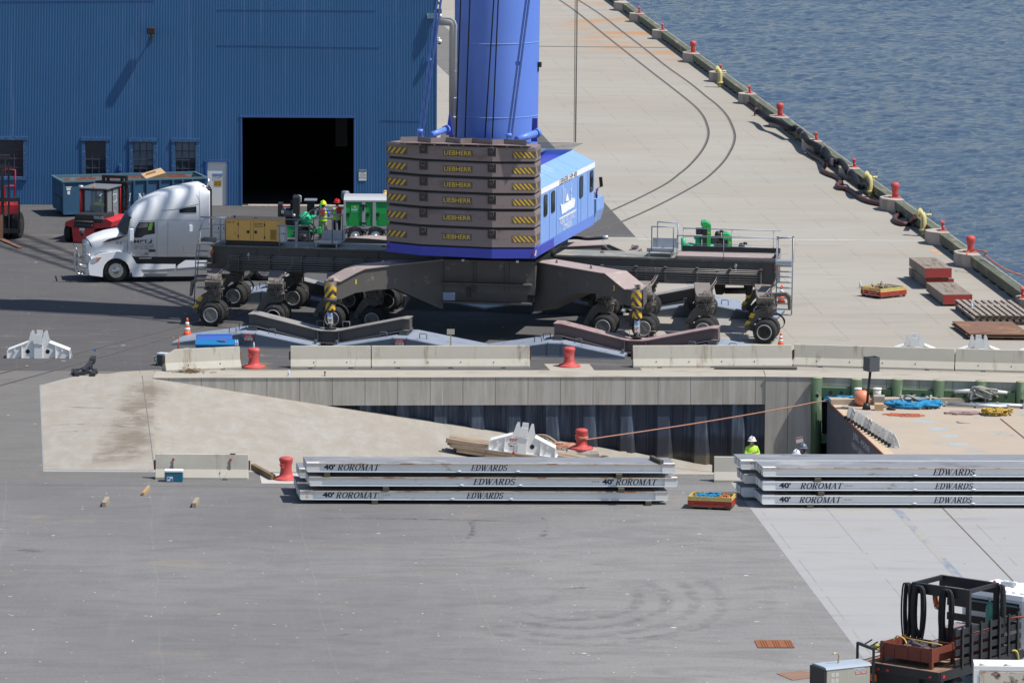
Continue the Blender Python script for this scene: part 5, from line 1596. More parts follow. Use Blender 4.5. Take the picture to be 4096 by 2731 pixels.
mb=MB();mb.bb(a_+.01,b_-.01,WY-.041,WY-.037,d_-.10,d_-.015);mb.build('header_band',M_BLK,so)
text('WARNING',.045,M_SIGNW,so,(a_+.03,WY-.043,d_-.08),w=b_-a_-.06)
for i,w_ in enumerate(('SOUND','YOUR HORN','WATCH FOR','PEDESTRIANS')):
 ww=(b_-a_)*(.45,.8,.8,.94)[i]
 text(w_,.05,M_BLK,so,((a_+b_)/2,WY-.039,d_-.18-.083*i),w=ww,align='C')
lx,lz=WZ(*zz1(1395,345))
lamp=thing('wall_lamp',(lx,WY-.02,lz),0,'dark square floodlight on a short arm high on the blue wall','wall lamp')
mb=MB();mb.cyl((0,0,0),(0,-.42,.10),.03,n=8);mb.cyl((0,-.42,.10),(0,-.46,.22),.05,n=10);mb.box((0,-.03,0),(.14,.06,.2))
mb.build('arm',M('lamp_bracket',(0.08,.08,.07),.6),lamp)
mb=MB();mb.bbev(-.19,.19,-.65,-.27,.20,.52,.04);mb.build('lamp_head',M('lamp_brown',(0.03,0.022,0.02),.6),lamp)
M_CAMW=M('camera_white',(0.7,0.7,0.7),.4)
for i,(v,lab)in enumerate(((20,'topmost white dome camera on the warehouse corner'),(150,'second white dome camera on the warehouse corner, beside the duct'),(385,'lowest white dome camera on the warehouse corner'))):
 cx_,cz_=WZ(*zt(592,v),WY-.4)
 c_=thing('dome_camera',(cx_,WY-.3,cz_),0,lab,'security camera','dome cameras on the warehouse corner')
 mb=MB();mb.cyl((-.2,.1,.18),(-.02,.0,.18),.025,n=8);mb.cyl((-.02,0,.2),(0,0,.05),.04,n=8);mb.build('bracket',M_CAMW,c_)
 mb=MB();mb.cyl((0,0,-.06),(0,0,.09),.11,n=16);mb.build('housing',M_CAMW,c_)
 mb=MB();mb.ball((0,0,-.06),.09,14,8);mb.build('dome',M_GLASSD,c_)
cx_,cz_=WZ(*zt(590,105),WY-.3)
fl_=thing('flood_lamp',(cx_,WY-.3,cz_),0,'small dark floodlight on the warehouse corner between two cameras','floodlight')
mb=MB();mb.box((0,0,0),(.2,.16,.22),rz=.3);mb.build('lamp_head',M('lamp_dark',(.05,.05,.045),.5),fl_)
mb=MB();mb.cyl((-.25,.1,0),(-.08,.02,0),.03,n=8);mb.build('arm',M_CAMW,fl_)
a_,zc_=WZ(*zt(478,170),WY);b_,zd_=WZ(*zt(555,128),WY)
mb=MB();mb.bb(a_,b_,WY-.15,WY-.02,zc_,zd_);o=mb.build('junction_box',M('box_pale_blue',(.3,.45,.5),.5));tag(o,'pale junction box high on the warehouse wall at the corner','junction box')
cx_,cz_=WZ(*zz5(1255,440))
mb=MB();mb.bbev(cx_-.07,cx_+.07,WY-.12,WY-.02,cz_-.2,cz_+.14,.02);mb.cyl((cx_,WY-.05,0),(cx_,WY-.05,cz_-.2),.03,n=8)
o=mb.build('vent_pipe',M_TRIMB);tag(o,'blue capped vent pipe on the wall between two windows','vent pipe')
bx=P(*z6(2180,660));bo_=thing('pipe_bollard',(WZ(*z6(2178,600),WY-1.2)[0],WY-1.2,0),0,'yellow pipe bollard by the warehouse wall, half hidden by counterweights','bollard')
ztb=WZ(*z6(2180,490),WY-1.2)[1]
mb=MB();mb.cyl((0,0,0),(0,0,ztb),.11,n=18);mb.build('post',M('bollard_yellow',(.62,.42,.12),.5),bo_)
mb=MB();mb.lathe([(.112,ztb),(.1,ztb+.04),(.06,ztb+.06),(.005,ztb+.065)],n=18);mb.build('cap',M('bollard_yellow',(.62,.42,.12),.5),bo_)
zl=Z(0,1200,.44638);zn=Z(500,1700,.46769);zm=Z(1600,1600,.5102);zr=Z(2700,1400,.59354);zq=Z(3200,950,.38258);zk=Z(3250,1500,.3597);zp=Z(1750,1650,.29762)
M_JB=M('barrier_concrete',(0.46,0.435,0.375),0.88,0,0.10,1.5,((0.29,0.255,0.20),0.42,1.1,(2.2,1,.3)),((0.45,0.44,0.41),0.4,2.5,(1,1,1)),bump=0.2)
def barrier(pl,pr_,label,length=None,chip=False,hooks=True):
 a=P(*pl);b=P(*pr_)
 an=math.atan2(b.y-a.y,b.x-a.x)
 L_=length or(b-a).length
 t_=thing('traffic_barrier',a,an,label,'concrete barrier','concrete traffic barriers around the slip')
 prof=[(0,0.0),(0,.08),(.16,.34),(.235,.83),(.375,.83),(.45,.34),(.61,.08),(.61,0)]
 mb=MB()
 xs=[0.0,.012,L_-.012,L_]if not chip else[0,.012,.45,L_-.012,L_]
 rings=[]
 for i,x in enumerate(xs):
  sh=.012 if i in(0,len(xs)-1)else 0
  r_=[]
  for(y,z)in prof:
   yy=y+(sh if y<.3 else-sh);zz_=z-(sh if z>.5 else 0)
   xx=x
   if chip and x<.3 and z>.5:zz_=z-.22;xx=x+.02
   r_.append((xx,yy,zz_))
  rings.append(r_)
 mb.loft(rings,smooth=False)
 mb.build('body',M_JB,t_)
 mb=MB()
 n=max(2,int(L_/2.0))
 for i in range(n):
  x=L_*(i+.5)/n;mb.bb(x-.09,x+.09,-.008,.02,.0,.035)
 for i in range(int(L_/1.27)):
  x=.9+1.27*i;mb.box((x,.075,.235),(.02,.03,.05))
 mb.build('slots',M('slot_dark',(.03,.03,.03),.9),t_)
 if hooks:
  mb=MB();
  for x in(-.03,L_+.03):mb.bb(x-.03,x+.03,.26,.34,.30,.62)
  mb.build('joint_hook',M('rusty_steel',(.14,.07,.045),.8,.2,.2,4.0),t_)
 return t_
barrier(zl(1490,648),zl(2165,617),'concrete barrier with a chipped corner beside the two blue toolboxes',chip=True)
barrier(z2(1087,1232),z2(1842,1230),'short concrete barrier just right of the left far bollard')
barrier(z2(1850,1230),(2119,1472),'long concrete barrier between the two far bollards, lower left of the small signpost')
barrier((2533,1472),(3169,1469),'long concrete barrier right of the far bollard, in front of the outer crane wheels')
barrier((3174,1466),(3815,1484),'long concrete barrier behind the green pilings and the box on a post')
barrier((3819,1484),(4500,1502),'concrete barrier at the right edge, right of the last joint')
bn=barrier(zn(258,466),zn(1052,471),'weathered concrete barrier with two red reflectors behind the blue cooler')
mb=MB()
for x in(.60,2.52):mb.cyl((x,.165,.66),(x,.19,.66),.042,n=14)
mb.build('red_reflector',M('reflector_red',(.5,.02,.02),.3),bn)
mb=MB()
for x in(.60,2.52):mb.bb(x-.008,x+.008,.13,.20,.36,.62)
mb.build('drip_stain',M('stain_grey',(.22,.21,.19),.9),bn)
mb=MB();mb.bb(2.5,2.68,.24,.36,.83,.855);mb.build('top_clip',M_BLK,bn)
barrier(zr(262,891),zr(900,897),'concrete barrier between the two mat stacks, half hidden',length=3.05)
a=P(*zr(270,126));b=P(*zr(822,130))
mb=MB();mb.bar((a.x,a.y,.06),(b.x,b.y,.06),.3,.07)
tag(mb.build('steel_plank',M('weathered_grey_wood',(.13,.12,.105),.85,0,.2,3.0)),'long grey plank lying along the foot of the barrier above the slip','plank')
M_BOL=M('bollard_coral',(0.50,0.075,0.07),0.6,0,0.07,2.0,((0.56,0.16,0.15),0.45,1.6,(1,1,1)),bump=0.15)
def bollard_T(loc,label,rz=0.0):
 t_=thing('mooring_bollard',loc,rz,label,'mooring bollard','coral red mooring bollards')
 mb=MB()
 mb.lathe([(.44,0),(.45,.035),(.42,.07),(.30,.09),(.235,.13),(.205,.22),(.19,.38),(.195,.50),(.215,.60),(.235,.66),(.235,.70),(.215,.74),(.15,.765),(.01,.775)],n=32)
 mb.build('post',M_BOL,t_)
 mb=MB()
 for s in(-1,1):
  d=Vector((s*math.cos(-2.2),s*math.sin(-2.2),0))
  mb.loft([[Vector((0,0,.50))+d*.15+Vector((-d.y,d.x,0))*a_+Vector((0,0,c_))for a_,c_ in((-.10,.05),(.10,.05),(.05,-.13),(-.05,-.13))],[Vector((0,0,.50))+d*.32+Vector((-d.y,d.x,0))*a_+Vector((0,0,c_))for a_,c_ in((-.07,.05),(.07,.05),(.015,-.05),(-.015,-.05))]],smooth=False)
 mb.build('horn',M_BOL,t_)
 return t_
b1=bollard_T(P(*z2(742,1222)),'coral red bollard right of the chipped barrier, a bottle standing on it')
dup(b1,P(*z3(1827,1213)),0.2,'coral red bollard on a pale concrete square between two far barriers')
dup(b1,P(*zn(1378,462)),0.1,'coral red bollard touching the left end of the mat stack')
flat('bollard_footing',[[P(*z3(1590,1190))[:2],P(*z3(1655,1258))[:2],P(*z3(2070,1258))[:2],P(*z3(2015,1190))[:2]]],M_CAPTOP,0.012)
flat('bollard_footing',[[P(*zn(1148,412))[:2],P(*zn(1168,500))[:2],P(*zn(1560,505))[:2],P(*zn(1540,412))[:2]]],M('pale_footing',(.45,.43,.40),.9,0,.1,2.0),0.012)
M_MATW=M('mat_white',(0.80,0.81,0.81),0.5,0,0.06,0.8,((0.50,0.45,0.36),0.25,1.2,(1,1,2)),((0.26,0.11,0.05),0.17,5.0,(1,1,1)))
M_MATT=M('mat_top_grey',(0.215,0.225,0.25),0.6,0,0.15,0.8,((0.34,0.34,0.34),0.45,0.8,(0.5,1,1)),((.12,.115,.12),.4,1.6,(.4,1,1)))
M_MATE=M('mat_end_worn',(0.74,0.73,0.71),0.6,0,0.1,3.0,((0.30,0.11,0.04),0.42,3.0,(1,1,1)))
M_MATR=M('mat_rust_edge',(0.48,0.42,0.35),0.7,0,0.2,4.0,((0.28,0.12,0.05),0.55,3.0,(.6,1,1)))
M_DARKW=M('dunnage_wood',(0.10,0.085,0.065),0.9,0,0.2,5.0)
ML,MD,MH=12.05,1.35,0.30
def mat_thing(loc,rz,label,texts=(),clean=False,rusty=True):
 t_=thing('deck_mat',loc,rz,label,'steel deck mat','stacked white steel deck mats')
 sk=-0.16
 def pb(mb,x0,x1,y0,y1,z0,z1):
  f=lambda x,y,z:(x+sk*y/MD,y,z)
  vs=[f(x,y,z)for x in(x0,x1)for y in(y0,y1)for z in(z0,z1)]
  mb.add(vs,[(0,1,3,2),(4,6,7,5),(0,4,5,1),(2,3,7,6),(0,2,6,4),(1,5,7,3)])
 mb=MB()
 pb(mb,.42,ML-.42,.10,.14,.03,.27);pb(mb,.42,ML-.42,MD-.14,MD-.10,.03,.27)
 for k in range(1,5):pb(mb,.42,ML-.42,MD*k/5-.02,MD*k/5+.02,.03,.27)
 mb.build('web',M_MATW,t_)
 mb=MB();pb(mb,.03,ML-.03,0,.2,0,.028);pb(mb,.03,ML-.03,MD-.2,MD,0,.028);mb.build('bottom_flange',M_MATW,t_)
 mb=MB();pb(mb,.42,ML-.42,0,MD,.272,.292);pb(mb,.0,.42,.22,MD,.272,.292);pb(mb,ML-.42,ML,.22,MD,.272,.292);mb.build('top_plate',M_MATT,t_)
 mb=MB();pb(mb,.0,ML,-.012,.05,.262,.298);mb.build('top_edge',M_MATR if rusty else M_MATW,t_)
 for x in(0.0,ML-.42):
  mb=MB()
  for y in(0.005,.50,.98):pb(mb,x,x+.42,y,y+.30,.02,.266)
  pb(mb,x,x+.42,.0,.22,.30,.302)
  mb.build('end_box',M_MATE if not clean else M_MATW,t_)
 mb=MB()
 for x in(4.93,6.85):mb.bb(x,x+.09,-.02,.05,.028,.065);mb.cyl((x-.02,-.02,.05),(x+.11,-.02,.05),.02,n=8)
 mb.build('hinge_lug',M_MATW,t_)
 for kind,x,w,h in texts:
  y=.094
  if kind=='40':text("40'",h*1.1,M_NAVY,t_,(x,y,.065),w=w,bold=.04)
  elif kind=='code':text('E125-40',h,M('print_faint',(.3,.3,.31),.7),t_,(x,y,.12),w=w)
  elif kind=='code2':text('E125-40-10',h,M('print_faint',(.3,.3,.31),.7),t_,(x,y,.12),w=w)
  else:serif(kind,h*1.05,M_NAVY,t_,(x,y,.045),w)
 return t_
s1=P(1227,2014);
def mx(px,row,z):
 d=P(px,row,z);return d.x
R1=R(1.6)
gy=P(1940,2013).y
def stack_row(levels,gy_,zs,rz,who,y_off=0):
 pass
zs1=[(0.14,1200),(0.60,1237),(1.06,1227)]
labs={0:'bottom mat of the left stack, ROROMAT at its left end',1:'middle mat of the left stack, ROROMAT at its right end',2:'top mat of the left stack with grey deck in full view'}
stack1=[]
for k,(z,X)in enumerate(zs1):
 row_b=(2000,1943,1886)[k]
 dloc=P(X,row_b,z)
 stack1.append((dloc,z))
y1_=sum(d.y for d,z in stack1)/3
TX={2:[('40',zn(1700,0)[0],zn(1798,0)[0],.16),('ROROMAT',zn(1815,0)[0],zn(2165,0)[0],.19),('EDWARDS',zm(555,0)[0],zm(835,0)[0],.19)],1:[('EDWARDS',zm(574,0)[0],zm(895,0)[0],.19),('code',zm(1505,0)[0],zm(1562,0)[0],.06),('40',zm(1585,0)[0],zm(1675,0)[0],.16),('ROROMAT',zm(1688,0)[0],zm(2005,0)[0],.19)],
0:[('40',zn(1688,0)[0],zn(1788,0)[0],.16),('ROROMAT',zn(1800,0)[0],zn(2155,0)[0],.19),('code',zn(2205,0)[0],zn(2265,0)[0],.06),('EDWARDS',zm(520,0)[0],zm(802,0)[0],.19)]}
for k,(d,z)in enumerate(stack1):
 s_=y1_/FPX
 x0=d.x
 tx=[(kd,P(a_,(2000,1943,1886)[k],z).x-x0,P(b_,(2000,1943,1886)[k],z).x-P(a_,(2000,1943,1886)[k],z).x,h)for kd,a_,b_,h in TX[k]]
 mat_thing((x0,y1_,z),R(0.9),labs[k],tx)
stack1_x=stack1[0][0].x
for k,(z,off)in enumerate(((0.14,-.16),(0.60,-.08))):
 mat_thing((stack1_x+off,y1_+1.55,z),R(0.9),('lowest','second')[k]+' mat of the hidden row behind the left stack, only its left end showing')
def bearer(x,y,z,l,label,h=.14,w=.2,rz=0):
 mb=MB();mb.bbev(-w/2,w/2,-.03,l,0,h,.008)
 o=mb.build('timber_bearer',M_DARKW);place(o,(x,y,z),rz)
 return tag(o,label,'timber block','timber bearers under the mats')
for i,(px,row,z,lv)in enumerate(((zn(1735,0)[0],1890,.90,'top and middle mats'),(zn(2235,0)[0],1950,.44,'middle and bottom mats'),(zn(2138,0)[0],2010,0.0,'bottom mat and the asphalt'))):
 bearer(P(px,row,z).x,y1_+.03,z,2.8,'dark timber bearer between %s at the left of the left stack'%lv)
for i,(px,row,z,lv)in enumerate(((zm(1713,0)[0],1895,.90,'top and middle mats'),(zm(1730,0)[0],1950,.44,'middle and bottom mats'),(zm(1945,0)[0],2010,0.0,'bottom mat and the asphalt'))):
 bearer(P(px,row,z).x,y1_+.03,z,2.8,'dark timber bearer between %s at the right of the left stack'%lv)
a=P(*zm(2045,470),1.36)
bearer(a.x,y1_+.2,1.353,1.0,'grey timber lying across the right end of the top left mat',h=.13,w=.13,rz=R(18))
zs2=[(0.12,3049,2020),(0.58,3050,1959),(1.04,3052,1905)]
y2_=sum(P(X,r_,z).y for z,X,r_ in zs2)/3
TXR={2:[('EDWARDS',zr(1738,0)[0],zr(2015,0)[0],.19)],1:[('40',zr(702,0)[0],zr(780,0)[0],.17),('ROROMAT',zr(842,0)[0],zr(1122,0)[0],.19),('code2',zr(1143,0)[0],zr(1198,0)[0],.05),('EDWARDS',zr(1750,0)[0],zr(2000,0)[0],.19)],
0:[('40',zr(704,0)[0],zr(782,0)[0],.17),('ROROMAT',zr(838,0)[0],zr(1115,0)[0],.19),('code2',zr(1140,0)[0],zr(1195,0)[0],.05),('EDWARDS',zr(1747,0)[0],zr(1998,0)[0],.19)]}
for k,(z,X,r_)in enumerate(zs2):
 x0=P(X,r_,z).x
 tx=[(kd,P(a_,r_,z).x-x0,P(b_,r_,z).x-P(a_,r_,z).x,h)for kd,a_,b_,h in TXR[k]]
 mat_thing((x0,y2_,z),R(1.3),('lowest','middle','top')[k]+' mat in the front row of the right stack',tx,clean=(k<2),rusty=(k==2))
zs3=[(0.12,2971,1987),(0.58,2976,1931),(1.04,2964,1879)]
y3_=sum(P(X,r_,z).y for z,X,r_ in zs3)/3
for k,(z,X,r_)in enumerate(zs3):
 x0=P(X,r_,z).x
 tx=[('EDWARDS',P(zr(1530,0)[0],r_,z).x-x0,2.3,.19)]if k==2 else[]
 mat_thing((x0,y3_,z+(0.0)),R(1.3),('lowest','rust stained middle','top')[k]+' mat in the back row of the right stack',tx,clean=(k==0),rusty=(k==1))
for px,z,lv in((zr(1000,0)[0],.88,'top and middle'),(zr(990,0)[0],.42,'middle and lowest'),(zr(888,0)[0],-.0,'lowest mat and ground of')):
 bearer(P(px,1990,z).x,y2_+.03,z,3.0,'dark timber bearer between %s mats, right stack front row'%lv,h=.13)
M_TIMN=M('new_timber',(0.42,0.27,0.13),0.8,0,0.15,5.0)
M_TIMO=M('old_timber',(0.33,0.28,0.21),0.85,0,0.2,4.0,((.18,.14,.1),.5,5.0,(1,4,1)))
def block(pa,l,w,h,rz,m,label):
 a_=P(*pa)
 mb=MB();mb.bbev(-w/2,w/2,0,l,0,h,.008)
 o=mb.build('timber_block',m);place(o,a_,rz)
 return tag(o,label,'timber block','loose timber blocks on the asphalt')
block(zn(155,605),1.35,.09,.12,R(-4),M_TIMN,'yellowish split timber on the asphalt, topmost of three loose blocks')
block(zn(591,706),1.1,.14,.16,R(-2),M_TIMO,'grey timber block on the asphalt, right of the other two')
block(Z(0,1900,1.0204)(408,125),1.1,.14,.16,R(-1),M_TIMO,'grey timber block on the asphalt, leftmost of three loose blocks')
block(zn(1268,470),2.3,.16,.19,R(20),M('brown_timber',(.2,.14,.075),.85,0,.2,4.0,((.1,.07,.04),.5,4.0,(1,3,1))),'brown timber beam lying left of the near bollard')
a=P(*zn(338,487));b=P(*zn(493,487))
ck=thing('picnic_cooler',a,0,'teal blue picnic cooler with a white lid before the weathered barrier','cooler')
w_=(b-a).length
mb=MB();mb.bbev(0,w_,0,.36,0,.33,.02);mb.build('tub',M('cooler_teal',(.015,.13,.21),.45,0,.08,3.0),ck)
mb=MB();mb.bbev(-.01,w_+.01,-.01,.37,.33,.40,.02);mb.build('lid',M_WHITE,ck)
mb=MB();mb.bb(.08,.28,-.006,0,.04,.19);mb.build('label_panel',M_SIGNW,ck)
mb=MB();mb.bb(.1,.17,-.009,-.0065,.11,.17);mb.bb(.2,.27,-.009,-.0065,.05,.12);mb.build('label_print',M_SBLUE,ck)
M_CRY=M('crate_yellow',(0.58,0.44,0.14),0.7,0,0.15,3.0,((.38,.28,.12),.35,4.0,(1,1,1)))
M_CRR=M('crate_red',(0.36,0.035,0.03),0.7,0,0.15,3.0,((.15,.03,.02),.4,4.0,(1,1,1)))
M_PAL=M('pallet_wood',(0.13,0.10,0.075),0.9,0,0.2,4.0)
def crate(pl,pf,pr_,label):
 L_,F_,R_=P(*pl),P(*pf),P(*pr_)
 an=math.atan2(R_.y-F_.y,R_.x-F_.x)
 w=(R_-F_).length;dv=L_-F_
 pv=Vector((-math.sin(an),math.cos(an),0));d=abs(dv.dot(pv))
 t_=thing('pallet_crate',F_,an,label,'wooden crate','red and yellow pallet crates')
 mb=MB()
 for x in(.03,w/2-.05,w-.13):
  for y in(.03,d/2-.05,d-.13):mb.bb(x,x+.1,y,y+.1,0,.075)
 for y in(0,d/2-.05,d-.1):mb.bb(0,w,y,y+.1,.075,.09)
 mb.bb(0,w,0,d,.091,.105)
 mb.build('pallet',M_PAL,t_)
 for z0,z1,m_,nm in((.12,.20,M_CRR,'lower_boards'),(.21,.28,M_CRR,'lower_boards'),(.29,.36,M_CRY,'upper_boards'),(.37,.43,M_CRY,'upper_boards')):
  mb=MB();t=.03;o_=.02
  mb.bb(-o_,w+o_,-.0,t,z0,z1);mb.bb(-o_,w+o_,d-t,d,z0,z1)
  mb.bb(0,t,t+.002,d-t-.002,z0+.01,z1-.005);mb.bb(w-t,w,t+.002,d-t-.002,z0+.01,z1-.005)
  mb.build(nm,m_,t_)
 mb=MB()
 for x in(t+.002,w-t-.062):
  for y in(t+.002,d-t-.062):mb.bb(x,x+.06,y,y+.06,.11,.43)
 mb.build('corner_post',M_CRY,t_)
 return t_,w,d
rr_=random.Random(7)
c1,w,d=crate(zq(628,612),zq(845,645),zq(1112,617),'red and yellow pallet crate full of rubble on the far apron')
rub=thing('rubble_pile',c1.location+Vector((0,0,.14)),c1.rotation_euler.z,'broken grey rubble filling the far pallet crate','rubble')
for k in range(16):
 mb=MB();s=rr_.uniform(.08,.22)
 bmq=bmesh.new()
 for _ in range(10):bmq.verts.new((rr_.uniform(-s,s),rr_.uniform(-s,s),rr_.uniform(-s*.8,s*.8)))
 bmesh.ops.convex_hull(bmq,input=bmq.verts)
 bmq.verts.ensure_lookup_table();bmq.verts.index_update()
 mb.add([v.co.copy()for v in bmq.verts],[tuple(v.index for v in f.verts)for f in bmq.faces]);bmq.free()
 o=mb.build('rubble_chunk',M('rubble_%d'%(k%2),((.30,.27,.22),(.17,.14,.11))[k%2],.9,0,.2,5.0),rub)
 o.location=(w*rr_.uniform(.2,.8),d*rr_.uniform(.2,.8),rr_.uniform(.16,.36))
c2,w,d=crate(zr(70,1062),zr(85,1075),zr(372,1080),'red and yellow pallet crate of blue slings between the mat stacks')
c2.location=P(*zr(85,1066));
for o in list(c2.children):bpy.data.objects.remove(o)
bpy.data.objects.remove(c2)
pc=P(*zr(90,1070))
c2,w,d=crate(zr(72,1038),zr(88,1070),zr(378,1082),'red and yellow pallet crate of blue slings between the mat stacks')
def squiggle(rng,cx,cy,w,d,h,n,r,m,name,label,cat,loops=6,group=None,rz=0,seed=0):
 o=None
 mb=MB();pts=[]
 for i in range(n):
  t=i/n*loops*2*PI
  k=.35+.65*rng.random()
  pts.append((w*.5*k*math.cos(t+rng.uniform(-.5,.5)),d*.5*k*math.sin(t+rng.uniform(-.5,.5)),r+h*rng.random()))
 mb.tube(catmull(pts,4),r,6)
 o=mb.build(name,m);place(o,(cx,cy,0),rz)
 return tag(o,label,cat,group)
M_RBLUE=M('rope_blue',(0.02,0.22,0.42),0.8,0,0.3,9.0)
M_RORG=M('sling_orange',(0.50,0.13,0.05),0.8,0,0.3,9.0)
M_ROPEP=M('rope_pink_brown',(0.50,0.25,0.17),0.85,0,0.2,8.0)
M_ROPEG=M('rope_grey',(0.30,0.30,0.26),0.9,0,0.25,8.0)
M_ROPEY=M('rope_yellow',(0.50,0.33,0.05),0.85,0,0.6,16.0,((.04,.04,.04),.6,14.0,(1,1,1)))
rq=random.Random(11)
cc=c2.matrix_local@Vector((0,0,0));wv=Matrix.Rotation(c2.rotation_euler.z,3,'Z')
q=Vector(c2.location)+wv@Vector((w*.42,d*.5,.30))
o=squiggle(rq,q.x,q.y,w*.62,d*.75,.26,130,.024,M_RBLUE,'lifting_slings','heap of blue lifting slings in the near crate','slings',14);o.location.z=.19
q=Vector(c2.location)+wv@Vector((w*.78,d*.5,.30))
o=squiggle(rq,q.x,q.y,w*.32,d*.65,.22,60,.024,M_RORG,'lifting_slings','small heap of orange slings at the right of the near crate','slings',8);o.location.z=.19
M_RWOOD=M('ramp_planks',(0.24,0.20,0.165),0.85,0,0.15,1.5,((.14,.11,.09),.5,1.4,(5,.5,1)))
M_RRED=M('ramp_red_end',(0.33,0.045,0.04),0.75,0,0.2,3.0,((.1,.07,.05),.45,3.0,(1,1,1)))
def ramp_block(pf,pr_,pback,z0,label):
 """stack element: near-left top corner, near-right top corner, far-left top corner given on plane z0+h"""
 h=.42;zt=z0+h
 A_,B_,C_=P(*pf,zt),P(*pr_,zt),P(*pback,zt)
 an=math.atan2(B_.y-A_.y,B_.x-A_.x)
 w=(B_-A_).length
 dv=C_-A_
 l=dv.length
 ca,sa=math.cos(-an),math.sin(-an)
 dl=(dv.x*ca-dv.y*sa,dv.x*sa+dv.y*ca)
 t_=thing('wooden_ramp',(A_.x,A_.y,z0),an,label,'wooden ramp block','red ended wooden ramp blocks')
 mb=MB()
 n=4
 for k in range(n):
  x0=w*k/n;x1=w*(k+1)/n-.012
  vs=[]
  for(z_,u)in((0,0),(h,0),(h,1),(.06,1)):
   for x in(x0,x1):vs.append((x+dl[0]*u,dl[1]*u,z_))
  mb.add(vs,[(0,1,3,2),(2,3,5,4),(4,5,7,6),(6,7,1,0),(0,2,4,6),(1,7,5,3)])
 mb.build('planks',M_RWOOD,t_)
 mb=MB();mb.bb(0.0,w-.015,-.006,-.001,.02,h-.01);mb.build('painted_end',M_RRED,t_)
 mb=MB()
 for u,f in((.25,.3),(.7,.75)):
  x=w*f+dl[0]*u;y=dl[1]*u;mb.bb(x-.12,x+.12,y-.03,y+.03,h,h+.01)
 mb.build('strap_slot',M_BLK,t_)
 return t_
ramp_block(zq(1315,470-40),zq(1612,432),zq(1140,310),0.0,'weathered ramp block with red end, lower one of the left pair')
ramp_block(zq(1308,322),zq(1590,320),zq(1142,208),0.50,'weathered ramp block with red end, lying on top of another')
ramp_block(zq(1498,597),zq(1805,595),zq(1320,468),0.08,'weathered ramp block with red end, touching the slatted pallets')
A_,B_,C_=P(*zq(1835,808),.42),P(*zq(2342+90,812),.42),P(*zq(1622,645),.42)
an=math.atan2(B_.y-A_.y,B_.x-A_.x);w=(B_-A_).length
dv=C_-A_;dl=(dv.x*math.cos(an)+dv.y*math.sin(an),-dv.x*math.sin(an)+dv.y*math.cos(an))
M_SLAT=M('slat_wood',(0.29,0.25,0.215),.85,0,.15,2.0,((.16,.12,.09),.4,2.0,(4,.5,1)))
for k in range(2):
 t_=thing('slatted_pallet',(A_.x,A_.y,.0+.22*k),an,('lower','upper')[k]+' of two large slatted timber pallets stacked near the quay','pallet','large slatted pallets')
 mb=MB();n=9
 for i in range(n):
  x0=w*i/(n-.4);x1=x0+w/n*.62
  vs=[]
  for z_ in(.15,.19):
   for u in(0,1):
    for x in(x0,x1):vs.append((x+dl[0]*u,dl[1]*u,z_))
  mb.add(vs,[(0,1,3,2),(4,6,7,5),(0,4,5,1),(2,3,7,6),(0,2,6,4),(1,5,7,3)])
 mb.build('slats',M_SLAT,t_)
 mb=MB()
 for u in(0.01,.33,.66,.97):
  mb.box((w/2+dl[0]*u,dl[1]*u+.05,.09),(w,.10,.12))
 for i in range(n):
  x0=w*i/(n-.4);mb.bb(x0,x0+w/n*.6,0,.12,0.002,.028)
 mb.build('bearers',M_PAL,t_)
A_,B_,C_=P(*zq(1765,1005),.25),P(*zq(2342+60,1012),.25),P(*zq(1585,873),.25)
an=math.atan2(B_.y-A_.y,B_.x-A_.x);w=(B_-A_).length
dv=C_-A_;dl=(dv.x*math.cos(an)+dv.y*math.sin(an),-dv.x*math.sin(an)+dv.y*math.cos(an))
M_RUSTP=M('rust_plate',(0.21,0.115,0.075),.75,.2,.15,1.2,((.33,.2,.1),.5,1.0,(1,1,1)),((.12,.06,.045),.4,1.5,(1,1,1)))
for k,(z0,z1,dx)in enumerate(((.10,.15,.0),(.20,.25,.03))):
 mb=MB();vs=[]
 for z_ in(z0,z1):
  for u in(0,1):
   for x in(dx,w+dx):vs.append((x+dl[0]*u,dl[1]*u,z_))
 mb.add(vs,[(0,1,3,2),(4,6,7,5),(0,4,5,1),(2,3,7,6),(0,2,6,4),(1,5,7,3)])
 o=mb.build('steel_plate',M_RUSTP);place(o,(A_.x,A_.y,0),an)
 tag(o,('lower','upper')[k]+' of two rusty brown steel plates stacked near the quay','steel plate','rusty steel plates')
 mb=MB()
 for x in(.2,w*.5,w*.85):mb.box((x+dl[0]*.1,dl[1]*.1,z0-.025-(.025 if k==0 else 0)),(.5,.3,.05+(.05 if k==0 else 0)))
 o2=mb.build('spacer',M_DARKW,None);o2.parent=o
M_SADW=M('saddle_white',(0.76,0.76,0.75),.5,0,.06,2.0,((.45,.38,.28),.22,3.0,(1,1,1)),((.25,.1,.04),.12,8.0,(1,1,1)))
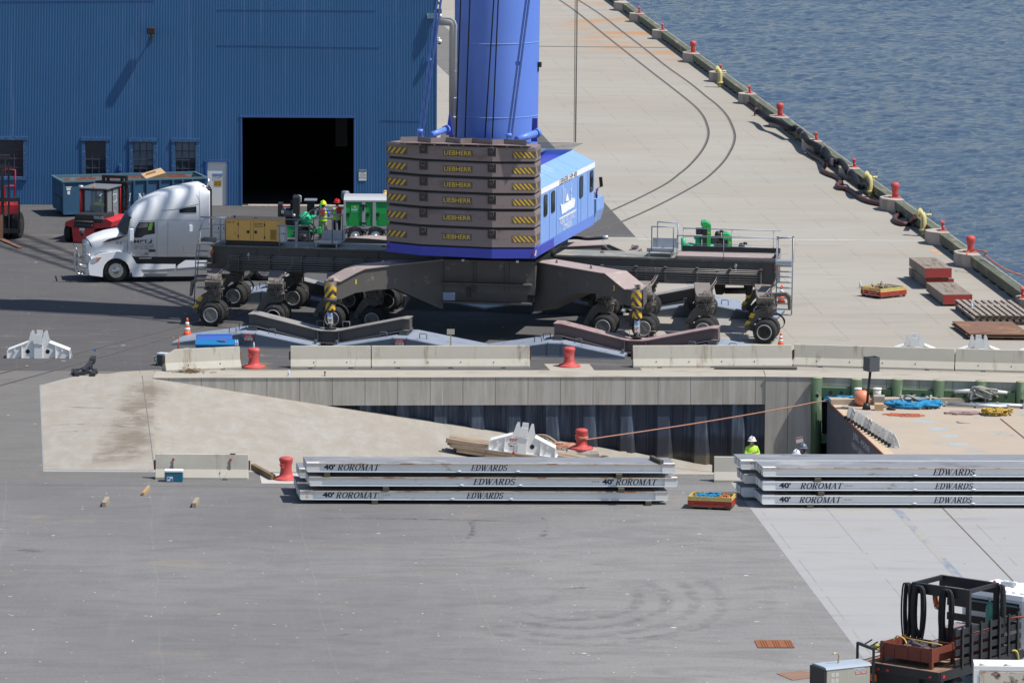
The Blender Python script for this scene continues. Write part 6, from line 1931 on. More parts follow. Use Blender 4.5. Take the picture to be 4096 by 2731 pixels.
def saddle(loc,rz,label,tilt=0.0,k=1.0,rx=0.0):
 t_=thing('steel_saddle',loc,rz,label,'steel saddle','white steel saddle supports')
 t_.rotation_euler=(rx,tilt,rz)
 out=[(-1.27,0),(1.27,0),(1.2,.30),(.42,.60),(.38,.68),(.30,1.02),(.22,1.02),(.14,.62),(-.14,.62),(-.22,1.02),(-.30,1.02),(-.38,.68),(-.42,.60),(-1.2,.30)]
 out=[(x*k,z*k)for x,z in out]
 for y in(0.0,.55):
  mb=MB();mb.prism(out,y,y+.03);mb.build('side_plate',M_SADW,t_)
 mb=MB()
 for a_,b_ in(((-1.2,.30),(-.42,.60)),((.42,.60),(1.2,.30))):
  mb.add([(a_[0]*k,-.03,a_[1]*k),(b_[0]*k,-.03,b_[1]*k),(b_[0]*k,.62,b_[1]*k),(a_[0]*k,.62,a_[1]*k),(a_[0]*k,-.03,a_[1]*k+.025),(b_[0]*k,-.03,b_[1]*k+.025),(b_[0]*k,.62,b_[1]*k+.025),(a_[0]*k,.62,a_[1]*k+.025)],
[(0,1,2,3),(4,5,6,7),(0,1,5,4),(1,2,6,5),(2,3,7,6),(3,0,4,7)])
 mb.build('top_flange',M_SADW,t_)
 mb=MB();mb.bb(-1.3*k,1.3*k,-.06,.66,-.03,0)
 for x in(-1.22,-.66,.66,1.2):mb.bb(x*k,x*k+.025,-.08,0,0,(.30 if abs(x)>1 else .48)*k)
 mb.bb(-.16*k,.16*k,-.06,-.0,0,.56*k)
 mb.prism([(-.2*k,.58*k),(.2*k,.58*k),(.13*k,.95*k),(-.13*k,.95*k)],-.09,-.05)
 mb.prism([(-.14*k,.6*k),(.14*k,.6*k),(.11*k,1.02*k),(-.11*k,1.02*k)],.60,.64)
 mb.build('stiffeners',M_SADW,t_)
 mb=MB()
 for x in(-.42,.36):mb.cyl((x*k,-.004,.27*k),(x*k,.0,.27*k),.085*k,n=20)
 mb.build('round_hole',M('hole_dark',(.02,.02,.02),.9),t_)
 mb=MB()
 for x in(-.92,.92):mb.bb(x*k-.03,x*k+.03,-.05,0,.26*k,.34*k)
 mb.build('shackle_lug',M_SADW,t_)
 return t_
a=P(*zl(345,522));saddle(a,0.0,'white steel saddle standing alone on the left asphalt')
def rzx(x):return rz_(x)
aa=P(*zp(1120,560),-2.0)
saddle(P(*zp(1130,540),-1.5),R(-4),'white steel saddle leaning on the timber pile on the ramp',tilt=R(6))
saddle(P(3657,1441),R(-2),'white steel saddle behind the barrier, left one of a pair',k=.95)
saddle(P(3916,1452),R(-2),'white steel saddle behind the barrier, right of the pair')
a=P(4085,1462)
saddle(a+Vector((.8,0,.1)),R(25),'white steel saddle cut by the right edge, tipped at an angle',tilt=R(-8))
def toolbox(pl,pr_,d,h,ml,mb_,label):
 a_=P(*pl,h*.75);b_=P(*pr_,h*.75);an=math.atan2(b_.y-a_.y,b_.x-a_.x);w=(b_-a_).length
 t_=thing('job_box',(a_.x,a_.y,0),an,label,'toolbox','blue steel toolboxes')
 mb=MB();mb.bbev(0,w,0,d,0,h*.72,.01);mb.build('chest',mb_,t_)
 mb=MB();mb.prism([(-.01,h*.72),(-.01,h*.80),(.10,h),(d,h),(d,h*.72)],-.01,w+.01,'yz');mb.build('lid',ml,t_)
 return t_
toolbox(z5(300,1045),z5(768,1040),.62,.62,M('box_blue',(.02,.1,.42),.4,0,.08,2),M('box_blue_side',(.02,.055,.24),.5,0,.1,2),'royal blue steel toolbox, the farther of two')
toolbox(z5(275,1108),z5(835,1112),.62,.58,M('box_cyan',(.01,.17,.42),.4,0,.08,2),M('box_cyan_side',(.015,.10,.24),.5,0,.1,2),'cyan blue steel toolbox behind the chipped barrier, nearer of two')
dr_=thing('cordless_drill',P(*z5(620,1075),.58)+Vector((0,0,.0)),0,'red and black cordless power tool on the cyan toolbox lid','power tool')
mb=MB();mb.cyl((-.17,0,.05),(.05,0,.05),.02,n=8);mb.cyl((-.05,0,.05),(.0,0,.05),.04,n=10);mb.bb(.0,.12,-.03,.03,.02,.06);mb.build('body',M_BLK,dr_)
mb=MB();mb.ball((-.02,0,.06),.045,10,6);mb.ball((.13,0,.05),.045,10,6);mb.build('grip',M('tool_red',(.3,.02,.03),.5),dr_)
def cone(px,h,label):
 t_=thing('traffic_cone',P(*px),0.1,label,'traffic cone','orange traffic cones')
 m_o=M('cone_orange',(.75,.10,.02),.5,0,.05,2.0)
 def r_(f):return .16*h/.9*(1-f)+.035
 mb=MB();mb.lathe([(r_(0),.03),(r_(.38),.38*h)],n=20);mb.lathe([(r_(.53),.53*h),(r_(.63),.63*h)],n=20);mb.lathe([(r_(.80),.80*h),(r_(1)*.9,h*.99),(.01,h)],n=20);mb.build('cone_body',m_o,t_)
 mb=MB();mb.lathe([(r_(.38)+.002,.38*h),(r_(.53)+.002,.53*h)],n=20);mb.lathe([(r_(.63)+.002,.63*h),(r_(.80)+.002,.80*h)],n=20);mb.build('reflective_band',M_WHITE,t_)
 mb=MB();mb.bbev(-.2*h/.9,.2*h/.9,-.2*h/.9,.2*h/.9,0,.03,.008);mb.build('base',M_BLK,t_)
 return t_
cone(z5(165,1015),.82,'orange cone with two white bands beside the left support pad')
cone(Z(2250,1050,.42517)(2053,790),.55,'small orange cone just behind the long right barrier')
cone(z4(1945,800),.55,'small orange cone farthest away behind the right crane ladder')
cone(z4(1940,845),.70,'larger orange cone behind the right crane ladder')
mb=MB();a=P(*z5(35,1200));mb.cyl((a.x,a.y,0.0),(a.x+.07,a.y+.1,.6),.025,n=8)
tag(mb.build('hand_tool',M('handle_orange',(.45,.09,.03),.6)),'orange handle leaning up beside the cone and the grey tub lid','tool handle')
mb=MB();a=P(*z5(165,1152),.38);mb.lathe([(.26,0),(.28,.30),(.30,.34),(.1,.38),(.01,.38)],(a.x,a.y,0),24)
tag(mb.build('plastic_tub',M('tub_grey',(.28,.36,.40),.5)),'round grey plastic tub behind the chipped barrier','tub')
a=P(*zl(1440,590));wc=thing('wheeled_cooler',a,R(-20),'teal wheeled cooler with white lid at the barrier\'s left end','cooler')
mb=MB();mb.bbev(-.17,.20,0,.35,.06,.42,.02);mb.build('tub',M('cooler_dkteal',(.02,.09,.11),.5),wc)
mb=MB();mb.bbev(-.18,.21,-.01,.36,.42,.49,.02);mb.build('lid',M('lid_pale',(.45,.52,.55),.5),wc)
for x in(-.12,.16):
 mb=MB();mb.cyl((x-.03,-.02,.08),(x+.03,-.02,.08),.08,n=14);mb.build('wheel',M_BLACK,wc)
mb=MB();mb.tube([(-.2,.05,.35),(-.28,.02,.3),(-.28,.02,.2),(-.2,.05,.15)],.014,6);mb.build('handle',M_BLACK,wc)
M_CLR=M('clear_plastic',(.62,.68,.74),.15,0,.05,5.0,spec=.6)
def bottle(loc,label,m=M_CLR,k=1.0,cat='bottle'):
 t_=thing('drink_bottle',loc,0,label,cat,'drink bottles left around the slip')
 mb=MB();mb.lathe([(.032*k,0),(.034*k,.02),(.033*k,.14*k),(.03*k,.155*k),(.014*k,.19*k),(.013*k,.20*k)],n=12);mb.build('bottle_body',m,t_)
 mb=MB();mb.cyl((0,0,.2*k),(0,0,.225*k),.015*k,n=10);mb.build('cap',M_WHITE,t_)
 mb=MB();mb.cyl((0,0,.06*k),(0,0,.11*k),.0345*k,n=12,cap=False);mb.build('wrap',M('wrap_pale_blue',(.35,.5,.68),.5),t_)
p_=P(*z5(812,1118),.45);bottle(p_+Vector((0,.1,.0)),'water bottle on the cyan toolbox, left of a pair')
p_=P(*z5(838,1118),.45);bottle(p_+Vector((0,.1,.0)),'water bottle on the cyan toolbox, right of a pair')
bottle(b1.location+Vector((0,0,.775)),'water bottle standing on top of the left far bollard')
bottle(P(*z2(1070,1308)),'clear water bottle on the pale edge of the slip wall',k=1.2)
bottle(P(*z2(1411,1308)),'red drink bottle on the pale edge of the slip wall',m=M('bottle_red',(.4,.01,.02),.3),k=1.15)
bottle(P(*zq(630,530))+Vector((0,0,.0)),'water bottle standing behind the rubble crate',k=1.4)
bottle(P(*zq(1795,745),.42)+Vector((0,0,-.0)),'crumpled clear bottle lying on the slatted pallets',k=1.3)
mb=MB();c=P(*zl(1700,655))
for k in range(60):
 a0=Vector((rr_.gauss(0,.33),rr_.gauss(0,.16),abs(rr_.gauss(0,.06))+.01));d0=Vector((rr_.uniform(-.3,.3),rr_.uniform(-.2,.2),rr_.uniform(-.02,.12)))
 mb.tube([a0,a0+d0*.5+Vector((0,0,.02)),a0+d0],.012,4)
for k in range(18):
 a0=(rr_.gauss(0,.25),rr_.gauss(0,.1),.02);mb.ball(a0,rr_.uniform(.03,.09),6,4,(1,1,.6))
o=mb.build('debris_heap',M('dry_weed',(.17,.13,.08),.95,0,.4,9.0,((.4,.3,.17),.5,6.0,(1,1,1))));place(o,c);tag(o,'heap of dry weeds and dirt at the foot of the chipped barrier','debris');o['kind']='stuff'
a=P(*z2(1570,1015));
pt=thing('wood_pallet',a,R(-3),'worn wooden pallet lying against the left spreader beam','pallet')
mb=MB()
for y in(0,.35,.7):mb.bb(0,1.33,y,y+.10,.22,.25)
mb.build('boards',M('pallet_grey',(.30,.25,.19),.85,0,.2,3.0),pt)
mb=MB()
for x in(0,.6,1.23):mb.bb(x,x+.1,0,.8,.12,.22)
mb.bb(0,1.33,0,.1,.06,.115);mb.bb(0,1.33,.7,.8,.06,.115)
mb.build('bearers',M_PAL,pt)
def stake_sign(px,z_top_px,w,h,label,face_m,rz=0,lines=(),post=M('stake_wood',(.45,.36,.2),.7),z=0.0,tilt=0,red=False):
 a_=P(*px,z);s_=a_.y/FPX
 hz=(px[1]-z_top_px[1])*s_/math.cos(.15)
 t_=thing('stake_sign',a_,rz,label,'small sign')
 mb=MB();mb.bb(-.025,.025,-.015,.015,0,hz-h*.4);mb.build('stake',post,t_)
 mb=MB();mb.bb(-w/2,w/2,-.022,-.016,hz-h,hz);pl=mb.build('plate',face_m,t_)
 if tilt:pl.rotation_euler=(0,tilt,0)
 if red:
  mb=MB();mb.bb(-w/2+.01,w/2-.01,-.026,-.0225,hz-h*.32,hz-.01);hb=mb.build('header_band',M_SIGNR,pl)
  text('CAUTION',h*.2,M_SIGNW,pl,(-w*.36,-.028,hz-h*.28),w=w*.72)
  for i,l in enumerate(lines):text(l,h*.12,M_BLK,pl,(-w*.42,-.024,hz-h*(.5+.18*i)),w=w*.84)
  mb=MB();mb.cyl((0,-.03,hz-h-.28),(0,-.018,hz-h-.28),.05,n=14);mb.build('reflector',M('reflector_red',(.5,.02,.02),.3),t_)
 return t_
stake_sign(z3(712,1100),z3(708,857),.30,.22,'blank pale plate on a stake behind the middle barrier',M('plate_pale',(.5,.45,.38),.5))
stake_sign(z4(1288,1330),z4(1288,1098),.30,.19,'blank grey plate on a stake at the right spreader beam',M('plate_grey',(.33,.32,.30),.5))
fa=thing('fork_boom',P(*zl(740,670)),0,'black steel lifting boom attachment lying on the landing edge','lifting attachment')
def lp(px,z):
 v=P(*zl(*px),z)-Vector(fa.location);return(v.x,v.y,z)
mb=MB();mb.bar(lp((750,640),.15),lp((828,545),.28),.16,.16);mb.bar(lp((822,552),.28),lp((838,522),.30),.2,.2);mb.build('boom',M('boom_black',(.03,.03,.035),.5,0,.2,3.0,((.15,.08,.04),.3,5.0,(1,1,1))),fa)
mb=MB()
for x in(690,830):mb.bar(lp((x,668),.08),lp((x-20 if x<750 else x+20,630),.1),.18,.12)
mb.bar(lp((640,655),.1),lp((875,648),.1),.1,.1);mb.bar(lp((690,630),.12),lp((760,600),.2),.05);mb.bar(lp((870,640),.12),lp((800,600),.2),.05)
mb.build('fork_pockets',M('boom_black',(.03,.03,.035),.5),fa)
mb=MB();mb.bb(*[v for v in(lp((845,522),0)[0]-.02,lp((845,522),0)[0]+.06,lp((845,522),0)[1]-.02,lp((845,522),0)[1]+.05)],.28,.36);mb.build('blue_tag',M_SBLUE,fa)
mb=MB();mb.tube([lp((645,650),.05),lp((640,625),.2),lp((700,615),.2)],.014,6);mb.build('wire_cage',M_BLK,fa)
zf=Z(2300,1900,.76361)
dg=thing('drain_grate',(0,0,.006),0,'rust orange rectangular drain grate set in the foreground asphalt','drain grate')
dp=[P(*zf(948,868)),P(*zf(1128,868)),P(*zf(1147,905)),P(*zf(966,905))]
M_GR=M('grate_rust',(.26,.10,.045),.85,0,.2,6.0)
mb=MB();mb.add([(p.x,p.y,.004)for p in dp],[(0,1,2,3)]);mb.build('frame',M('grate_pit',(.09,.045,.03),.9),dg)
mb=MB()
for i in range(15):
 f=i/14;a_=dp[0].lerp(dp[1],f);b_=dp[3].lerp(dp[2],f);mb.bar((a_.x,a_.y,.012),(b_.x,b_.y,.012),.05 if i%5 else .09,.016)
for f in(0,.2,.4,.6,.8,1.0):
 a_=dp[0].lerp(dp[3],f);b_=dp[1].lerp(dp[2],f);mb.bar((a_.x,a_.y,.018),(b_.x,b_.y,.018),.04,.01)
mb.build('bars',M_GR,dg)
pl_=[P(*zf(1055,1040)),P(*zf(1180,1025)),P(*zf(1330,1050)),P(*zf(1140,1075))]
mb=MB();mb.prism([(p.x,p.y)for p in pl_],.006,.02,'xy');tag(mb.build('cover_plate',M('cover_rust',(.24,.15,.11),.85,0,.2,2.0,((.3,.12,.05),.4,2.0,(1,1,1)))),'thin rusty plate on the asphalt left of the welder','cover plate')
lit=MB()
for k in range(170):
 X,Y=rr_.uniform(0,3300),rr_.uniform(1960,2731)
 if X>2950+(Y-2029)*.77:continue
 p_=P(X,Y);s=rr_.uniform(.012,.045);an=rr_.uniform(0,PI)
 lit.box((p_.x,p_.y,.008),(s*2.2,s,.006),rz=an)
o=lit.build('litter',M('litter_pale',(.55,.52,.45),.9));o['kind']='stuff';tag(o,'bits of pale litter and chips scattered over the near asphalt','litter')
zw=Z(250,700,.28698)
TA=R(7.0)
TO=P(*zw(750,1500));TO.z=0
TF=FR(TO,TA)
M_TRW=M('truck_white',(0.82,0.84,0.87),0.3,0,0.03,0.6,spec=.7)
M_TRS=M('truck_silver',(0.50,0.50,0.51),0.3,.6,0.06,1.0)
M_ALU=M('polished_aluminium',(0.62,0.62,0.63),.25,.9,.08,2.0)
truck=thing('road_tractor',TO,TA,'white sleeper cab road tractor facing left behind the crane ladder','truck')
TW=2.35
def tz(px,y=0.0):
 return TF.xz(px[0],px[1],y)
def tv(px,y=0.0):
 q=tz(px,y);return(q[0],y,q[1])
def station(xp,top,sh,bot,ins,y0=0.0,y1=TW,crown=0.5):
 """cross section of the body at photo column xp: rows for roof, shoulder and sill"""
 x=tz(zw(xp,sh),y0)[0];zt_=tz(zw(xp,top),y0+ins+.25)[1];zs_=tz(zw(xp,sh),y0)[1];zb_=tz(zw(xp,bot),y0)[1]
 zt_=max(zt_,zs_+.02)
 m=(y0+y1)/2
 r=[(x,y0,zb_),(x,y0,zs_)]
 for k in range(1,5):
  a_=PI/2*k/5
  r.append((x,y0+ins*(1-math.cos(a_)),zs_+(zt_-zs_)*math.sin(a_)))
 r.append((x,y0+ins+.02,zt_));r.append((x,m,zt_+.02));r.append((x,y1-ins-.02,zt_))
 for k in range(4,0,-1):
  a_=PI/2*k/5
  r.append((x,y1-ins*(1-math.cos(a_)),zs_+(zt_-zs_)*math.sin(a_)))
 r+=[(x,y1,zs_),(x,y1,zb_)]
 return r
mb=MB()
st=[(905,800,850,1060,.10),(945,560,640,1100,.30),(985,490,600,1135,.38),(1060,410,590,1140,.42),(1180,330,560,1140,.45),(1350,250,500,1140,.48),(1550,195,440,1140,.48),(1750,155,400,1140,.45),(1880,135,380,1140,.42),(1930,140,370,1140,.35),(2040,205,300,1140,.15),(2055,215,300,1140,.12)]
mb.loft([station(*s_)for s_ in st])
mb.build('cab',M_TRW,truck)
mb=MB()
st=[(325,935,985,1200,.30,.42,TW-.42),(360,890,960,1240,.35,.30,TW-.30),(450,850,935,1240,.4,.22,TW-.22),(600,805,900,1240,.4,.16,TW-.16),(780,780,870,1230,.35,.10,TW-.1),(925,790,850,1180,.3,.05,TW-.05)]
mb.loft([station(*s_)for s_ in st])
mb.build('hood',M_TRW,truck)
def arch(y0,y1):
 o=[zw(365,1235),zw(400,1165),zw(500,1105),zw(620,1080),zw(780,1065),zw(900,1085),zw(955,1110),zw(1030,1235),zw(1010,1300)]
 c=zw(750,1345)
 for k in range(9):
  t=R(8+164*k/8);o.append((c[0]+54*math.cos(t),c[1]-54*math.sin(t)))
 o+=[zw(560,1420),zw(380,1395),zw(362,1300)]
 return[tz(q,0)for q in o]
for y0,y1 in((-.02,.42),(TW-.42,TW+.02)):
 mb=MB();mb.prism(arch(y0,y1),y0,y1);mb.build('fender',M_TRW,truck)
mb=MB();a_=tz(zw(365,1270));b_=tz(zw(560,1410));mb.bbev(a_[0]-.12,a_[0]+.35,.3,TW-.3,b_[1],a_[1],.05);mb.build('bumper',M_TRW,truck)
mb=MB();a_=tz(zw(300,950),.5);b_=tz(zw(330,1250),.5);mb.bbev(a_[0]-.03,b_[0]+.2,.50,TW-.50,b_[1],a_[1],.04);mb.build('grille',M_ALU,truck)
mb=MB();mb.prism([tz(zw(*q),-.03)for q in((395,1225),(400,1175),(470,1150),(548,1140),(510,1190),(440,1230))],-.035,.1);hl=mb.build('headlight',M('headlight_glass',(.5,.55,.62),.15,.3,.2,8.0),truck)
mb=MB();mb.prism([tz(zw(*q),-.04)for q in((480,1160),(545,1142),(510,1188),(478,1200))],-.042,-.036);mb.build('indicator',M_ORNG,hl)
mb=MB();mb.prism([tz(zw(*q),.05)for q in((800,785),(925,575),(1030,605),(985,640),(890,825),(840,820))],.02,.30);mb.prism([tz(zw(*q),.05)for q in((800,785),(925,575),(960,600),(870,815))],.30,TW-.1);mb.build('windscreen',M_GLASSD,truck)
SW=[(1005,875),(1008,800),(1030,720),(1065,662),(1285,655),(1287,818),(1150,838),(1100,872)]
mb=MB();mb.prism([tz(zw(*q),-.012)for q in SW],-.018,-.003);sw_=mb.build('side_window',M_BLK,truck)
SWi=[(1022,855),(1025,800),(1045,725),(1075,672),(1200,668),(1195,735),(1120,745),(1060,850)]
mb=MB();mb.prism([tz(zw(*q),-.02)for q in((1045,735),(1078,675),(1192,672),(1188,728),(1060,742))],-.024,-.019);mb.build('pane',M('view_through_grey',(.16,.15,.16),.3),sw_)
mb=MB();mb.prism([tz(zw(*q),-.02)for q in((1190,770),(1215,665),(1262,668),(1240,770))],-.026,-.019);mb.build('hanging_vest',M('vest_green_dim',(.12,.32,.04),.7),sw_)
mb=MB();mb.prism([tz(zw(*q),-.012)for q in((1627,480),(1700,460),(1865,436),(1868,525),(1632,530))],-.018,-.0);mb.build('sleeper_window',M_GLASSD,truck)
M_SEAM=M('seam_dark',(.18,.18,.2),.6)
mb=MB()
def seam(p,q,w=.012,y=-.006):
 a_=tv(zw(*p),y);b_=tv(zw(*q),y);mb.bar(a_,b_,w,.006,up=(0,1,0))
for p,q in(((1318,632),(1316,1135)),((1316,632),(1080,640)),((1080,640),(1010,760)),((1330,628),(1990,632)),((1470,650),(1465,1140)),((1905,210),(1935,1140)),((905,860),(905,1060)),((960,910),(970,1070)),((970,1070),(1030,1135)),((1030,1135),(1316,1135)),((1685,980),(1690,1080)),((1690,1080),(1860,1092)),((1690,968),(1860,966)),((1370,500),(1560,480)),((1560,480),(1900,405))):
 seam(p,q)
mb.build('panel_seams',M_SEAM,truck)
mb=MB();mb.prism([tz(zw(*q),-.02)for q in((550,950),(640,900),(780,862),(880,850),(860,880),(700,915))],-.0,.14);mb.build('hood_intake',M_BLK,truck)
mb=MB();mb.prism([tz(zw(*q),-.02)for q in((790,895),(885,852),(885,905),(800,912))],-.01,.12);mb.build('intake_trim',M_ALU,truck)
mb=MB();a_=tz(zw(1203,1040),-.02);b_=tz(zw(1296,1072),-.02);mb.bbev(a_[0],b_[0],-.04,-.002,b_[1],a_[1],.012);mb.build('door_handle',M_BLK,truck)
mb=MB();mb.bbev(*[v for v in(tz(zw(1768,700))[0],tz(zw(1808,700))[0])],-.04,.0,tz(zw(1788,790))[1],tz(zw(1788,702))[1],.012);mb.build('side_grab',M_TRW,truck)
mb=MB();a_=tz(zw(932,750),-.35);b_=tz(zw(992,925),-.35);mb.bbev(a_[0],b_[0],-.42,-.22,b_[1],a_[1],.03);mb.build('door_mirror',M_TRW,truck)
mb=MB();mb.bb(b_[0]-.05,b_[0]+.08,-.3,.02,(a_[1]+b_[1])/2-.05,(a_[1]+b_[1])/2+.02);mb.build('mirror_arm',M_BLK,truck)
for y in(.2,1.1):
 mb=MB();mb.tube([tv(zw(405,1000),y*.3),tv(zw(370,930),y*.3),tv(zw(280,835),y*.3)],.025,8);mb.ball(tv(zw(275,820),y*.3),.09,12,8,(1,.5,1.2));mb.build('fender_mirror',M_BLK,truck)
 break
def tt(s,lo,hi,m,bold=0,shear=0):
 a_=tz(zw(*lo),-.01);b_=tz(zw(*hi),-.01)
 text(s,b_[1]-a_[1],m,truck,(a_[0],-.012,a_[1]),w=b_[0]-a_[0],bold=bold,shear=shear)
tt('016',(742,962),(824,922),M_NAVY,.01)
tt('MPT',(995,950),(1190,905),M_BLK,.02)
tt('MAX POWER TRANS INC',(995,974),(1270,958),M_NAVY)
tt('USDOT 3841838',(995,1008),(1272,986),M_NAVY,.0)
tt('MC 1397406',(995,1038),(1198,1016),M_NAVY,.0)
tt('ELD',(1145,1112),(1200,1088),M_BLK,.02,.2)
mb=MB()
mb.prism([tz(zw(*q),-.01)for q in((1170,945),(1215,935),(1240,905),(1225,880),(1250,905),(1245,940),(1225,950))],-.013,-.011);mb.build('logo_swoosh',M_BLK,truck)
mb=MB();mb.prism([tz(zw(*q),.02)for q in((945,1235),(1030,1240),(1590,1275),(1700,1190),(2020,1190),(2010,1275),(1830,1340),(1830,1410),(1590,1412),(1150,1415),(980,1418),(975,1340))],.02,.5);mb.build('side_skirt',M_TRS,truck)
mb=MB();mb.prism([tz(zw(*q),.0)for q in((940,1237),(1040,1237),(1150,1415),(978,1418))],-.015,.05);mb.prism([tz(zw(*q),.0)for q in((1040,1240),(1580,1245),(1570,1300),(1300,1318),(1090,1318))],-.01,.04);mb.prism([tz(zw(*q),.0)for q in((1610,1255),(1720,1190),(2010,1190),(1970,1270),(1600,1300))],-.01,.04)
mb.build('skirt_panels',M_TRW,truck)
mb=MB();mb.bb(tz(zw(1140,1380))[0],tz(zw(1460,1380))[0],-.06,.03,tz(zw(1300,1382))[1],tz(zw(1300,1366))[1]);mb.bb(tz(zw(1070,1155))[0],tz(zw(1240,1155))[0],-.01,.3,tz(zw(1100,1170))[1],tz(zw(1100,1150))[1]);mb.build('step',M_ALU,truck)
mb=MB();a_=tz(zw(1000,1145));b_=tz(zw(2060,1235));mb.bb(a_[0],b_[0]+2.9,.35,TW-.35,b_[1]-.25,a_[1]);mb.bb(a_[0],a_[0]+2.8,.1,.5,b_[1],a_[1]);mb.build('frame',M_BLK,truck)
mb=MB();mb.bb(tz(zw(2028,200))[0],tz(zw(2085,200))[0],.12,TW-.12,tz(zw(2050,1000))[1],tz(zw(2050,205))[1]);mb.build('rear_fairing',M_BLACK,truck)
mb=MB();a_=tz(zw(1930,130),.4);mb.cyl((a_[0],.5,a_[1]-.12),(a_[0]+.3,.5,a_[1]-.12),.05,n=8);mb.cyl((a_[0]+.33,.6,a_[1]-.25),(a_[0]+.33,.6,a_[1]+.2),.04,n=8);mb.build('air_horn',M_ALU,truck)
def big_wheel(parent,x,y,r,w,rimm,front=-1,name='wheel'):
 t_=tyre_mb(r,w).build(name,M_TYRE,parent);t_.location=(x,y,r)
 rm=MB();h=w/2;s_=front
 rm.lathe([(r*.62,s_*h*1.0),(r*.60,s_*h*1.05),(r*.55,s_*h*.95),(r*.50,s_*h*.8),(r*.38,s_*h*.9),(r*.30,s_*h*1.0),(r*.2,s_*h*1.5),(r*.16,s_*h*1.7),(.01,s_*h*1.75)],n=28,axis='y')
 ro=rm.build('rim',rimm,t_)
 hm=MB()
 for i in range(10):
  a_=2*PI*i/10;hm.cyl((math.cos(a_)*r*.46,s_*h*.84,math.sin(a_)*r*.46),(math.cos(a_)*r*.46,s_*h*.9,math.sin(a_)*r*.46),r*.05,n=8)
 hm.build('hand_holes',M_BLK,t_)
 return t_
wr=(tz(zw(750,1205))[1])/2
x0=tz(zw(745,1350))[0]
big_wheel(truck,x0,.18,.52,.30,M_ALU)
big_wheel(truck,x0,TW-.18,.52,.30,M_ALU,1)
for px in(640,845):
 xx=tz(z2(px,350),.1)[0]
 for y in(.15,.48,TW-.48,TW-.15):big_wheel(truck,xx,y,.52,.28,M_ALU,-1 if y<1 else 1)
mb=MB()
c=tz(zw(745,1345));
mb.cyl((x0,.3,c[1]),(x0,TW-.3,c[1]),.62,n=28);mb.build('wheel_well',M_BLACK,truck)
mb=MB()
for y in(.25,TW-.25):
 for loop in([(178,1030),(205,1040),(222,1100),(225,1280),(260,1380),(360,1392),(382,1370),(380,1310),(350,1290),(235,1275)],[(225,1145),(270,1110),(370,1115),(392,1150),(388,1240),(360,1265),(240,1250),(222,1200)],[(178,1030),(168,1100),(172,1280),(205,1360),(260,1385)]):
  mb.tube(catmull([tv(zw(*q),y-.05)for q in loop],4),.035,8)
for q in((180,1040),(225,1200),(205,1350),(225,1270)):
 a_=tz(zw(*q),.2);mb.cyl((a_[0],.25,a_[1]),(a_[0],TW-.25,a_[1]),.03,n=8)
mb.build('bull_bar',M_ALU,truck)
M_SKIP=M('skip_blue',(0.028,0.088,0.165),.6,0,.15,1.2,((.02,.07,.12),.4,1.5,(1,1,1)),((.25,.13,.08),.12,5.0,(1,1,1)))
M_SKIPI=M('skip_inside',(0.20,0.26,0.265),.75,0,.15,1.5,((.28,.1,.05),.85,1.3,(1,1,1.5)),((.20,.28,.3),.3,2.0,(1,1,1)))
RH=1.66
Bg=P(*zz5(668,965));Cr=P(*zz5(2150,562),RH);Ar=P(*zz5(497,518),RH);Br=P(*zz5(657,603),RH)
an=math.atan2(Cr.y-Br.y,Cr.x-Br.x)
SKL=(Cr-Br).length
pv=Vector((-math.sin(an),math.cos(an),0));SKD=max(2.0,min(2.45,abs((Ar-Br).dot(pv))))
skip=thing('waste_skip',(Br.x,Br.y,0),an,'long blue open top skip with COUNT lettering before the warehouse','dumpster')
mb=MB();t=.08
mb.bb(0,SKL,0,t,.2,RH);mb.bb(0,SKL,SKD-t,SKD,.2,RH);mb.bb(0,t,t,SKD-t,.2,RH);mb.bb(SKL-t,SKL,t,SKD-t,.2,RH);mb.bb(.1,SKL-.1,t,SKD-t,.2,.3)
mb.build('walls',[M_SKIP],skip)
mb=MB()
mb.bb(t,SKL-t,SKD-t-.012,SKD-t-.003,.3,RH-.02);mb.bb(t+.003,t+.012,t,SKD-t-.02,.3,RH-.02);mb.bb(SKL-t-.012,SKL-t-.003,t,SKD-t-.02,.3,RH-.02)
mb.build('inner_lining',M_SKIPI,skip)
mb=MB();mb.bb(-.06,SKL+.06,-.07,.03,RH+.002,RH+.09);mb.bb(-.06,SKL+.06,SKD-.03,SKD+.07,RH+.002,RH+.09);mb.bb(-.07,.03,.031,SKD-.031,RH+.002,RH+.09);mb.bb(SKL-.03,SKL+.07,.031,SKD-.031,RH+.002,RH+.09)
mb.build('top_rail',M('skip_rail',(.085,.17,.22),.6,0,.2,3.0,((.3,.18,.12),.35,4.0,(1,1,1))),skip)
SR=FR((Br.x,Br.y,0),an)
mb=MB()
for px in(1405,1541,1675,1811,1911,2012,1265,1130,990):
 x=SR.xz(*zz5(px,750),-.08)[0];mb.bb(x-.045,x+.045,-.09,-.001,.2,RH-.001)
mb.bb(0,.08,-.05,0,.2,RH);mb.bb(0,SKL,-.06,0,.12,.22);mb.bb(-.001-.06,0,.3,SKD-.3,.25,.9)
mb.build('ribs',M_SKIP,skip)
mb=MB()
for x in(.5,SKL-.7):
 for y in(.2,SKD-.35):mb.cyl((x,y,.11),(x,y+.16,.11),.11,n=14)
mb.build('rollers',M_BLK,skip)
ch_h=.42
for ch,px in(('C',1060),('O',1192),('U',1330),('N',1472),('T',1608)):
 q=SR.xz(*zz5(px-36,808),-.012);q2=SR.xz(*zz5(px+36,712),-.012)
 serif(ch,ch_h,M_WPRINT,skip,(q[0],-.012,q[1]),q2[0]-q[0],shear=.12)
mb=MB()
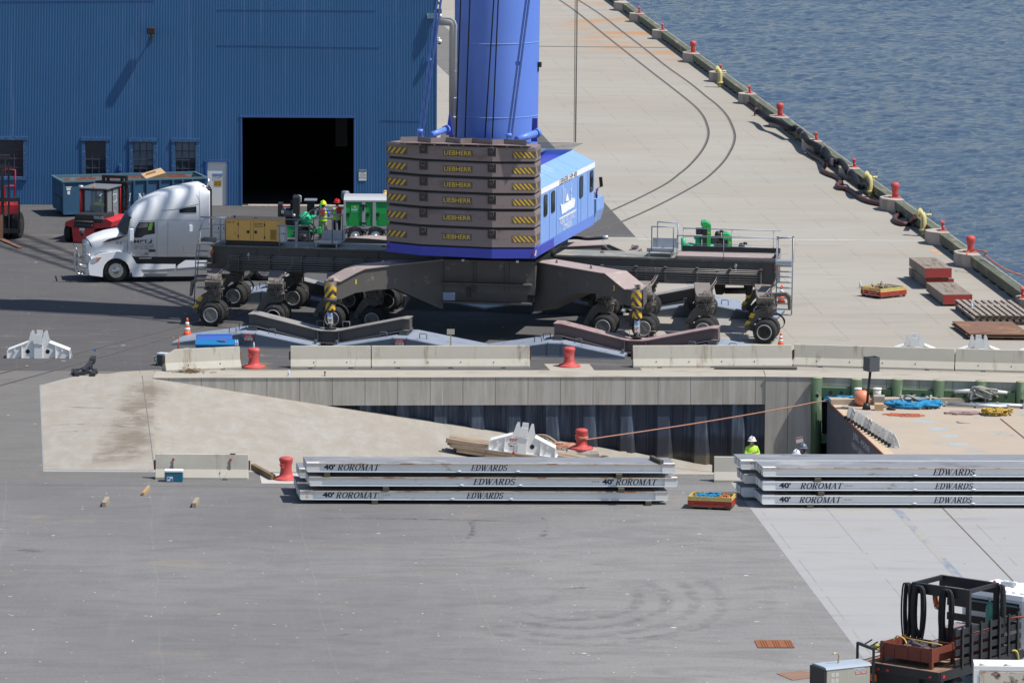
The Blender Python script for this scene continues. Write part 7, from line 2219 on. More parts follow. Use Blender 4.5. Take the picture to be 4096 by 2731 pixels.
for(xa,ya,xb,yb)in((688,645,748,655),(695,658,738,682),(704,690,732,728),(1395,692,1415,704)):
 a_=SR.xz(*zz5(xa,yb),-.01);b_=SR.xz(*zz5(xb,ya),-.01);mb.bb(a_[0],b_[0],-.013,-.004,a_[1],b_[1])
mb.build('stickers',M_SIGNW,skip)
cb=SR.xy(*zz5(1640,560),RH-.1)
cbx=SR.w(cb[0]-.6,SKD*.45,RH-.45)
bx_=thing('cardboard_box',cbx,an+R(12),'torn brown cardboard box sticking up out of the blue skip','cardboard box')
bx_.rotation_euler=(R(18),R(-14),an+R(8))
mb=MB();mb.bbev(-.1,.95,-.3,.3,0,.62,.01);mb.build('carton',M('cardboard',(.47,.32,.18),.85,0,.1,2.0),bx_)
text('Dayton',.1,M_BLK,bx_,(.35,-.303,.3),w=.42,bold=.01)
mb=MB();mb.box((-.3,0,.35),(.4,.5,.01),ry=R(20));mb.box((.3,.0,.63),(.5,.03,.2));mb.build('flap',M('cardboard',(.47,.32,.18),.85),bx_)
trash=MB()
for k in range(26):
 trash.box((rr_.uniform(.3,SKL-.3),rr_.uniform(.3,SKD-.3),RH-rr_.uniform(.45,.75)),(rr_.uniform(.2,.7),rr_.uniform(.2,.6),rr_.uniform(.05,.4)),rz=rr_.uniform(0,3),rx=rr_.uniform(-.4,.4))
o=trash.build('skip_rubbish',M('mixed_rubbish',(.28,.22,.17),.9,0,.5,2.0,((.5,.48,.44),.5,2.5,(1,1,1))));place(o,(Br.x,Br.y,0),an);o['kind']='stuff';tag(o,'mixed rubbish lying low inside the blue skip','rubbish')
def person(loc,rz,label,skin=(.45,.27,.18),shirt=(.05,.2,.5),legs=(.2,.17,.13),vest=(.45,.75,.05),helmet=(.5,.8,.02),pose=None,pack=None,brim=True,sit=False,scale=1.0):
 """standing figure, 1.78 m, facing local -y; pose overrides joints"""
 J={'pelvis':((0,0,.96),.135),'waist':((0,.005,1.10),.125),'chest':((0,.01,1.30),.15),'upchest':((0,.015,1.43),.13),'neck':((0,.01,1.52),.062),'jaw':((0,-.02,1.60),.078),'head':((0,-.005,1.68),.098),'crown':((0,.01,1.75),.07),
'shL':((-.18,.015,1.43),.075),'elL':((-.25,.03,1.15),.048),'wrL':((-.25,-.08,.90),.032),'paL':((-.25,-.10,.83),.036),'shR':((.18,.015,1.43),.075),'elR':((.25,.03,1.15),.048),'wrR':((.25,-.08,.90),.032),'paR':((.25,-.10,.83),.036),
'hipL':((-.10,0,.90),.10),'knL':((-.11,-.015,.50),.065),'anL':((-.12,.02,.10),.048),'toL':((-.13,-.14,.045),.042),'hipR':((.10,0,.90),.10),'knR':((.11,-.015,.50),.065),'anR':((.12,.02,.10),.048),'toR':((.13,-.14,.045),.042),
'nose':((0,-.125,1.65),.016),}
 for k,v in(pose or{}).items():
  J[k]=(v,J[k][1])
 chains=[('pelvis','waist'),('waist','chest'),('chest','upchest'),('upchest','neck'),('neck','jaw'),('jaw','head'),('head','crown'),('head','nose'),('upchest','shL'),('shL','elL'),('elL','wrL'),('wrL','paL'),('upchest','shR'),('shR','elR'),('elR','wrR'),('wrR','paR'),
('pelvis','hipL'),('hipL','knL'),('knL','anL'),('anL','toL'),('pelvis','hipR'),('hipR','knR'),('knR','anR'),('anR','toR')]
 names=list(J);idx={n:i for i,n in enumerate(names)}
 vs=[Vector(J[n][0])for n in names];rs=[J[n][1]for n in names];es=[(idx[a],idx[b])for a,b in chains]
 for s in('L','R'):
  w_,p_=Vector(J['wr'+s][0]),Vector(J['pa'+s][0]);d=(p_-w_).normalized()
  side=d.cross(Vector((0,1,0)))
  side=side.normalized()if side.length>.1 else Vector((1,0,0))
  nrm=d.cross(side)
  for k,ln in enumerate((.062,.075,.070,.055)):
   o_=(k-1.5)*.019
   a=p_+side*o_*.8+d*.03;b=a+d*ln*.55+side*o_*.3;c=b+(d*.7+nrm*.7).normalized()*ln*.5
   i0=len(vs);vs+=[a,b,c];rs+=[.010,.009,.007];es+=[(idx['pa'+s],i0),(i0,i0+1),(i0+1,i0+2)]
  a=p_-d*.01+side*.035;b=a+(side*.6+d).normalized()*.035
  i0=len(vs);vs+=[a,b];rs+=[.011,.008];es+=[(idx['pa'+s],i0),(i0,i0+1)]
 me=bpy.data.meshes.new('b');me.from_pydata(vs,es,[])
 ob=bpy.data.objects.new('b',me);COL.objects.link(ob)
 sk=ob.modifiers.new('s','SKIN');sk.use_smooth_shade=True
 for i,sv_ in enumerate(me.skin_vertices[0].data):
  sv_.radius=(rs[i],rs[i]);sv_.use_root=(i==0)
 for n,k in(('pelvis',1.15),('waist',1.12),('chest',1.2),('upchest',1.2)):
  me.skin_vertices[0].data[idx[n]].radius=(J[n][1]*k,J[n][1]*.85)
 ss=ob.modifiers.new('u','SUBSURF');ss.levels=1;ss.render_levels=1
 dg=bpy.context.evaluated_depsgraph_get();dg.update()
 m2=bpy.data.meshes.new_from_object(ob.evaluated_get(dg))
 bpy.data.objects.remove(ob)
 ms=[M('skin_%d'%int(skin[0]*100),skin,.6),M('shirt_%d_%d_%d'%tuple(int(c*99)for c in shirt),shirt,.85,0,.12,9.0),M('trousers_%d_%d_%d'%tuple(int(c*99)for c in legs),legs,.9,0,.15,7.0),M('boot_leather',(.05,.035,.025),.7)]
 m2.materials.clear()
 for m_ in ms:m2.materials.append(m_)
 def seg_d(p,a,b):
  ab=b-a;t=max(0,min(1,(p-a).dot(ab)/max(ab.dot(ab),1e-9)));return(p-(a+ab*t)).length
 reg={'L':[('neck','jaw',0),('jaw','head',0),('head','crown',0)]}
 segs=[(Vector(J[a][0]),Vector(J[b][0]),m)for a,b,m in(('neck','jaw',0),('jaw','head',0),('head','crown',0),('pelvis','waist',1),('waist','chest',1),('chest','upchest',1),('upchest','shL',1),('upchest','shR',1),('shL','elL',1),('elL','wrL',1),('shR','elR',1),('elR','wrR',1),('wrL','paL',0),('wrR','paR',0),('hipL','knL',2),('knL','anL',2),('hipR','knR',2),('knR','anR',2),('anL','toL',3),('anR','toR',3),('pelvis','hipL',2),('pelvis','hipR',2))]
 for p_ in m2.polygons:
  c=p_.center
  best=min(segs,key=lambda s_:seg_d(c,s_[0],s_[1]))
  p_.material_index=best[2];p_.use_smooth=True
 body=bpy.data.objects.new('person',m2);COL.objects.link(body)
 m2.name='person'
 place(body,loc,rz);body.scale=(scale,)*3
 tag(body,label,'person')
 if vest:
  a,b,c,d=(Vector(J[k][0])for k in('pelvis','waist','chest','upchest'))
  mb=MB();rings=[]
  for p_,rx,ry in((a+Vector((0,0,-.02)),.185,.15),(b,.178,.145),(c,.20,.165),(d+Vector((0,0,-.02)),.205,.15),(d+Vector((0,0,.06)),.15,.11)):
   rings.append([(p_.x+rx*math.cos(2*PI*i/20),p_.y+ry*math.sin(2*PI*i/20),p_.z)for i in range(20)])
  mb.loft(rings,cap=False);v_=mb.build('hi_vis_vest',M('vest_%d_%d'%(int(vest[0]*99),int(vest[1]*99)),vest,.8,0,.08,5.0),body)
  mb=MB()
  for z_,s_ in((1.12,1.02),(1.22,1.02)):
   cc_=a.lerp(d,(z_-.96)/.47)
   mb.loft([[(cc_.x+.192*s_*math.cos(2*PI*i/20),cc_.y+.158*s_*math.sin(2*PI*i/20),cc_.z+dz)for i in range(20)]for dz in(-.02,.02)],cap=False)
  mb.build('reflective_strip',M('reflective_silver',(.55,.56,.5),.4),v_)
 if pack:
  c=Vector(J['chest'][0]);mb=MB();mb.bbev(c.x-.12,c.x+.12,c.y+.15,c.y+.23,c.z-.12,c.z+.2,.02)
  mb.build('red_pack',M('pack_red',pack,.7),body)
 h=Vector(J['head'][0])
 if helmet:
  mb=MB();mb.lathe([(.142,.0),(.138,.05),(.12,.10),(.085,.14),(.04,.158),(.005,.16)],(h.x,h.y,h.z+.015),20)
  hm=mb.build('hard_hat',M('hat_%d_%d_%d'%tuple(int(c*99)for c in helmet),helmet,.35,0,.03,3.0),body)
  mb=MB();mb.lathe([(.142,.0),(.172,-.008),(.172,.004),(.142,.016)],(h.x,h.y-.01,h.z+.015),20);mb.bb(h.x-.015,h.x+.015,h.y-.12,h.y+.12,h.z+.12,h.z+.185)
  mb.build('brim',M('hat_%d_%d_%d'%tuple(int(c*99)for c in helmet),helmet,.35),hm)
 mb=MB()
 for s in(-1,1):mb.ball((h.x+s*.035,h.y-.088,h.z-.005),.012,8,6)
 mb.build('eyes',M_BLK,body)
 mb=MB();mb.ball((h.x,h.y+.02,h.z-.005),.105,12,8,(1,1,.9));mb.build('hair',M('hair_dark',(.03,.022,.018),.8),body)
 return body
YG=(.46,.78,.06)
pw=P(*z6(1448,1080))
person(P(*z6(1448,1080)),R(172),'person in yellow hard hat and blue shirt with red pack, seen from behind',shirt=(.03,.17,.52),legs=(.33,.28,.2),vest=YG,helmet=(.62,.85,.02),pack=(.55,.06,.04),
pose={'elL':(-.27,-.02,1.17),'wrL':(-.2,-.24,1.12),'paL':(-.17,-.3,1.13),'elR':(.28,-.03,1.2),'wrR':(.22,-.25,1.2),'paR':(.2,-.31,1.22)},scale=1.03)
person(P(*z6(1612,1072)),R(200),'person in red hard hat with a white sleeve raised onto the green trailer',shirt=(.62,.62,.64),legs=(.045,.045,.05),vest=YG,helmet=(.55,.02,.02),pack=(.5,.16,.12),
pose={'elL':(-.42,-.05,1.48),'wrL':(-.55,-.08,1.66),'paL':(-.57,-.1,1.73),'elR':(.22,-.1,1.2),'wrR':(.12,-.28,1.25),'paR':(.08,-.33,1.27)},scale=1.06)
FO=P(*zz5(860,1238));FO.z=0
FA_=R(-17);FK=FR(FO,FA_)
fk=thing('forklift',FO,FA_,'red forklift with glazed cab and a driver inside, parked before the skip','forklift')
def kz(px,y):q=FK.xz(*zz5(*px),y);return q
def kv(px,y):q=kz(px,y);return(q[0],y,q[1])
M_FRED=M('forklift_red',(0.48,0.035,0.045),.45,0,.08,1.5,((.2,.03,.03),.3,2.0,(1,1,1)))
mb=MB();mb.prism([kz(q,0)for q in((750,1075),(978,1082),(965,1238),(930,1245),(765,1218))],0,.9);mb.build('counterweight',M_FRED,fk)
zA=kz((700,1045),.2)[1];zB=kz((800,965),.6)[1]
xl=kz((680,1045),.25)[0];xr=kz((1165,1075),.5)[0]
mb=MB();mb.prism([kz(q,.1)for q in((680,1045),(690,1010),(760,985),(1120,985),(1175,1015),(1160,1070),(980,1083),(760,1072))],.05,2.4)
mb.build('rear_fenders',M_FRED,fk)
mb=MB();mb.prism([kz(q,-.02)for q in((783,960),(978,975),(968,1082),(770,1066))],-.03,.35);mb.build('radiator_housing',M_BLK,fk)
mb=MB()
for k in range(8):
 a_=kv((785+24*k,1000),-.04);b_=kv((782+24*k,1040),-.04);mb.cyl(a_,b_,.012,n=6)
mb.cyl(kv((770,1002),-.05),kv((975,1015),-.05),.02,n=6);mb.cyl(kv((770,1040),-.05),kv((970,1052),-.05),.02,n=6)
mb.build('radiator_guard',M_CHAS,fk)
zc1=kz((985,1000),.1)[1];zc2=kz((800,955),.1)[1]+.12
a_=kz((790,960),.1);b_=kz((985,960),.1)
mb=MB();mb.bbev(a_[0],b_[0]+.45,.02,1.5,zc1-.1,zc2,.04);mb.build('engine_cover',M('hood_black',(.03,.03,.032),.5),fk)
text('TAYLOR',.14,M_WPRINT,fk,(b_[0]+.0,.012,zc2-.2),w=.5,bold=.02)
mb=MB();q=kz((830,1090),-.01);mb.bb(q[0],q[0]+.26,-.012,-.001,q[1]-.06,q[1]+.06);mb.build('sticker',M_SIGNW,fk)
c0=kv((862,945),1.0);c1_=kv((862,660),1.0)
X0,X1=kz((862,800),1.0)[0],kz((1115,800),1.0)[0];Z0_,Z1_=kz((900,940),1.0)[1],kz((900,668),1.0)[1]
mb=MB();w=.09
mb.bb(X0,X0+w,1.0,1.08,Z0_,Z1_);mb.bb(X1-w*1.4,X1,1.0,1.1,Z0_-.3,Z1_);mb.bb(X0,X1,1.0,1.08,Z0_-.12,Z0_+.06);mb.bb(X0,X1,1.0,1.08,Z1_-.08,Z1_)
mb.bb(X1-w,X1,2.5,2.6,Z0_-.3,Z1_);mb.bb(X0,X0+w,2.5,2.6,Z0_,Z1_);mb.bb(X1-w,X1,1.1,2.5,Z1_-.08,Z1_);mb.bb(X1-.04,X1,1.1,2.5,Z0_-.5,Z0_-.35);mb.bb(X1-w,X1,1.7,1.8,Z0_-.5,Z1_)
mb.bb(X0,X1,1.0,2.6,Z0_-.4,Z0_-.2)
mb.build('cab_frame',M_BLK,fk)
m,t=newmat('cab_glass');b=t.n('ShaderNodeBsdfPrincipled',{'Base Color':(.5,.56,.58,1),'Roughness':.05,'Alpha':.22});o_=t.n('ShaderNodeOutputMaterial');t.nt.links.new(b.outputs[0],o_.inputs[0]);M_CABG=m
mb=MB();mb.bb(X0+w,X1-w,1.03,1.04,Z0_+.06,Z1_-.08);mb.build('rear_window',M_CABG,fk)
mb=MB();mb.bb(X1-.02,X1-.015,1.1,2.5,Z0_-.3,Z1_-.08);mb.build('side_window',M_CABG,fk)
mb=MB();mb.bbev(X0-.1,X1+.08,.85,2.7,Z1_,Z1_+.07,.02);mb.build('cab_roof',M('roof_slate',(.15,.16,.18),.6),fk)
mb=MB();mb.cyl((X0-.07,1.0,Z0_-.3),(X0-.07,1.0,Z1_+.02),.075,n=14);mb.build('exhaust_stack',M_FRED,fk)
mb=MB();mb.cyl((X0-.07,1.0,Z1_+.02),(X0-.07,1.0,Z1_+.15),.11,n=14);mb.build('stack_cap',M_GALV,fk)
mb=MB();q=kz((985,640),1.0);mb.cyl((q[0],.95,Z1_+.07),(q[0],.95,Z1_+.18),.035,n=10);mb.build('beacon',M_ORNG,fk)
mb=MB();mb.tube([(X1+.05,2.6,Z0_-.3),(X1+.05,2.6,Z1_-.1),(X1,2.6,Z1_),(X1-.2,2.5,Z1_+.02)],.03,8);mb.build('grab_rail',M_FRED,fk)
mb=MB();xm=(X0+X1)/2-.05;mb.bbev(xm-.3,xm+.3,1.25,1.38,Z0_-.1,Z0_+.42,.05);mb.bbev(xm-.3,xm+.3,1.38,1.85,Z0_-.1,Z0_+.05,.03);mb.build('seat',M_BLACK,fk)
mb=MB();mb.lathe([(.17,0),(.185,.015),(.17,.03)],(xm+.15,2.05,Z0_+.45),16);mb.build('steering_wheel',M_BLK,fk)
zf0=Z0_-.45
mb=MB();mb.bb(xl+.25,xr-.1,.9,3.4,.45,zf0);mb.bb(X1+.0,xr+.05,.8,3.2,.55,.95);mb.build('chassis',M_FRED,fk)
mx0=kz((1075,700),3.5)[0];mx1=kz((1330,700),3.5)[0];mzt=kz((1150,530),3.5)[1]
mb=MB()
for x in(mx0,mx0+.22,mx1-.3,mx1-.08):mb.bb(x,x+.09,3.4,3.6,.3,mzt)
for z in(mzt-.1,mzt-.45,1.2):mb.bb(mx0,mx1,3.38,3.58,z,z+.12)
mb.bb(mx0-.3,mx1+.15,3.3,3.7,mzt-.32,mzt-.25)
mb.build('mast',M_BLK,fk)
mb=MB()
for k in range(5):x=mx1-.15+k*.06;mb.tube(catmull([(x,3.3,mzt-.2),(x+.1,3.25,mzt-1.0),(x-.03,3.2,mzt-1.7),(x+.12,3.2,.9)],4),.018,6)
mb.build('mast_hoses',M_BLACK,fk)
for q,r in(((732,1262),.42),((1118,1180),.42)):
 g=FK.xy(*zz5(*q),0)
 o=big_wheel(fk,kz(q,.55)[0],.55,.42,.3,M_RIM);o.rotation_euler=(0,0,R(90))
for x in(xl+.4,xr-.2):
 o=big_wheel(fk,x,2.9,.5,.35,M_RIM);o.rotation_euler=(0,0,R(90))
dm=FK.w(xm,1.62,Z0_-.93)
person(dm,FA_+R(180),'person in lime vest sitting at the forklift controls, back turned',skin=(.35,.2,.13),shirt=(.3,.42,.08),legs=(.04,.05,.09),vest=YG,helmet=None,
pose={'hipL':(-.1,0,.92),'knL':(-.14,-.44,.95),'anL':(-.14,-.5,.55),'toL':(-.14,-.62,.5),'hipR':(.1,0,.92),'knR':(.14,-.44,.95),'anR':(.14,-.5,.55),'toR':(.14,-.62,.5),'elL':(-.3,-.12,1.2),'wrL':(-.12,-.38,1.3),'paL':(-.08,-.42,1.32),'elR':(.3,-.12,1.2),'wrR':(.12,-.38,1.3),'paR':(.08,-.42,1.32)})
GO=P(*zz5(140,1198));GO.z=0
GK=FR(GO,R(8))
g2=thing('forklift',GO,R(8),'red and black forklift cut by the left edge, forks lowered','forklift')
def gz(px,y):return GK.xz(*zz5(*px),y)
def gv(px,y):q=gz(px,y);return(q[0],y,q[1])
for px,y in((80,.5),(185,.5)):
 t_=tyre_mb(.62,.36).build('tyre',M_TYRE,g2);t_.location=(gz((px,1050),.4)[0],.62,.60);t_.rotation_euler=(0,0,R(72))
t_=tyre_mb(.62,.36).build('tyre',M_TYRE,g2);t_.location=(-2.2,.62,.60);t_.rotation_euler=(0,0,R(72))
mb=MB()
for xa,xb in((-40,0),(10,40),(82,100)):mb.bb(gz((xa,600),0)[0],gz((xb,600),0)[0],-.05,.12,.25,gz((50,335),0)[1])
a_=gz((-60,350),0);b_=gz((105,318),0);mb.bb(a_[0],b_[0],-.1,.2,a_[1]-.05,b_[1]+.02)
a_=gz((-60,800),0);b_=gz((205,760),0);mb.bb(a_[0],b_[0],-.12,.05,a_[1],b_[1])
a_=gz((190,800),0);b_=gz((210,1130),0);mb.bb(a_[0],b_[0],-.1,.02,b_[1],a_[1])
a_=gz((0,1130),0);b_=gz((205,1080),0);mb.bb(a_[0],b_[0],-.1,.02,a_[1],b_[1])
mb.bb(-2.6,-2.45,-.05,.12,.25,gz((50,335),0)[1])
mb.build('mast',M_BLK,g2)
mb=MB()
for k in range(24):z=1.1+k*.055;x=gz((60,600),0)[0];mb.bb(x-.03,x+.03,-.08,-.052,z,z+.035)
mb.build('lift_chain',M_CHAS,g2)
mb=MB();mb.tube([gv((155,750),.8),gv((158,470),.8),gv((80,465),.8),gv((20,480),.8)],.04,8);mb.tube([gv((40,750),.8),gv((25,640),.8),gv((155,635),.8)],.035,8);mb.bb(gz((30,760),.7)[0],gz((60,760),.7)[0],.7,.8,1.3,2.4)
mb.build('cab_frame',M_FRED,g2)
mb=MB();a_=gz((75,865),.4);b_=gz((195,830),.4);mb.bbev(a_[0]-1.6,b_[0],.4,2.6,a_[1]-.35,b_[1],.05);mb.bb(-2.4,b_[0]-.2,.8,3.2,.45,a_[1]-.3);mb.build('body',M_FRED,g2)
mb=MB();f0=P(*zz5(0,1180))-GO;f1=P(*zz5(125,1295))-GO
mb.prism([(f0.x-.1,.15),(f0.x+.2,.15),(f1.x+.0,f1.y),(f1.x-.2,f1.y)],.03,.07,'xy');mb.bb(f0.x-.1,f0.x+.2,-.12,-.0,.03,1.15)
mb.build('fork',M('fork_rust',(.22,.12,.08),.8,.2,.2,2.0),g2)
mb=MB();mb.bb(-2.35,-2.1,-1.2,.1,.03,.07);mb.bb(-2.35,-2.1,-.12,0,.03,1.15);mb.build('fork',M('fork_rust',(.22,.12,.08),.8),g2)
def deck_thing(name,px0,px1,y0,y1,label,cat):
 """px0 lower left, px1 upper right of the near face on the crane deck"""
 a_=CF.xz(*px0,y0);b_=CF.xz(*px1,y0)
 o_=CF.w(a_[0],y0,a_[1])
 return thing(name,o_,CA,label,cat),b_[0]-a_[0],b_[1]-a_[1],y1-y0
gs,gw,gh,gd=deck_thing('generator',z6(305,1140),z6(920,835),1.08,2.25,'ochre yellow enclosed generator standing on the crane chassis','generator')
hb=gh*.245
M_OCH=M('generator_ochre',(0.80,0.46,0.12),.5,0,.06,1.5,((.42,.22,.08),.25,2.5,(1,1,.5)))
mb=MB();mb.bb(0,gw,-.02,gd+.02,0,hb);mb.build('base_tank',M_BLK,gs)
mb=MB();mb.bbev(0,gw+.03,0,gd,hb+.002,gh,.015);mb.build('canopy',M_OCH,gs)
mb=MB();mb.bbev(-.01,gw+.04,-.01,gd+.01,gh+.001,gh+.03,.01);mb.build('roof_panel',M('generator_roof',(.60,.36,.17),.5,0,.1,2.0,((.3,.12,.08),.35,2.0,(1,1,1))),gs)
sc_=gw/615.0
mb=MB()
for px in(145,290,325,455):mb.bb(px*sc_-.006,px*sc_+.006,-.004,.0,hb+.02,gh-.03)
mb.build('door_seams',M('seam_brown',(.2,.11,.04),.7),gs)
mb=MB()
for px,z in((145,.80),(145,.36),(455,.80),(455,.34)):mb.bbev(px*sc_-.025,px*sc_+.025,-.02,.0,gh*z-.0,gh*z+.10,.005)
for px in(262,350):mb.bbev(px*sc_-.055,px*sc_+.055,-.015,-.0,gh*.52,gh*.52+.12,.005)
mb.bb(340*sc_,432*sc_,-.006,-.001,gh*.88,gh*.90);mb.bb(340*sc_,432*sc_,-.006,-.001,gh*.77,gh*.79)
mb.build('latches',M_BLK,gs)
text('QAS 28',.075,M_BLK,gs,(.03,-.006,gh-.14),w=.34,bold=.01,shear=.2)
text('Atlas Copco',.06,M_BLK,gs,(340*sc_,-.006,gh*.815),w=92*sc_)
mb=MB()
for k in range(11):mb.bb(522*sc_,592*sc_,-.012,-.002,hb+.08+.038*k,hb+.10+.038*k)
mb.build('louvres',M('louvre_dark',(.2,.1,.03),.8),gs)
mb=MB();mb.cyl((70*sc_,gd*.4,gh+.03),(70*sc_,gd*.4,gh+.12),.03,n=10);mb.bb(300*sc_,330*sc_,gd*.4,gd*.5,gh+.03,gh+.05);mb.build('filler_cap',M_BLK,gs)
for px0,px1,lab in((z6(160,1060),z6(235,800),'grey white control cabinet at the left end of the crane deck'),(z6(240,1060),z6(298,812),'grey white cabinet between the first cabinet and the generator'),(z6(922,1090),z6(1000,895),'white switch box fixed at the right end of the generator')):
 t_,w,h,d=deck_thing('control_cabinet',px0,px1,1.25 if px0[0]<1000 else 1.0,1.6,lab,'control cabinet')
 mb=MB();mb.bbev(0,w,0,.4,0,h,.02);mb.build('casing',M('cabinet_pale',(.58,.58,.56),.5,0,.05,2.0),t_)
 mb=MB();mb.bb(.03,w-.03,-.008,-.001,.04,h-.04);mb.build('door_panel',M('cabinet_door',(.62,.62,.60),.5),t_)
 mb=MB();mb.bb(w-.08,w-.05,-.02,-.008,h*.5,h*.6);mb.build('handle',M_BLK,t_)
M_GRN=M('plant_green',(0.015,0.33,0.075),.4,0,.06,1.5)
M_GRNL=M('pump_green',(0.02,0.42,0.20),.45,0,.08,3.0)
EO=P(*z6(1225,1105));EO.z=0
EK=FR(EO,0)
et=thing('pump_trailer',EO,0,'open engine driven green pump on a trailer left of the two workers','pump')
def ez(px,y=0):return EK.xz(*z6(*px),y)
def ebox(mb,p0,p1,y0,y1):
 a_=ez(p0,y0);b_=ez(p1,y0);mb.bb(a_[0],b_[0],y0,y1,min(a_[1],b_[1]),max(a_[1],b_[1]))
o=big_wheel(et,0,.0,.36,.25,M('rim_black',(.05,.05,.055),.5));o.location.z=.36
o=big_wheel(et,0,1.5,.36,.25,M('rim_black',(.05,.05,.055),.5),1);o.location.z=.36
mb=MB();c=ez((1225,1010));arc_=[(c[0]+.50*math.cos(R(t)),.05+c[1]+.45*math.sin(R(t)))for t in range(0,181,20)]
inn=[(c[0]+.44*math.cos(R(t)),.05+c[1]+.39*math.sin(R(t)))for t in range(180,-1,-20)]
mb.prism(arc_+inn,-.15,.18);mb.prism(arc_+inn,1.35,1.65);mb.build('mudguards',M_BLACK,et)
mb=MB();ebox(mb,(1000,1030),(1130,895),.15,1.3);ebox(mb,(960,985),(1500,960),.2,1.2);ebox(mb,(1375,980),(1420,920),.1,1.0);mb.build('frame_tank',M_GRN,et)
mb=MB();ebox(mb,(915,870),(965,640),.2,1.2);ebox(mb,(1090,868),(1165,560),.1,1.3);ebox(mb,(965,870),(1090,820),.2,1.2)
ebox(mb,(975,815),(1080,700),.4,1.0);ebox(mb,(1060,700),(1100,610),.5,1.1);mb.build('engine',M_BLK,et)
mb=MB()
for k in range(9):a_=ez((985+12*k,700),.35);mb.cyl((a_[0],.36,a_[1]-.35),(a_[0],.36,a_[1]+rr_.uniform(-.1,.1)),.018,n=6)
ebox(mb,(955,745),(985,710),.18,.2);mb.ball((ez((1105,770),.05)[0],.05,ez((1105,770),.05)[1]),.08);mb.build('engine_pipes',M_GALV,et)
mb=MB();a_=ez((960,665),.3);b_=ez((1075,665),.3);mb.cyl((a_[0],.3,a_[1]),(b_[0],.3,b_[1]),.03,n=8);mb.build('red_pipe',M_RED,et)
mb=MB();a_=ez((1185,600),.7);mb.tube([(a_[0]-.1,.7,a_[1]-.2),(a_[0],.7,a_[1]-.02),(a_[0],.7,a_[1]+.22),(a_[0]-.12,.7,a_[1]+.26)],.035,8);mb.build('exhaust',M_GALV,et)
mb=MB();q=ez((1235,800),.4)
mb.lathe([(.02,-.3),(.28,-.3),(.32,-.05),(.30,.12),(.12,.18),(.1,.3),(.02,.3)],(q[0],.5,q[1]),20);mb.cyl((q[0]-.45,.5,q[1]+.05),(q[0]+.5,.5,q[1]+.05),.11,n=14);mb.cyl((q[0]+.1,.2,q[1]),(q[0]+.1,.5,q[1]+.2),.1,n=12);ebox(mb,(1400,690),(1425,640),.4,.6)
mb.build('pump_casing',M_GRNL,et)
mb=MB();ebox(mb,(1258,770),(1345,602),.6,.9);mb.build('control_box',M_BLK,et)
mb=MB();ebox(mb,(1225,602),(1372,592),.35,1.1);mb.build('box_lid',M('lid_slate',(.2,.22,.26),.5),et)
mb=MB();mb.tube(catmull([(ez(q_,.4)[0],.4,ez(q_,.4)[1])for q_ in((1300,830),(1305,740),(1350,690),(1410,665))],5),.045,8);mb.build('hose',M_BLACK,et)
HO=P(*z6(1825,1105));HO.z=0
HK=FR(HO,0)
ht=thing('enclosed_pump_trailer',HO,0,'green and silver enclosed pump trailer right of the two workers','trailer')
def hz(px,y=0):return HK.xz(*z6(*px),y)
def hbox(mb,p0,p1,y0,y1,bev=0):
 a_=hz(p0,y0);b_=hz(p1,y0)
 (mb.bbev(a_[0],b_[0],y0,y1,min(a_[1],b_[1]),max(a_[1],b_[1]),bev)if bev else mb.bb(a_[0],b_[0],y0,y1,min(a_[1],b_[1]),max(a_[1],b_[1])))
mb=MB();hbox(mb,(1712,892),(2330,622),.05,1.75);mb.build('enclosure',M_GRN,ht)
mb=MB()
for a_,b_ in((1690,1716),(1905,1945),(2030,2068),(2320,2340)):hbox(mb,(a_,905),(b_,612),.0,1.8)
hbox(mb,(1690,612),(2340,596),.0,1.8);hbox(mb,(1690,925),(2340,900),.0,1.8);mb.build('corner_frame',M_GALV,ht)
mb=MB();a_=hz((1690,598));b_=hz((2340,598));mb.prism([(.0,a_[1]),(1.8,a_[1]),(1.5,a_[1]+.16),(.3,a_[1]+.16)],a_[0],b_[0],'yz');mb.build('roof',M('roof_silver',(.52,.54,.56),.45,.3,.05,2.0),ht)
mb=MB();hbox(mb,(1885,578),(1975,545),.8,.9);mb.build('lifting_eye',M_GALV,ht)
mb=MB();hbox(mb,(1690,950),(2200,925),.1,1.6);hbox(mb,(1640,985),(1760,965),.3,.5);mb.build('chassis',M_GALV,ht)
mb=MB()
for x_ in(1745,1975,2095):
 hbox(mb,(x_-22,780),(x_+14,740),-.0,.049)
for x_ in(1922,):
 for y_ in(655,860):hbox(mb,(x_-38,y_+14),(x_+34,y_-8),-.015,-.001)
hbox(mb,(1908,715),(1932,640),-.02,-.0);mb.build('door_hardware',M_BLK,ht)
mb=MB();
for x_ in(1780,1990,2130):hbox(mb,(x_-34,885),(x_+80,745),.035,.049)
mb.build('door_panels',M('plant_green_panel',(.012,.27,.06),.45),ht)
mb=MB();hbox(mb,(1775,738),(1868,648),.03,.049);sg_=mb.build('logo_panel',M('logo_green',(.03,.40,.16),.5),ht)
mb=MB();q=hz((1818,672),.02);mb.cyl((q[0],.022,q[1]),(q[0],.029,q[1]),.042,n=14)
for k in range(8):
 a0=2*PI*k/8;mb.box((q[0]+.055*math.cos(a0),.025,q[1]+.055*math.sin(a0)),(.02,.006,.02),ry=a0)
mb.build('sun_emblem',M_YEL,sg_)
q=hz((1780,710),.02);q2=hz((1860,690),.02);text('SUNBELT',.06,M_WPRINT,sg_,(q[0],.02,q[1]),w=q2[0]-q[0],bold=.02)
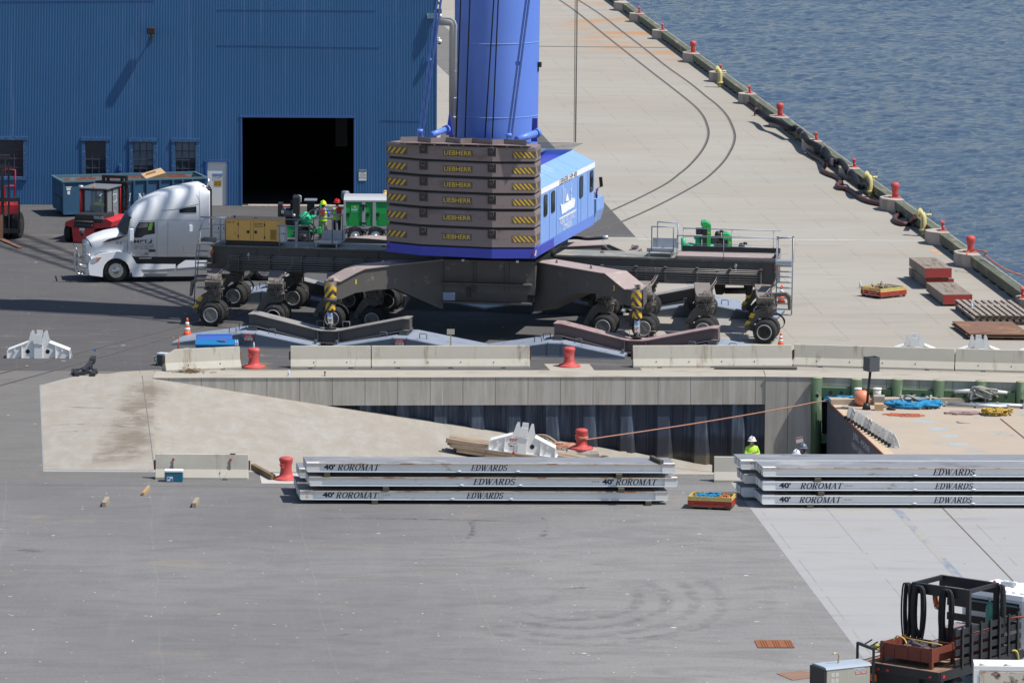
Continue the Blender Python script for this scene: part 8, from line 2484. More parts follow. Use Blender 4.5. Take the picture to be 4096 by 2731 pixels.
for px in(1825,2062):
 xx=hz((px,1010))[0]
 o=big_wheel(ht,xx,.05,.36,.24,M_GALV);o=big_wheel(ht,xx,1.75,.36,.24,M_GALV,1)
 mb=MB();mb.prism([(xx+.50*math.cos(R(t)),.36+.46*math.sin(R(t)))for t in range(10,171,16)]+[(xx+.45*math.cos(R(t)),.36+.41*math.sin(R(t)))for t in range(170,9,-16)],-.08,.22);mb.build('mudguard',M_BLACK,ht)
mb=MB();q=hz((1670,610),.3);mb.lathe([(.16,0),(.2,.1),(.2,.35),(.15,.42),(.01,.43)],(q[0]+.1,1.9,q[1]-.1),18);mb.build('intake_drum',M('drum_slate',(.16,.19,.23),.5,.2,.1,3.0),ht)
PO=P(*z4(1240,470));PO.z=0
PK=FR(PO,0)
def pz(px,y=0):return PK.xz(*z4(*px),y)
def pbox(mb,p0,p1,y0,y1):
 a_=pz(p0,y0);b_=pz(p1,y0);mb.bb(a_[0],b_[0],y0,y1,min(a_[1],b_[1]),max(a_[1],b_[1]))
for k,(dx,lab,kx)in enumerate(((0,'taller green diesel pump standing behind the right crane deck',1.0),(197,'shorter green diesel pump at the right of the taller one',.9))):
 t_=thing('diesel_pump',PO,0,lab,'pump','green diesel pumps behind the crane')
 top=95 if k==0 else 205
 mb=MB();pbox(mb,(1238+dx,470),(1280+dx,118 if k==0 else 232),0,1.1);
 a_=pz((1190+dx,130 if k==0 else 240));mb.prism([pz(q)for q in((1190+dx,top+40),(1198+dx,top),(1235+dx,top-2),(1280+dx,top+25),(1280+dx,top+32),(1238+dx,top+60))],.02,1.08)
 mb.build('housing',M_GRN,t_)
 mb=MB();pbox(mb,(1200+dx,470),(1237+dx,top+30),.1,1.0);pbox(mb,(1140+dx,210+(k*105)),(1200+dx,158+k*105),.2,.8);pbox(mb,(1282+dx,360),(1345+dx,240+k*100),.2,1.0);mb.build('engine_bay',M('engine_slate',(.035,.038,.045),.5),t_)
 mb=MB();q=pz((1085+dx*.95,330));mb.lathe([(.02,-.6),(.26,-.6),(.30,-.05),(.26,.1),(.1,.16),(.02,.16)],(q[0],.4,q[1]),18);mb.cyl((q[0],.1,q[1]+.1),(q[0],.1,q[1]-.2),.13,n=12)
 if k==0:
  q=pz((1025,290));mb.cyl((q[0],.4,q[1]-.4),(q[0]-.02,.4,q[1]+.2),.11,n=12);q=pz((1165,270));mb.cyl((q[0],.5,q[1]-.5),(q[0],.5,q[1]+.12),.14,n=12);mb.cyl((q[0]-.2,.5,q[1]+.1),(q[0]+.2,.5,q[1]+.1),.08,n=12)
 else:
  q=pz((1370,350));mb.cyl((q[0]-.3,.4,q[1]),(q[0]+.4,.4,q[1]),.13,n=12)
 mb.build('pump_casing',M_GRNL,t_)
 mb=MB();q=pz((1345+dx*1.13,200+k*112),.5)
 mb.lathe([(.02,-.2),(.13,-.2),(.15,-.05),(.12,.08),(.06,.12),(.02,.12)],(q[0],.5,q[1]),14);mb.tube([(q[0]+.05,.5,q[1]+.05),(q[0]+.15,.5,q[1]+.12),(q[0]+.24,.5,q[1]+.08)],.06,8);mb.bb(q[0]-.3,q[0]+.35,.3,.9,q[1]-.55,q[1]-.2)
 mb.build('air_cleaner',M_BLK,t_)
 mb=MB();q0=pz((1243+dx,190+k*95));mb.cyl((q0[0]+.08,-.006,q0[1]),(q0[0]+.08,-.001,q0[1]),.04,n=10);mb.build('sun_emblem',M_YEL,t_)
mb=MB();a_=pz((1620,370));b_=pz((1648,330));
h1=P(*z4(1700,560));h2=P(*z4(1772,590))
def head_at(px,row_top,ground_guess,**kw):
 pass
pp=P(*z4(1702,480),.0)
def person_head(px_top,y_world,label,**kw):
 d=ray(*px_top);t_=y_world/d.y;v=CPOS+d*t_
 return person((v.x,y_world,0),kw.pop('rz',0),label,scale=v.z/1.86,**kw)
person_head(z4(1702,333),222.5,'person in black hard hat just showing above the crane deck edge',helmet=(.03,.03,.03),vest=YG,shirt=(.4,.5,.1),rz=R(20))
person_head(z4(1772,360),222.0,'person in white hard hat just showing above the crane deck edge',helmet=(.75,.75,.75),vest=YG,shirt=(.5,.5,.5),rz=R(-10))
rg=random.Random(21)
bk=P(*zp(1935,485),-2.28)
mb=MB();z0=-3.0
mb.loft([[(-.62,-.5,z0),(.68,-.5,z0),(.68,.55,z0),(-.62,.55,z0)],[(-.60,-.45,-2.4),(.66,-.45,-2.4),(.60,.5,-2.4),(-.56,.5,-2.4)],[(-.52,-.38,-2.28),(.58,-.38,-2.28),(.52,.42,-2.28),(-.48,.42,-2.28)]],smooth=False)
o=mb.build('concrete_block',M_KCON);o.location=(bk.x,bk.y,0);tag(o,'concrete block on the ramp carrying a roped bollard','concrete block')
bb3=dup(b1,bk,-.1,'coral red bollard wrapped with rope on the concrete block in the slip')
def tubeT(name,pts,r,m,label,cat,n=4,group=None,sides=6):
 mb=MB();mb.tube(catmull(pts,n),r,sides)
 return tag(mb.build(name,m),label,cat,group)
L1=P(*zr(990,345),-.75)
a=bk+Vector((.18,-.15,.38))
pts=[a+(L1-a)*(i/10)+Vector((0,0,-.06*math.sin(PI*i/10)))for i in range(11)]
for k in range(14):
 t=2*PI*k/5
 pts.insert(0,bk+Vector((.235*math.cos(t),.235*math.sin(t),.42+.05*math.sin(k*1.7))))
pts+=[L1+Vector((1.2,-.1,.05)),L1+Vector((2.4,.1,.03))]
tubeT('mooring_rope',pts,.024,M_ROPEP,'pinkish mooring rope stretched from the roped bollard to the barge','rope')
o=squiggle(rg,0,0,1.7,1.0,.10,70,.02,M_ROPEP,'rope_coil','loose coils of pinkish rope on the ramp beside the white saddle','rope',9)
q=P(*zp(1640,480),-2.5);o.location=(q.x,q.y,rz_(q.x)+.03)
for k,(pa_,pb_,r_)in enumerate((((1300,355),(1610,405),.06),((1380,370),(1530,415),.03),((2150,505),(2352,520),.05),((2200,495),(2352,560),.03))):
 a_=P(*zp(*pa_),-2.4);b_=P(*zp(*pb_),-2.4)
 tubeT('driftwood',[a_+Vector((0,0,rz_(a_.x)+2.45)),a_.lerp(b_,.5)+Vector((0,.1,rz_(a_.x)+2.5)),b_+Vector((0,0,rz_(b_.x)+2.45))],r_,M_TIMO,('thick driftwood pole right behind the white saddle','thin stick lying by the thick driftwood pole','driftwood branch just right of the concrete block','thin stick right of the concrete block')[k],'driftwood',group='driftwood on the ramp')
a_=P(2450,1815,-2.9);b_=P(*zm(1900,428),-3.1)
tubeT('driftwood',[a_,a_.lerp(b_,.4)+Vector((0,0,.05)),a_.lerp(b_,.85),b_+Vector((0,0,.2))],.07,M_TIMO,'long driftwood trunk lying at the foot of the sheet piles','driftwood',group='driftwood on the ramp')
tp_=P(*zp(200,520),-1.75)
for k in range(11):
 row,lay=k%4,k//4
 mb=MB();L_=5.4-.35*rg.random()
 mb.bbev(0,L_,0,.27,0,.17,.02)
 o=mb.build('timber_beam',M('beam_weathered',(.33,.25,.18),.9,0,.25,1.5,((.13,.1,.08),.5,2.0,(.4,4,4))))
 o.location=(tp_.x+rg.uniform(-.12,.15)-.12*lay,tp_.y+.30*row-.05,rz_(tp_.x)+.05+.18*lay);o.rotation_euler=(0,R(8.2),R(-2)+rg.uniform(-.01,.01))
 tag(o,'weathered squared timber in the pile under the white saddle','timber beam','weathered timbers piled on the ramp')
tubeT('ratchet_strap',[P(*zp(*q_),-1.55)for q_ in((410,355),(500,362),(590,385),(665,400))],.03,M('strap_blue',(.01,.16,.5),.6),'bright blue strap lying over the timber pile','strap')
tubeT('aluminium_pole',[P(*zp(*q_),-1.5)for q_ in((250,330),(410,352),(660,395),(710,470))],.03,M_GALV,'silver pole lying along the top of the timber pile','pole')
st_=stake_sign(zp(1020,640),zp(1020,335),.30,.27,'white caution plate with red header on a stake before the white saddle',M_SIGNW,z=-1.4,red=True,lines=('ALL PERSONNEL','REQUIRED TO WEAR','FALL ARREST'))
def slip_person(px_top,y_w,label,**kw):
 d=ray(*px_top);v=CPOS+d*(y_w/d.y)
 return person((v.x,y_w,v.z-1.86),kw.pop('rz',0),label,**kw)
slip_person(zr(519,580),190.0,'person in white hard hat and lime vest with folded arms in the slip',shirt=(.42,.68,.1),vest=YG,helmet=(.78,.78,.76),legs=(.05,.05,.07),rz=R(12),pack=None,
pose={'elL':(-.27,-.06,1.20),'wrL':(-.05,-.25,1.26),'paL':(.03,-.26,1.28),'elR':(.27,-.06,1.20),'wrR':(.02,-.28,1.22),'paR':(-.07,-.28,1.22)})
slip_person(zr(818,668),187.5,'person whose white hard hat just shows over the mats, left of the placard',shirt=(.3,.3,.3),vest=YG,helmet=(.75,.78,.82),rz=R(10))
slip_person(zr(865,628),189.5,'person in grey blue hard hat right of the placard',shirt=(.06,.06,.08),vest=None,helmet=(.16,.2,.27),skin=(.2,.12,.08),rz=R(-15))
stake_sign(zr(856,690),zr(858,580),.27,.22,'white placard with red heading held on a stake in the slip',M_SIGNW,z=-2.4,red=True,tilt=R(-12))
BZ=-.8
g0=P(3309,1606,BZ);g1=P(3518,1806,BZ)
BA=math.atan2(-(g0.x-g1.x),g0.y-g1.y)
BF=FR((g1.x,g1.y,0),BA)
barge=thing('barge',(g1.x,g1.y,0),BA,'flat deck barge moored in the slip with a sandy deck','barge')
BLn=(g0-g1).length
M_HULL=M('hull_blue_grey',(.075,.085,.115),.6,0,.15,.8,((.05,.05,.06),.4,1.0,(1,1,3)),((.2,.1,.06),.12,4.0,(1,1,1)))
mb=MB();mb.bb(0,34,-4.6,BLn,-4.2,BZ-.004);mb.build('hull',M_HULL,barge)
M_DECK=M('barge_deck_sand',(.40,.335,.265),.85,0,.1,.8,((.30,.31,.31),.4,.7,(1,1,1)),((.36,.17,.07),.2,1.2,(1,1,1)))
mb=MB();mb.bb(.02,34,-4.6,BLn-.02,BZ-.003,BZ+.006);mb.build('deck',M_DECK,barge)
mb=MB();mb.bb(.0,34,BLn-.35,BLn-.02,BZ+.0075,BZ+.014);mb.bb(.02,.42,-4.6,BLn-.36,BZ+.0075,BZ+.014);mb.build('deck_margin',M('deck_margin_peach',(.52,.40,.28),.8,0,.15,1.5),barge)
mb=MB();mb.cyl((0,BLn-.03,BZ+.02),(34,BLn-.03,BZ+.02),.05,n=8);mb.cyl((0,BLn,BZ),(0,-4.6,BZ),.05,n=8);mb.build('edge_bar',M('edge_rust',(.14,.05,.035),.7),barge)
for k,(x,y)in enumerate(((1680,480),(1780,532),(1848,582),(1910,636))):
 q=BF.xy(*zr(x,y),BZ);mb=MB();mb.bb(q[0]-.35,q[0]+.35,q[1]-.33,q[1]+.33,BZ+.0066,BZ+.0075);mb.build('paint_patch',M('patch_pale_blue',(.33,.37,.38),.8,0,.2,2.0),barge)
q=BF.xy(*zr(1945,488),BZ);mb=MB();mb.lathe([(.26,0),(.26,.03),(.2,.035),(.01,.035)],(q[0],q[1],BZ+.007),24);mb.build('manhole_cover',M_DECK,barge)
mb=MB();q0=BF.xy(*zr(2190,465),BZ);mb.bb(q0[0],q0[0]+.05,-4.5,q0[1],BZ+.0066,BZ+.02);mb.build('deck_seam',M('edge_rust',(.14,.05,.035),.7),barge)
mb=MB();mb.bb(.0,34,BLn-.9,BLn-.36,BZ+.006,BZ+.215);mb.build('rear_coaming',M_DECK,barge)
M_LUG=M('lug_pale',(.58,.58,.56),.6,0,.1,3.0,((.28,.12,.06),.3,7.0,(1,1,1)))
for k in range(14):
 f=k/13.0
 q=BF.xy(zr(1175,0)[0]+f*(zr(1470,0)[0]-zr(1175,0)[0]),zr(0,470)[1]+f*(zr(0,655)[1]-zr(0,470)[1]),BZ)
 mb=MB();mb.prism([(-.16,0),(.24,0),(.16,.26),(.03,.50),(-.03,.48)],-.04,.04);mb.bb(-.14,.16,-.12,.12,0,.02);mb.prism([(-.02,0),(.06,0),(.06,.26),(.0,.34)],-.12,-.09)
 lg=mb.build('hinge_lug',M_LUG,barge);lg.location=(q[0],q[1],BZ+.014);lg.rotation_euler=(0,0,R(rg.uniform(-15,15)-10))
 mb=MB();mb.bb(-.2,-.08,-.07,.07,0,.13);mb.build('lug_foot',M_BLK,lg)
SD=FR((g0.x,g0.y,0),BA-PI/2)
def hull_text(s,px,w,h):
 a_=SD.xz(*px,-.01)
 M4=Matrix.Rotation(-BA,4,'Z')@Matrix.Translation(-Vector(barge.location))@Matrix.Translation(SD.o)@Matrix.Rotation(SD.a,4,'Z')@Matrix.Translation((a_[0],-.012,a_[1]))@Matrix.Rotation(PI/2,4,'X')
 text(s,h,M('hull_print',(.5,.52,.55),.7),barge,None,w=w,mat4=M4)
hull_text('JBL 4508',zr(1200,600),3.6,.30);hull_text('NEW ORLEANS',zr(1192,652),3.6,.22)
def BP(x,y,z=BZ+.007):return P(*zr(x,y),z)
def heap(px0,px1,n,r,m,label,h=.2,d=1.0,loops=8,name='rope_heap',cat='rope'):
 a_,b_=BP(*px0),BP(*px1);c=(a_+b_)/2
 o=squiggle(rg,0,0,abs(b_.x-a_.x),d,h,n,r,m,name,label,cat,loops)
 o.location=(c.x,c.y,BZ+.012);return o
heap((995,345),(1240,350),60,.05,M_RBLUE,'thick blue rope flaked out left of the orange buoy',.12,.7,5)
heap((1400,370),(1800,380),130,.055,M_RBLUE,'large heap of thick blue rope right of the post on the barge',.12,1.9,10)
heap((1480,355),(1790,360),40,.045,M_ROPEG,'grey rope draped over the large blue rope heap',.3,1.3,4)
heap((1985,350),(2260,440),90,.035,M_ROPEY,'yellow and black rope heap on the barge deck',.18,1.0,9).location=BP(2170,435)
heap((1800,420),(2100,440),50,.025,M('rope_mauve',(.3,.2,.2),.85),'thin mauve rope leading to the yellow rope heap',.03,.6,4)
heap((1390,430),(1700,450),60,.012,M('cord_red',(.5,.14,.08),.8),'thin red cord looped loosely on the deck',.02,.8,5)
q=BP(2060,335,BZ+.22);ct=thing('deck_cleat',q,R(-6),'white double horned cleat with grey rope at the back of the barge','cleat')
mb=MB();mb.tube([(-1.0,0,.30),(-.5,0,.33),(.5,0,.33),(1.0,0,.30)],[.05,.075,.075,.05],10);mb.cyl((-.35,0,0),(-.3,0,.32),.07,n=10);mb.cyl((.35,0,0),(.3,0,.32),.07,n=10);mb.build('horns',M_WHITE,ct)
o=squiggle(rg,0,0,1.2,.5,.45,34,.045,M_ROPEG,'rope_turns','grey rope turned round the white cleat','rope',8);o.location=(q.x+.1,q.y,BZ+.24)
q=BP(1260,375);by=thing('mooring_buoy',q,0,'round orange buoy standing at the back corner of the barge','buoy')
mb=MB();mb.ball((0,0,.30),.30,24,16,(1,1,1.05));mb.build('float',M('buoy_orange',(.72,.25,.14),.45,0,.03,2.0),by)
mb=MB();mb.cyl((.02,0,.55),(.05,0,.68),.06,n=10);mb.build('eye',M_BLACK,by)
for px,lab in(((1237,322),'white bucket standing left, behind the orange buoy'),((1362,322),'dirty white bucket just right of the post')):
 q=BP(*px,BZ+.22);bu=thing('bucket',q,0,lab,'bucket','white buckets on the barge')
 mb=MB();mb.lathe([(.14,0),(.155,.34)],n=20);mb.build('pail',M('bucket_white',(.6,.6,.56),.5,0,.05,4.0,((.2,.12,.08),.25,6.0,(1,1,1))),bu)
 mb=MB();mb.lathe([(.17,.33),(.18,.35),(.17,.38),(.01,.385)],n=20);mb.build('lid',M_WHITE,bu)
for px,m_,lab,s in(((1375,408),M('cardboard',(.47,.32,.18),.85),'small brown cardboard box at the foot of the post',(.34,.28,.24)),((1375,372),M('grey_carton',(.32,.30,.26),.8),'grey box standing behind the small cardboard box',(.42,.3,.34))):
 q=BP(*px);mb=MB();mb.bbev(-s[0]/2,s[0]/2,0,s[1],0,s[2],.01);o=mb.build('box',m_);place(o,q,R(-4));tag(o,lab,'box')
 mb=MB();mb.box((0,s[1]/2,s[2]+.01),(s[0]*.95,s[1]*.5,.012),rx=.3);mb.build('flap',m_,o)
q=BP(1290,400);ps=thing('post_light',q,0,'square grey box on a leaning black post on the barge corner','post light')
hp=1.52;mb=MB();mb.cyl((0,0,0),(.13,0,hp),.05,n=12);mb.cyl((0,0,0),(0,0,.25),.17,.1,n=14);mb.build('post',M_BLK,ps)
mb=MB();t_=.02;
mb.at((.16,0,hp+.22),R(28));mb.bb(-.22,.22,-.24,-.22,-.27,.27);mb.bb(-.22,-.2,-.22,.22,-.27,.27);mb.bb(.2,.22,-.22,.22,-.27,.27);mb.bb(-.2,.2,-.22,.22,-.27,-.25);mb.bb(-.2,.2,.1,.12,-.25,.27)
mb.build('box_shade',M('box_slate',(.075,.085,.10),.5),ps)
for k,(px0,px1)in enumerate((((1830,380),(2250,400)),((2000,375),(2352,395)))):
 a_,b_=BP(*px0),BP(*px1);mb=MB()
 for dy in(0,.22):mb.cyl((a_.x,a_.y+dy,BZ+.1),(b_.x,b_.y+dy,BZ+.1),.05,n=10)
 for f in(0,.5,1):c=a_.lerp(b_,f);mb.bb(c.x-.05,c.x+.05,c.y-.05,c.y+.3,BZ+.01,BZ+.16)
 tag(mb.build('aluminium_ladder',M_GALV),('left','right')[k]+' of two silver ladder lengths lying on the barge deck','ladder','silver ladders on the barge')
heap((1420,398),(1500,405),30,.02,M_BLK,'small pile of dark tools and shackles beside the boxes',.06,.35,5,'tool_pile','tools')
M_PGRN=M('fender_green',(.05,.092,.05),.75,0,.15,2.0,((.14,.2,.12),.4,2.0,(2,2,.5)),bump=.2)
M_PTOP=M('pile_top_pale',(.30,.30,.20),.85,0,.2,5.0)
fps=[50,492,945,1407,1873,2325,2790]
fpx=[]
for k,v in enumerate(fps):
 X=zk(v,0)[0];x=(X-2048)/FPX*194.4+.3*0;yv=capy(x)-.28
 x=((X-2048)/FPX*yv)/1.0+.0
 top=(CPOS+ray(X,zk(0,(30,48,48,60,68,78,88)[k])[1])*(yv/ray(X,1520).y));x=top.x
 t_=thing('fender_pile',(x,yv,-4.4),0,'thick green fender pile %s'%('nearest the sheet piles, standing full height beside the barge corner','behind the left bucket','right of the right bucket','fourth from the left','behind the white cleat','at the right edge','outside the frame')[k],'fender pile','green fender piles along the slip wall')
 mb=MB();mb.cyl((0,0,0),(0,0,4.4+top.z),.215,n=24);mb.build('pile',M_PGRN,t_)
 mb=MB();mb.lathe([(.215,4.4+top.z),(.19,4.43+top.z),(.01,4.435+top.z)],n=24);mb.build('pile_top',M_PTOP,t_)
 mb=MB();mb.cyl((0,-.222,3.78),(0,-.20,3.78),.07,n=12);mb.build('bolt_hole',M_BLK,t_)
 fpx.append((x,yv))
wl=thing('fender_wale',(0,0,0),0,'green horizontal timber wales between the fender piles','fender timber')
for i in range(len(fpx)-1):
 a_,b_=Vector((fpx[i][0]+.22,fpx[i][1]+.02,-.52)),Vector((fpx[i+1][0]-.22,fpx[i+1][1]+.02,-.52))
 mb=MB();mb.bar(a_,b_,.28,.40);w_=mb.build('wale',M('wale_green',(.085,.155,.085),.75,0,.15,2.0),wl)
 mb=MB()
 for f in(.28,.66):c=a_.lerp(b_,f);mb.cyl((c.x,c.y-.16,-.50),(c.x,c.y-.13,-.50),.07,n=12)
 mb.build('bolt_holes',M_BLK,w_)
mb=MB();mb.bar((fpx[0][0]+.1,fpx[0][1]+.05,-2.3),(fpx[0][0]+.9,fpx[0][1]-.05,-2.3),.28,.34);mb.build('wale',M_PGRN,wl)
za=Z(2900,300,.51024)
def bump(px,label,big):
 """concrete block swelling inwards from the rail"""
 q=P(*px,.6);l=QF.qi@(q-QF.o)
 w=.62 if big else .5
 t_=thing('kerb_block',QF.w(0,l.y,0),QA,label,'concrete plinth','concrete plinths along the quay edge')
 mb=MB();mb.prism([(.5,-w*2),(.05,-w*2),(-.36,-w),(-.46,-w*.7),(-.46,w*.7),(-.36,w),(.05,w*1.7),(.5,w*1.7)],0.01,.60,'xy')
 mb.build('block',M_KCON,t_)
 return q
qb=None;qc=None
def bollard_B(loc,label):
 t_=thing('quay_bollard',loc,QA,label,'quay bollard','coral red bulb bollards along the river')
 mb=MB();mb.bb(-.28,.28,-.28,.28,0,.03);mb.build('base_plate',M_BOL,t_)
 mb=MB();mb.lathe([(.15,.03),(.14,.2),(.16,.38),(.20,.50),(.215,.58),(.20,.66),(.14,.72),(.01,.75)],n=28);mb.build('post',M_BOL,t_)
 return t_
def cleat_C(loc,label):
 t_=thing('quay_cleat',loc,QA,label,'quay cleat','small coral red cleats along the river')
 mb=MB();mb.bb(-.17,.17,-.25,.25,0,.03);mb.build('base_plate',M_BOL,t_)
 mb=MB();mb.cyl((0,0,.03),(-.03,0,.26),.075,.06,n=12);mb.tube([(-.02,-.30,.42),(-.03,-.12,.30),(-.03,.12,.30),(-.02,.30,.42)],[.045,.07,.07,.045],10);mb.build('horn',M_BOL,t_)
 return t_
B_=[((2772,210),'red bulb bollard farthest up the quay'),((3120,464),'red bulb bollard beside the start of the black hoses'),((3580,790),'red bulb bollard between the two lower yellow standpipes'),((3882,1008),'red bulb bollard with an orange rope, nearest the viewer')]
for px,lab in B_:
 q=bump(px,lab.replace('red bulb bollard','concrete plinth under the red bulb bollard'),True);q=q+Vector((0,0,.003))
 if qb is None:qb=bollard_B(q,lab)
 else:dup(qb,q,QA,lab)
C_=[((2558,53),'red cleat nearest the top of the picture'),((2651,120),'red cleat above the farthest bulb bollard'),((2884,287),'red cleat behind the farthest yellow standpipe'),((3000,373),'red cleat just above the rusty channel'),((3266,560),'red cleat level with the middle of the black hoses'),((3418,668),'red cleat above the middle yellow standpipe'),((3772,922),'red cleat right of the nearest yellow standpipe')]
for px,lab in C_:
 q=bump(px,lab.replace('red cleat','concrete plinth under the red cleat'),False)+Vector((0,0,.003))
 if qc is None:qc=cleat_C(q,lab)
 else:dup(qc,q,QA,lab)
q=bump((2455,8),'concrete plinth cut by the top edge of the picture',True)
q=P(4092,1190,.6);bump((4092,1190),'concrete plinth cut by the right edge, under a red cleat',True);dup(qc,q,QA,'red cleat cut by the right edge of the picture')
M_YP=M('standpipe_yellow',(.60,.52,.23),.6,0,.12,3.0,((.2,.15,.06),.22,6.0,(1,1,1)))
def standpipe(px,label):
 t_=thing('standpipe',P(*px),0,label,'standpipe','pale yellow standpipes on the quay')
 mb=MB();mb.cyl((0,0,0),(0,0,.24),.12,n=18);mb.lathe([(.19,.24),(.19,.29),(.19,.34)],n=18);mb.tube(catmull([(0,0,.3),(0,0,.75),(-.03,.03,.95),(-.12,.1,1.08),(-.2,.14,1.10)],5),.14,16);mb.build('riser',M_YP,t_)
 mb=MB();mb.cyl((-.15,.12,1.08),(-.22,.16,1.10),.21,n=20);mb.cyl((.08,.05,.98),(.3,.1,.98),.06,n=10);mb.ball((.3,.1,.98),.08);mb.build('flange',M_YP,t_)
 mb=MB();mb.cyl((0,0,1.1),(0,0,1.3),.015,n=6);mb.cyl((.3,.1,1.0),(.34,.1,1.25),.015,n=6);mb.cyl((-.12,-.14,.05),(-.05,-.15,.9),.012,n=6);mb.build('valve_rod',M_BLK,t_)
 return t_
sp=standpipe((2880,350),'pale yellow standpipe farthest away, no hose on it')
dup(sp,P(*za(1135,958)),0,'pale yellow standpipe at the end of the black hoses')
dup(sp,P(*za(1555,1262)),0,'pale yellow standpipe at the end of the maroon hose')
M_HB=M('hose_black_blue',(.011,.013,.019),.7,0,.15,3.0,bump=.2,spec=.12)
M_HM=M('hose_maroon',(.085,.035,.032),.6,0,.15,3.0,bump=.2)
def hpts(px,z):return[P(*za(*q),z)for q in px]
segs=[([(255,285),(300,305),(340,345),(420,372),(525,425)],'topmost black hose length lying left of the second bulb bollard'),([(545,415),(585,440),(625,480)],'short black hose length between two yellow saddles'),([(615,470),(650,520),(700,545),(770,585)],'black hose length above the maroon hose end'),([(775,580),(800,610),(815,655),(838,682)],'steep black hose length in the middle of the line'),([(848,682),(900,678),(935,712),(965,765)],'arched black hose length below the fifth cleat'),([(990,765),(1020,805),(1040,855),(1075,878),(1105,845),(1115,815)],'black hose length curling up to the yellow standpipe')]
for px,lab in segs:
 tubeT('hose_length',hpts(px,.62),.16,M_HB,lab,'hose',5,'black hose lengths along the quay',12)
for px in((250,285),(580,440),(612,472),(772,585),(842,682),(980,765)):
 c=P(*za(*px),.62);mb=MB();mb.lathe([(.19,-.06),(.2,-.05),(.2,.05),(.19,.06)],(0,0,0),16,'x');o=mb.build('hose_flange',M('flange_steel',(.12,.1,.12),.5,.3));place(o,c,R(-45));tag(o,'dark bolted flange, '+('topmost on the black hose line','above the fifth yellow saddle','at the short black length','below the fourth cleat','where the arched hose starts','lowest on the black hose line')[[250,580,612,772,842,980].index(px[0])],'hose coupling','bolted flanges on the black hoses')
m_,t_1=tubeT('maroon_hose',hpts([(645,595),(690,632),(750,667),(785,702),(768,745),(800,770),(870,797),(908,818),(903,842),(878,865),(900,885),(940,890)],.12),.12,M_HM,'upper maroon hose length snaking left of the black hoses','hose',5,'maroon hose lengths',10),0
tubeT('maroon_hose',hpts([(948,890),(1000,915),(1060,960),(1130,992),(1250,1018),(1345,1035),(1385,1062),(1370,1092),(1330,1118),(1345,1148),(1400,1168),(1450,1160)],.12)+hpts([(1490,1110)],.7),.12,M_HM,'lower maroon hose length ending at the nearest yellow standpipe','hose',5,'maroon hose lengths',10)
for px,lab in(((645,590),'silver coupling at the top end of the maroon hose'),((943,888),'silver coupling joining the two maroon hose lengths')):
 c=P(*za(*px),.1);mb=MB();mb.cyl((-.16,0,0),(.16,0,0),.11,n=14);mb.cyl((-.06,0,0),(.06,0,0),.13,n=14);o=mb.build('hose_coupling',M_GALV);place(o,c,R(-60));tag(o,lab,'hose coupling')
for k,px in enumerate(((262,320),(530,455),(590,512),(655,548),(765,622),(885,722),(985,805))):
 c=P(*za(*px));col=k not in(0,3)
 t_=thing('hose_saddle',c,QA,'%s hose saddle, number %s along the black hoses from the top'%('yellow' if col else 'rusty',('one','two','three','four','five','six','seven')[k]),'hose stand','stands carrying the black hoses')
 mm_=M('saddle_yellow',(.5,.37,.06),.6,0,.2,5.0,((.12,.07,.03),.3,5.0,(1,1,1)))if col else M('rusty_steel',(.14,.07,.045),.8)
 mb=MB()
 for s in(-1,1):mb.bar((s*.22,-.18,.1),(s*.10,0,.5),.05);mb.bar((s*.22,.18,.1),(s*.10,0,.5),.05);mb.bar((s*.14,0,.35),(s*.2,0,.52),.05)
 mb.bar((-.22,0,.3),(.22,0,.3),.05);mb.build('cradle',mm_,t_)
 for x in(-.22,.22):
  for y in(-.18,.18):mb=MB();mb.cyl((x-.02,y,.06),(x+.02,y,.06),.06,n=10);mb.build('castor',M_BLK,t_)
a_=P(*za(172,212),.1);b_=P(*za(240,268),.1)
mb=MB();mb.bar(a_,b_,.16,.08);tag(mb.build('steel_channel',M('channel_rust',(.25,.085,.04),.8)),'short rust red channel lying beside the fourth cleat plinth','steel channel')
q=P(3882,1000,.95)
tubeT('mooring_rope',[q+Vector((-.2,-.3,-.2)),q,q+Vector((.6,-1,.05))]+[P(*zq(*p_),z)for p_,z in(((1925,180),.8),((1960,205),.75),((2050,275),.7),((2110,310),.6),((2200,355),.2),((2342,402),-.8))],.03,M('rope_orange',(.52,.15,.05),.8,0,.3,6.0),'orange rope running from the nearest bulb bollard over the edge','rope')
zg=Z(3100,2200,.42347);zd=Z(3550,2250,.30674)
DZ_=1.15
c0=P(*zg(1550,1158),DZ_);cl_=P(*zg(905,1030),DZ_);cf_=P(*zg(2335,935),DZ_)
HA=math.atan2(-(cf_.x-c0.x),cf_.y-c0.y)
KF=FR((c0.x,c0.y,0),HA)
WB=2.5
tk=thing('stake_bed_truck',(c0.x,c0.y,0),HA,'white cab truck with black stake sides seen from behind in the corner','truck')
M_TBLK=M('truck_black',(.022,.023,.027),.5,0,.2,2.0,((.10,.08,.06),.22,3.0,(1,1,1)))
M_TDK=M('bed_planks_brown',(.24,.15,.10),.85,0,.2,1.5,((.12,.08,.06),.45,2.0,(1,.2,1)))
BL_=(cf_-c0).length
mb=MB()
for k in range(12):mb.bb(-WB+k*WB/12+.004,-WB+(k+1)*WB/12-.004,.0,BL_,DZ_-.05,DZ_)
mb.build('bed',M_TDK,tk)
mb=MB();mb.bb(-WB-.02,.03,-.06,0,DZ_-.22,DZ_+.01);mb.bb(.0,.05,0,BL_,DZ_-.24,DZ_+.01);mb.bb(-WB-.05,-WB,0,BL_,DZ_-.24,DZ_+.01);mb.bb(-WB+.7,-.7,.1,BL_+2,DZ_-.5,DZ_-.25);mb.bb(-WB+.1,-.1,.25,.4,.45,DZ_-.22)
mb.build('bed_frame',M_TBLK,tk)
mb=MB()
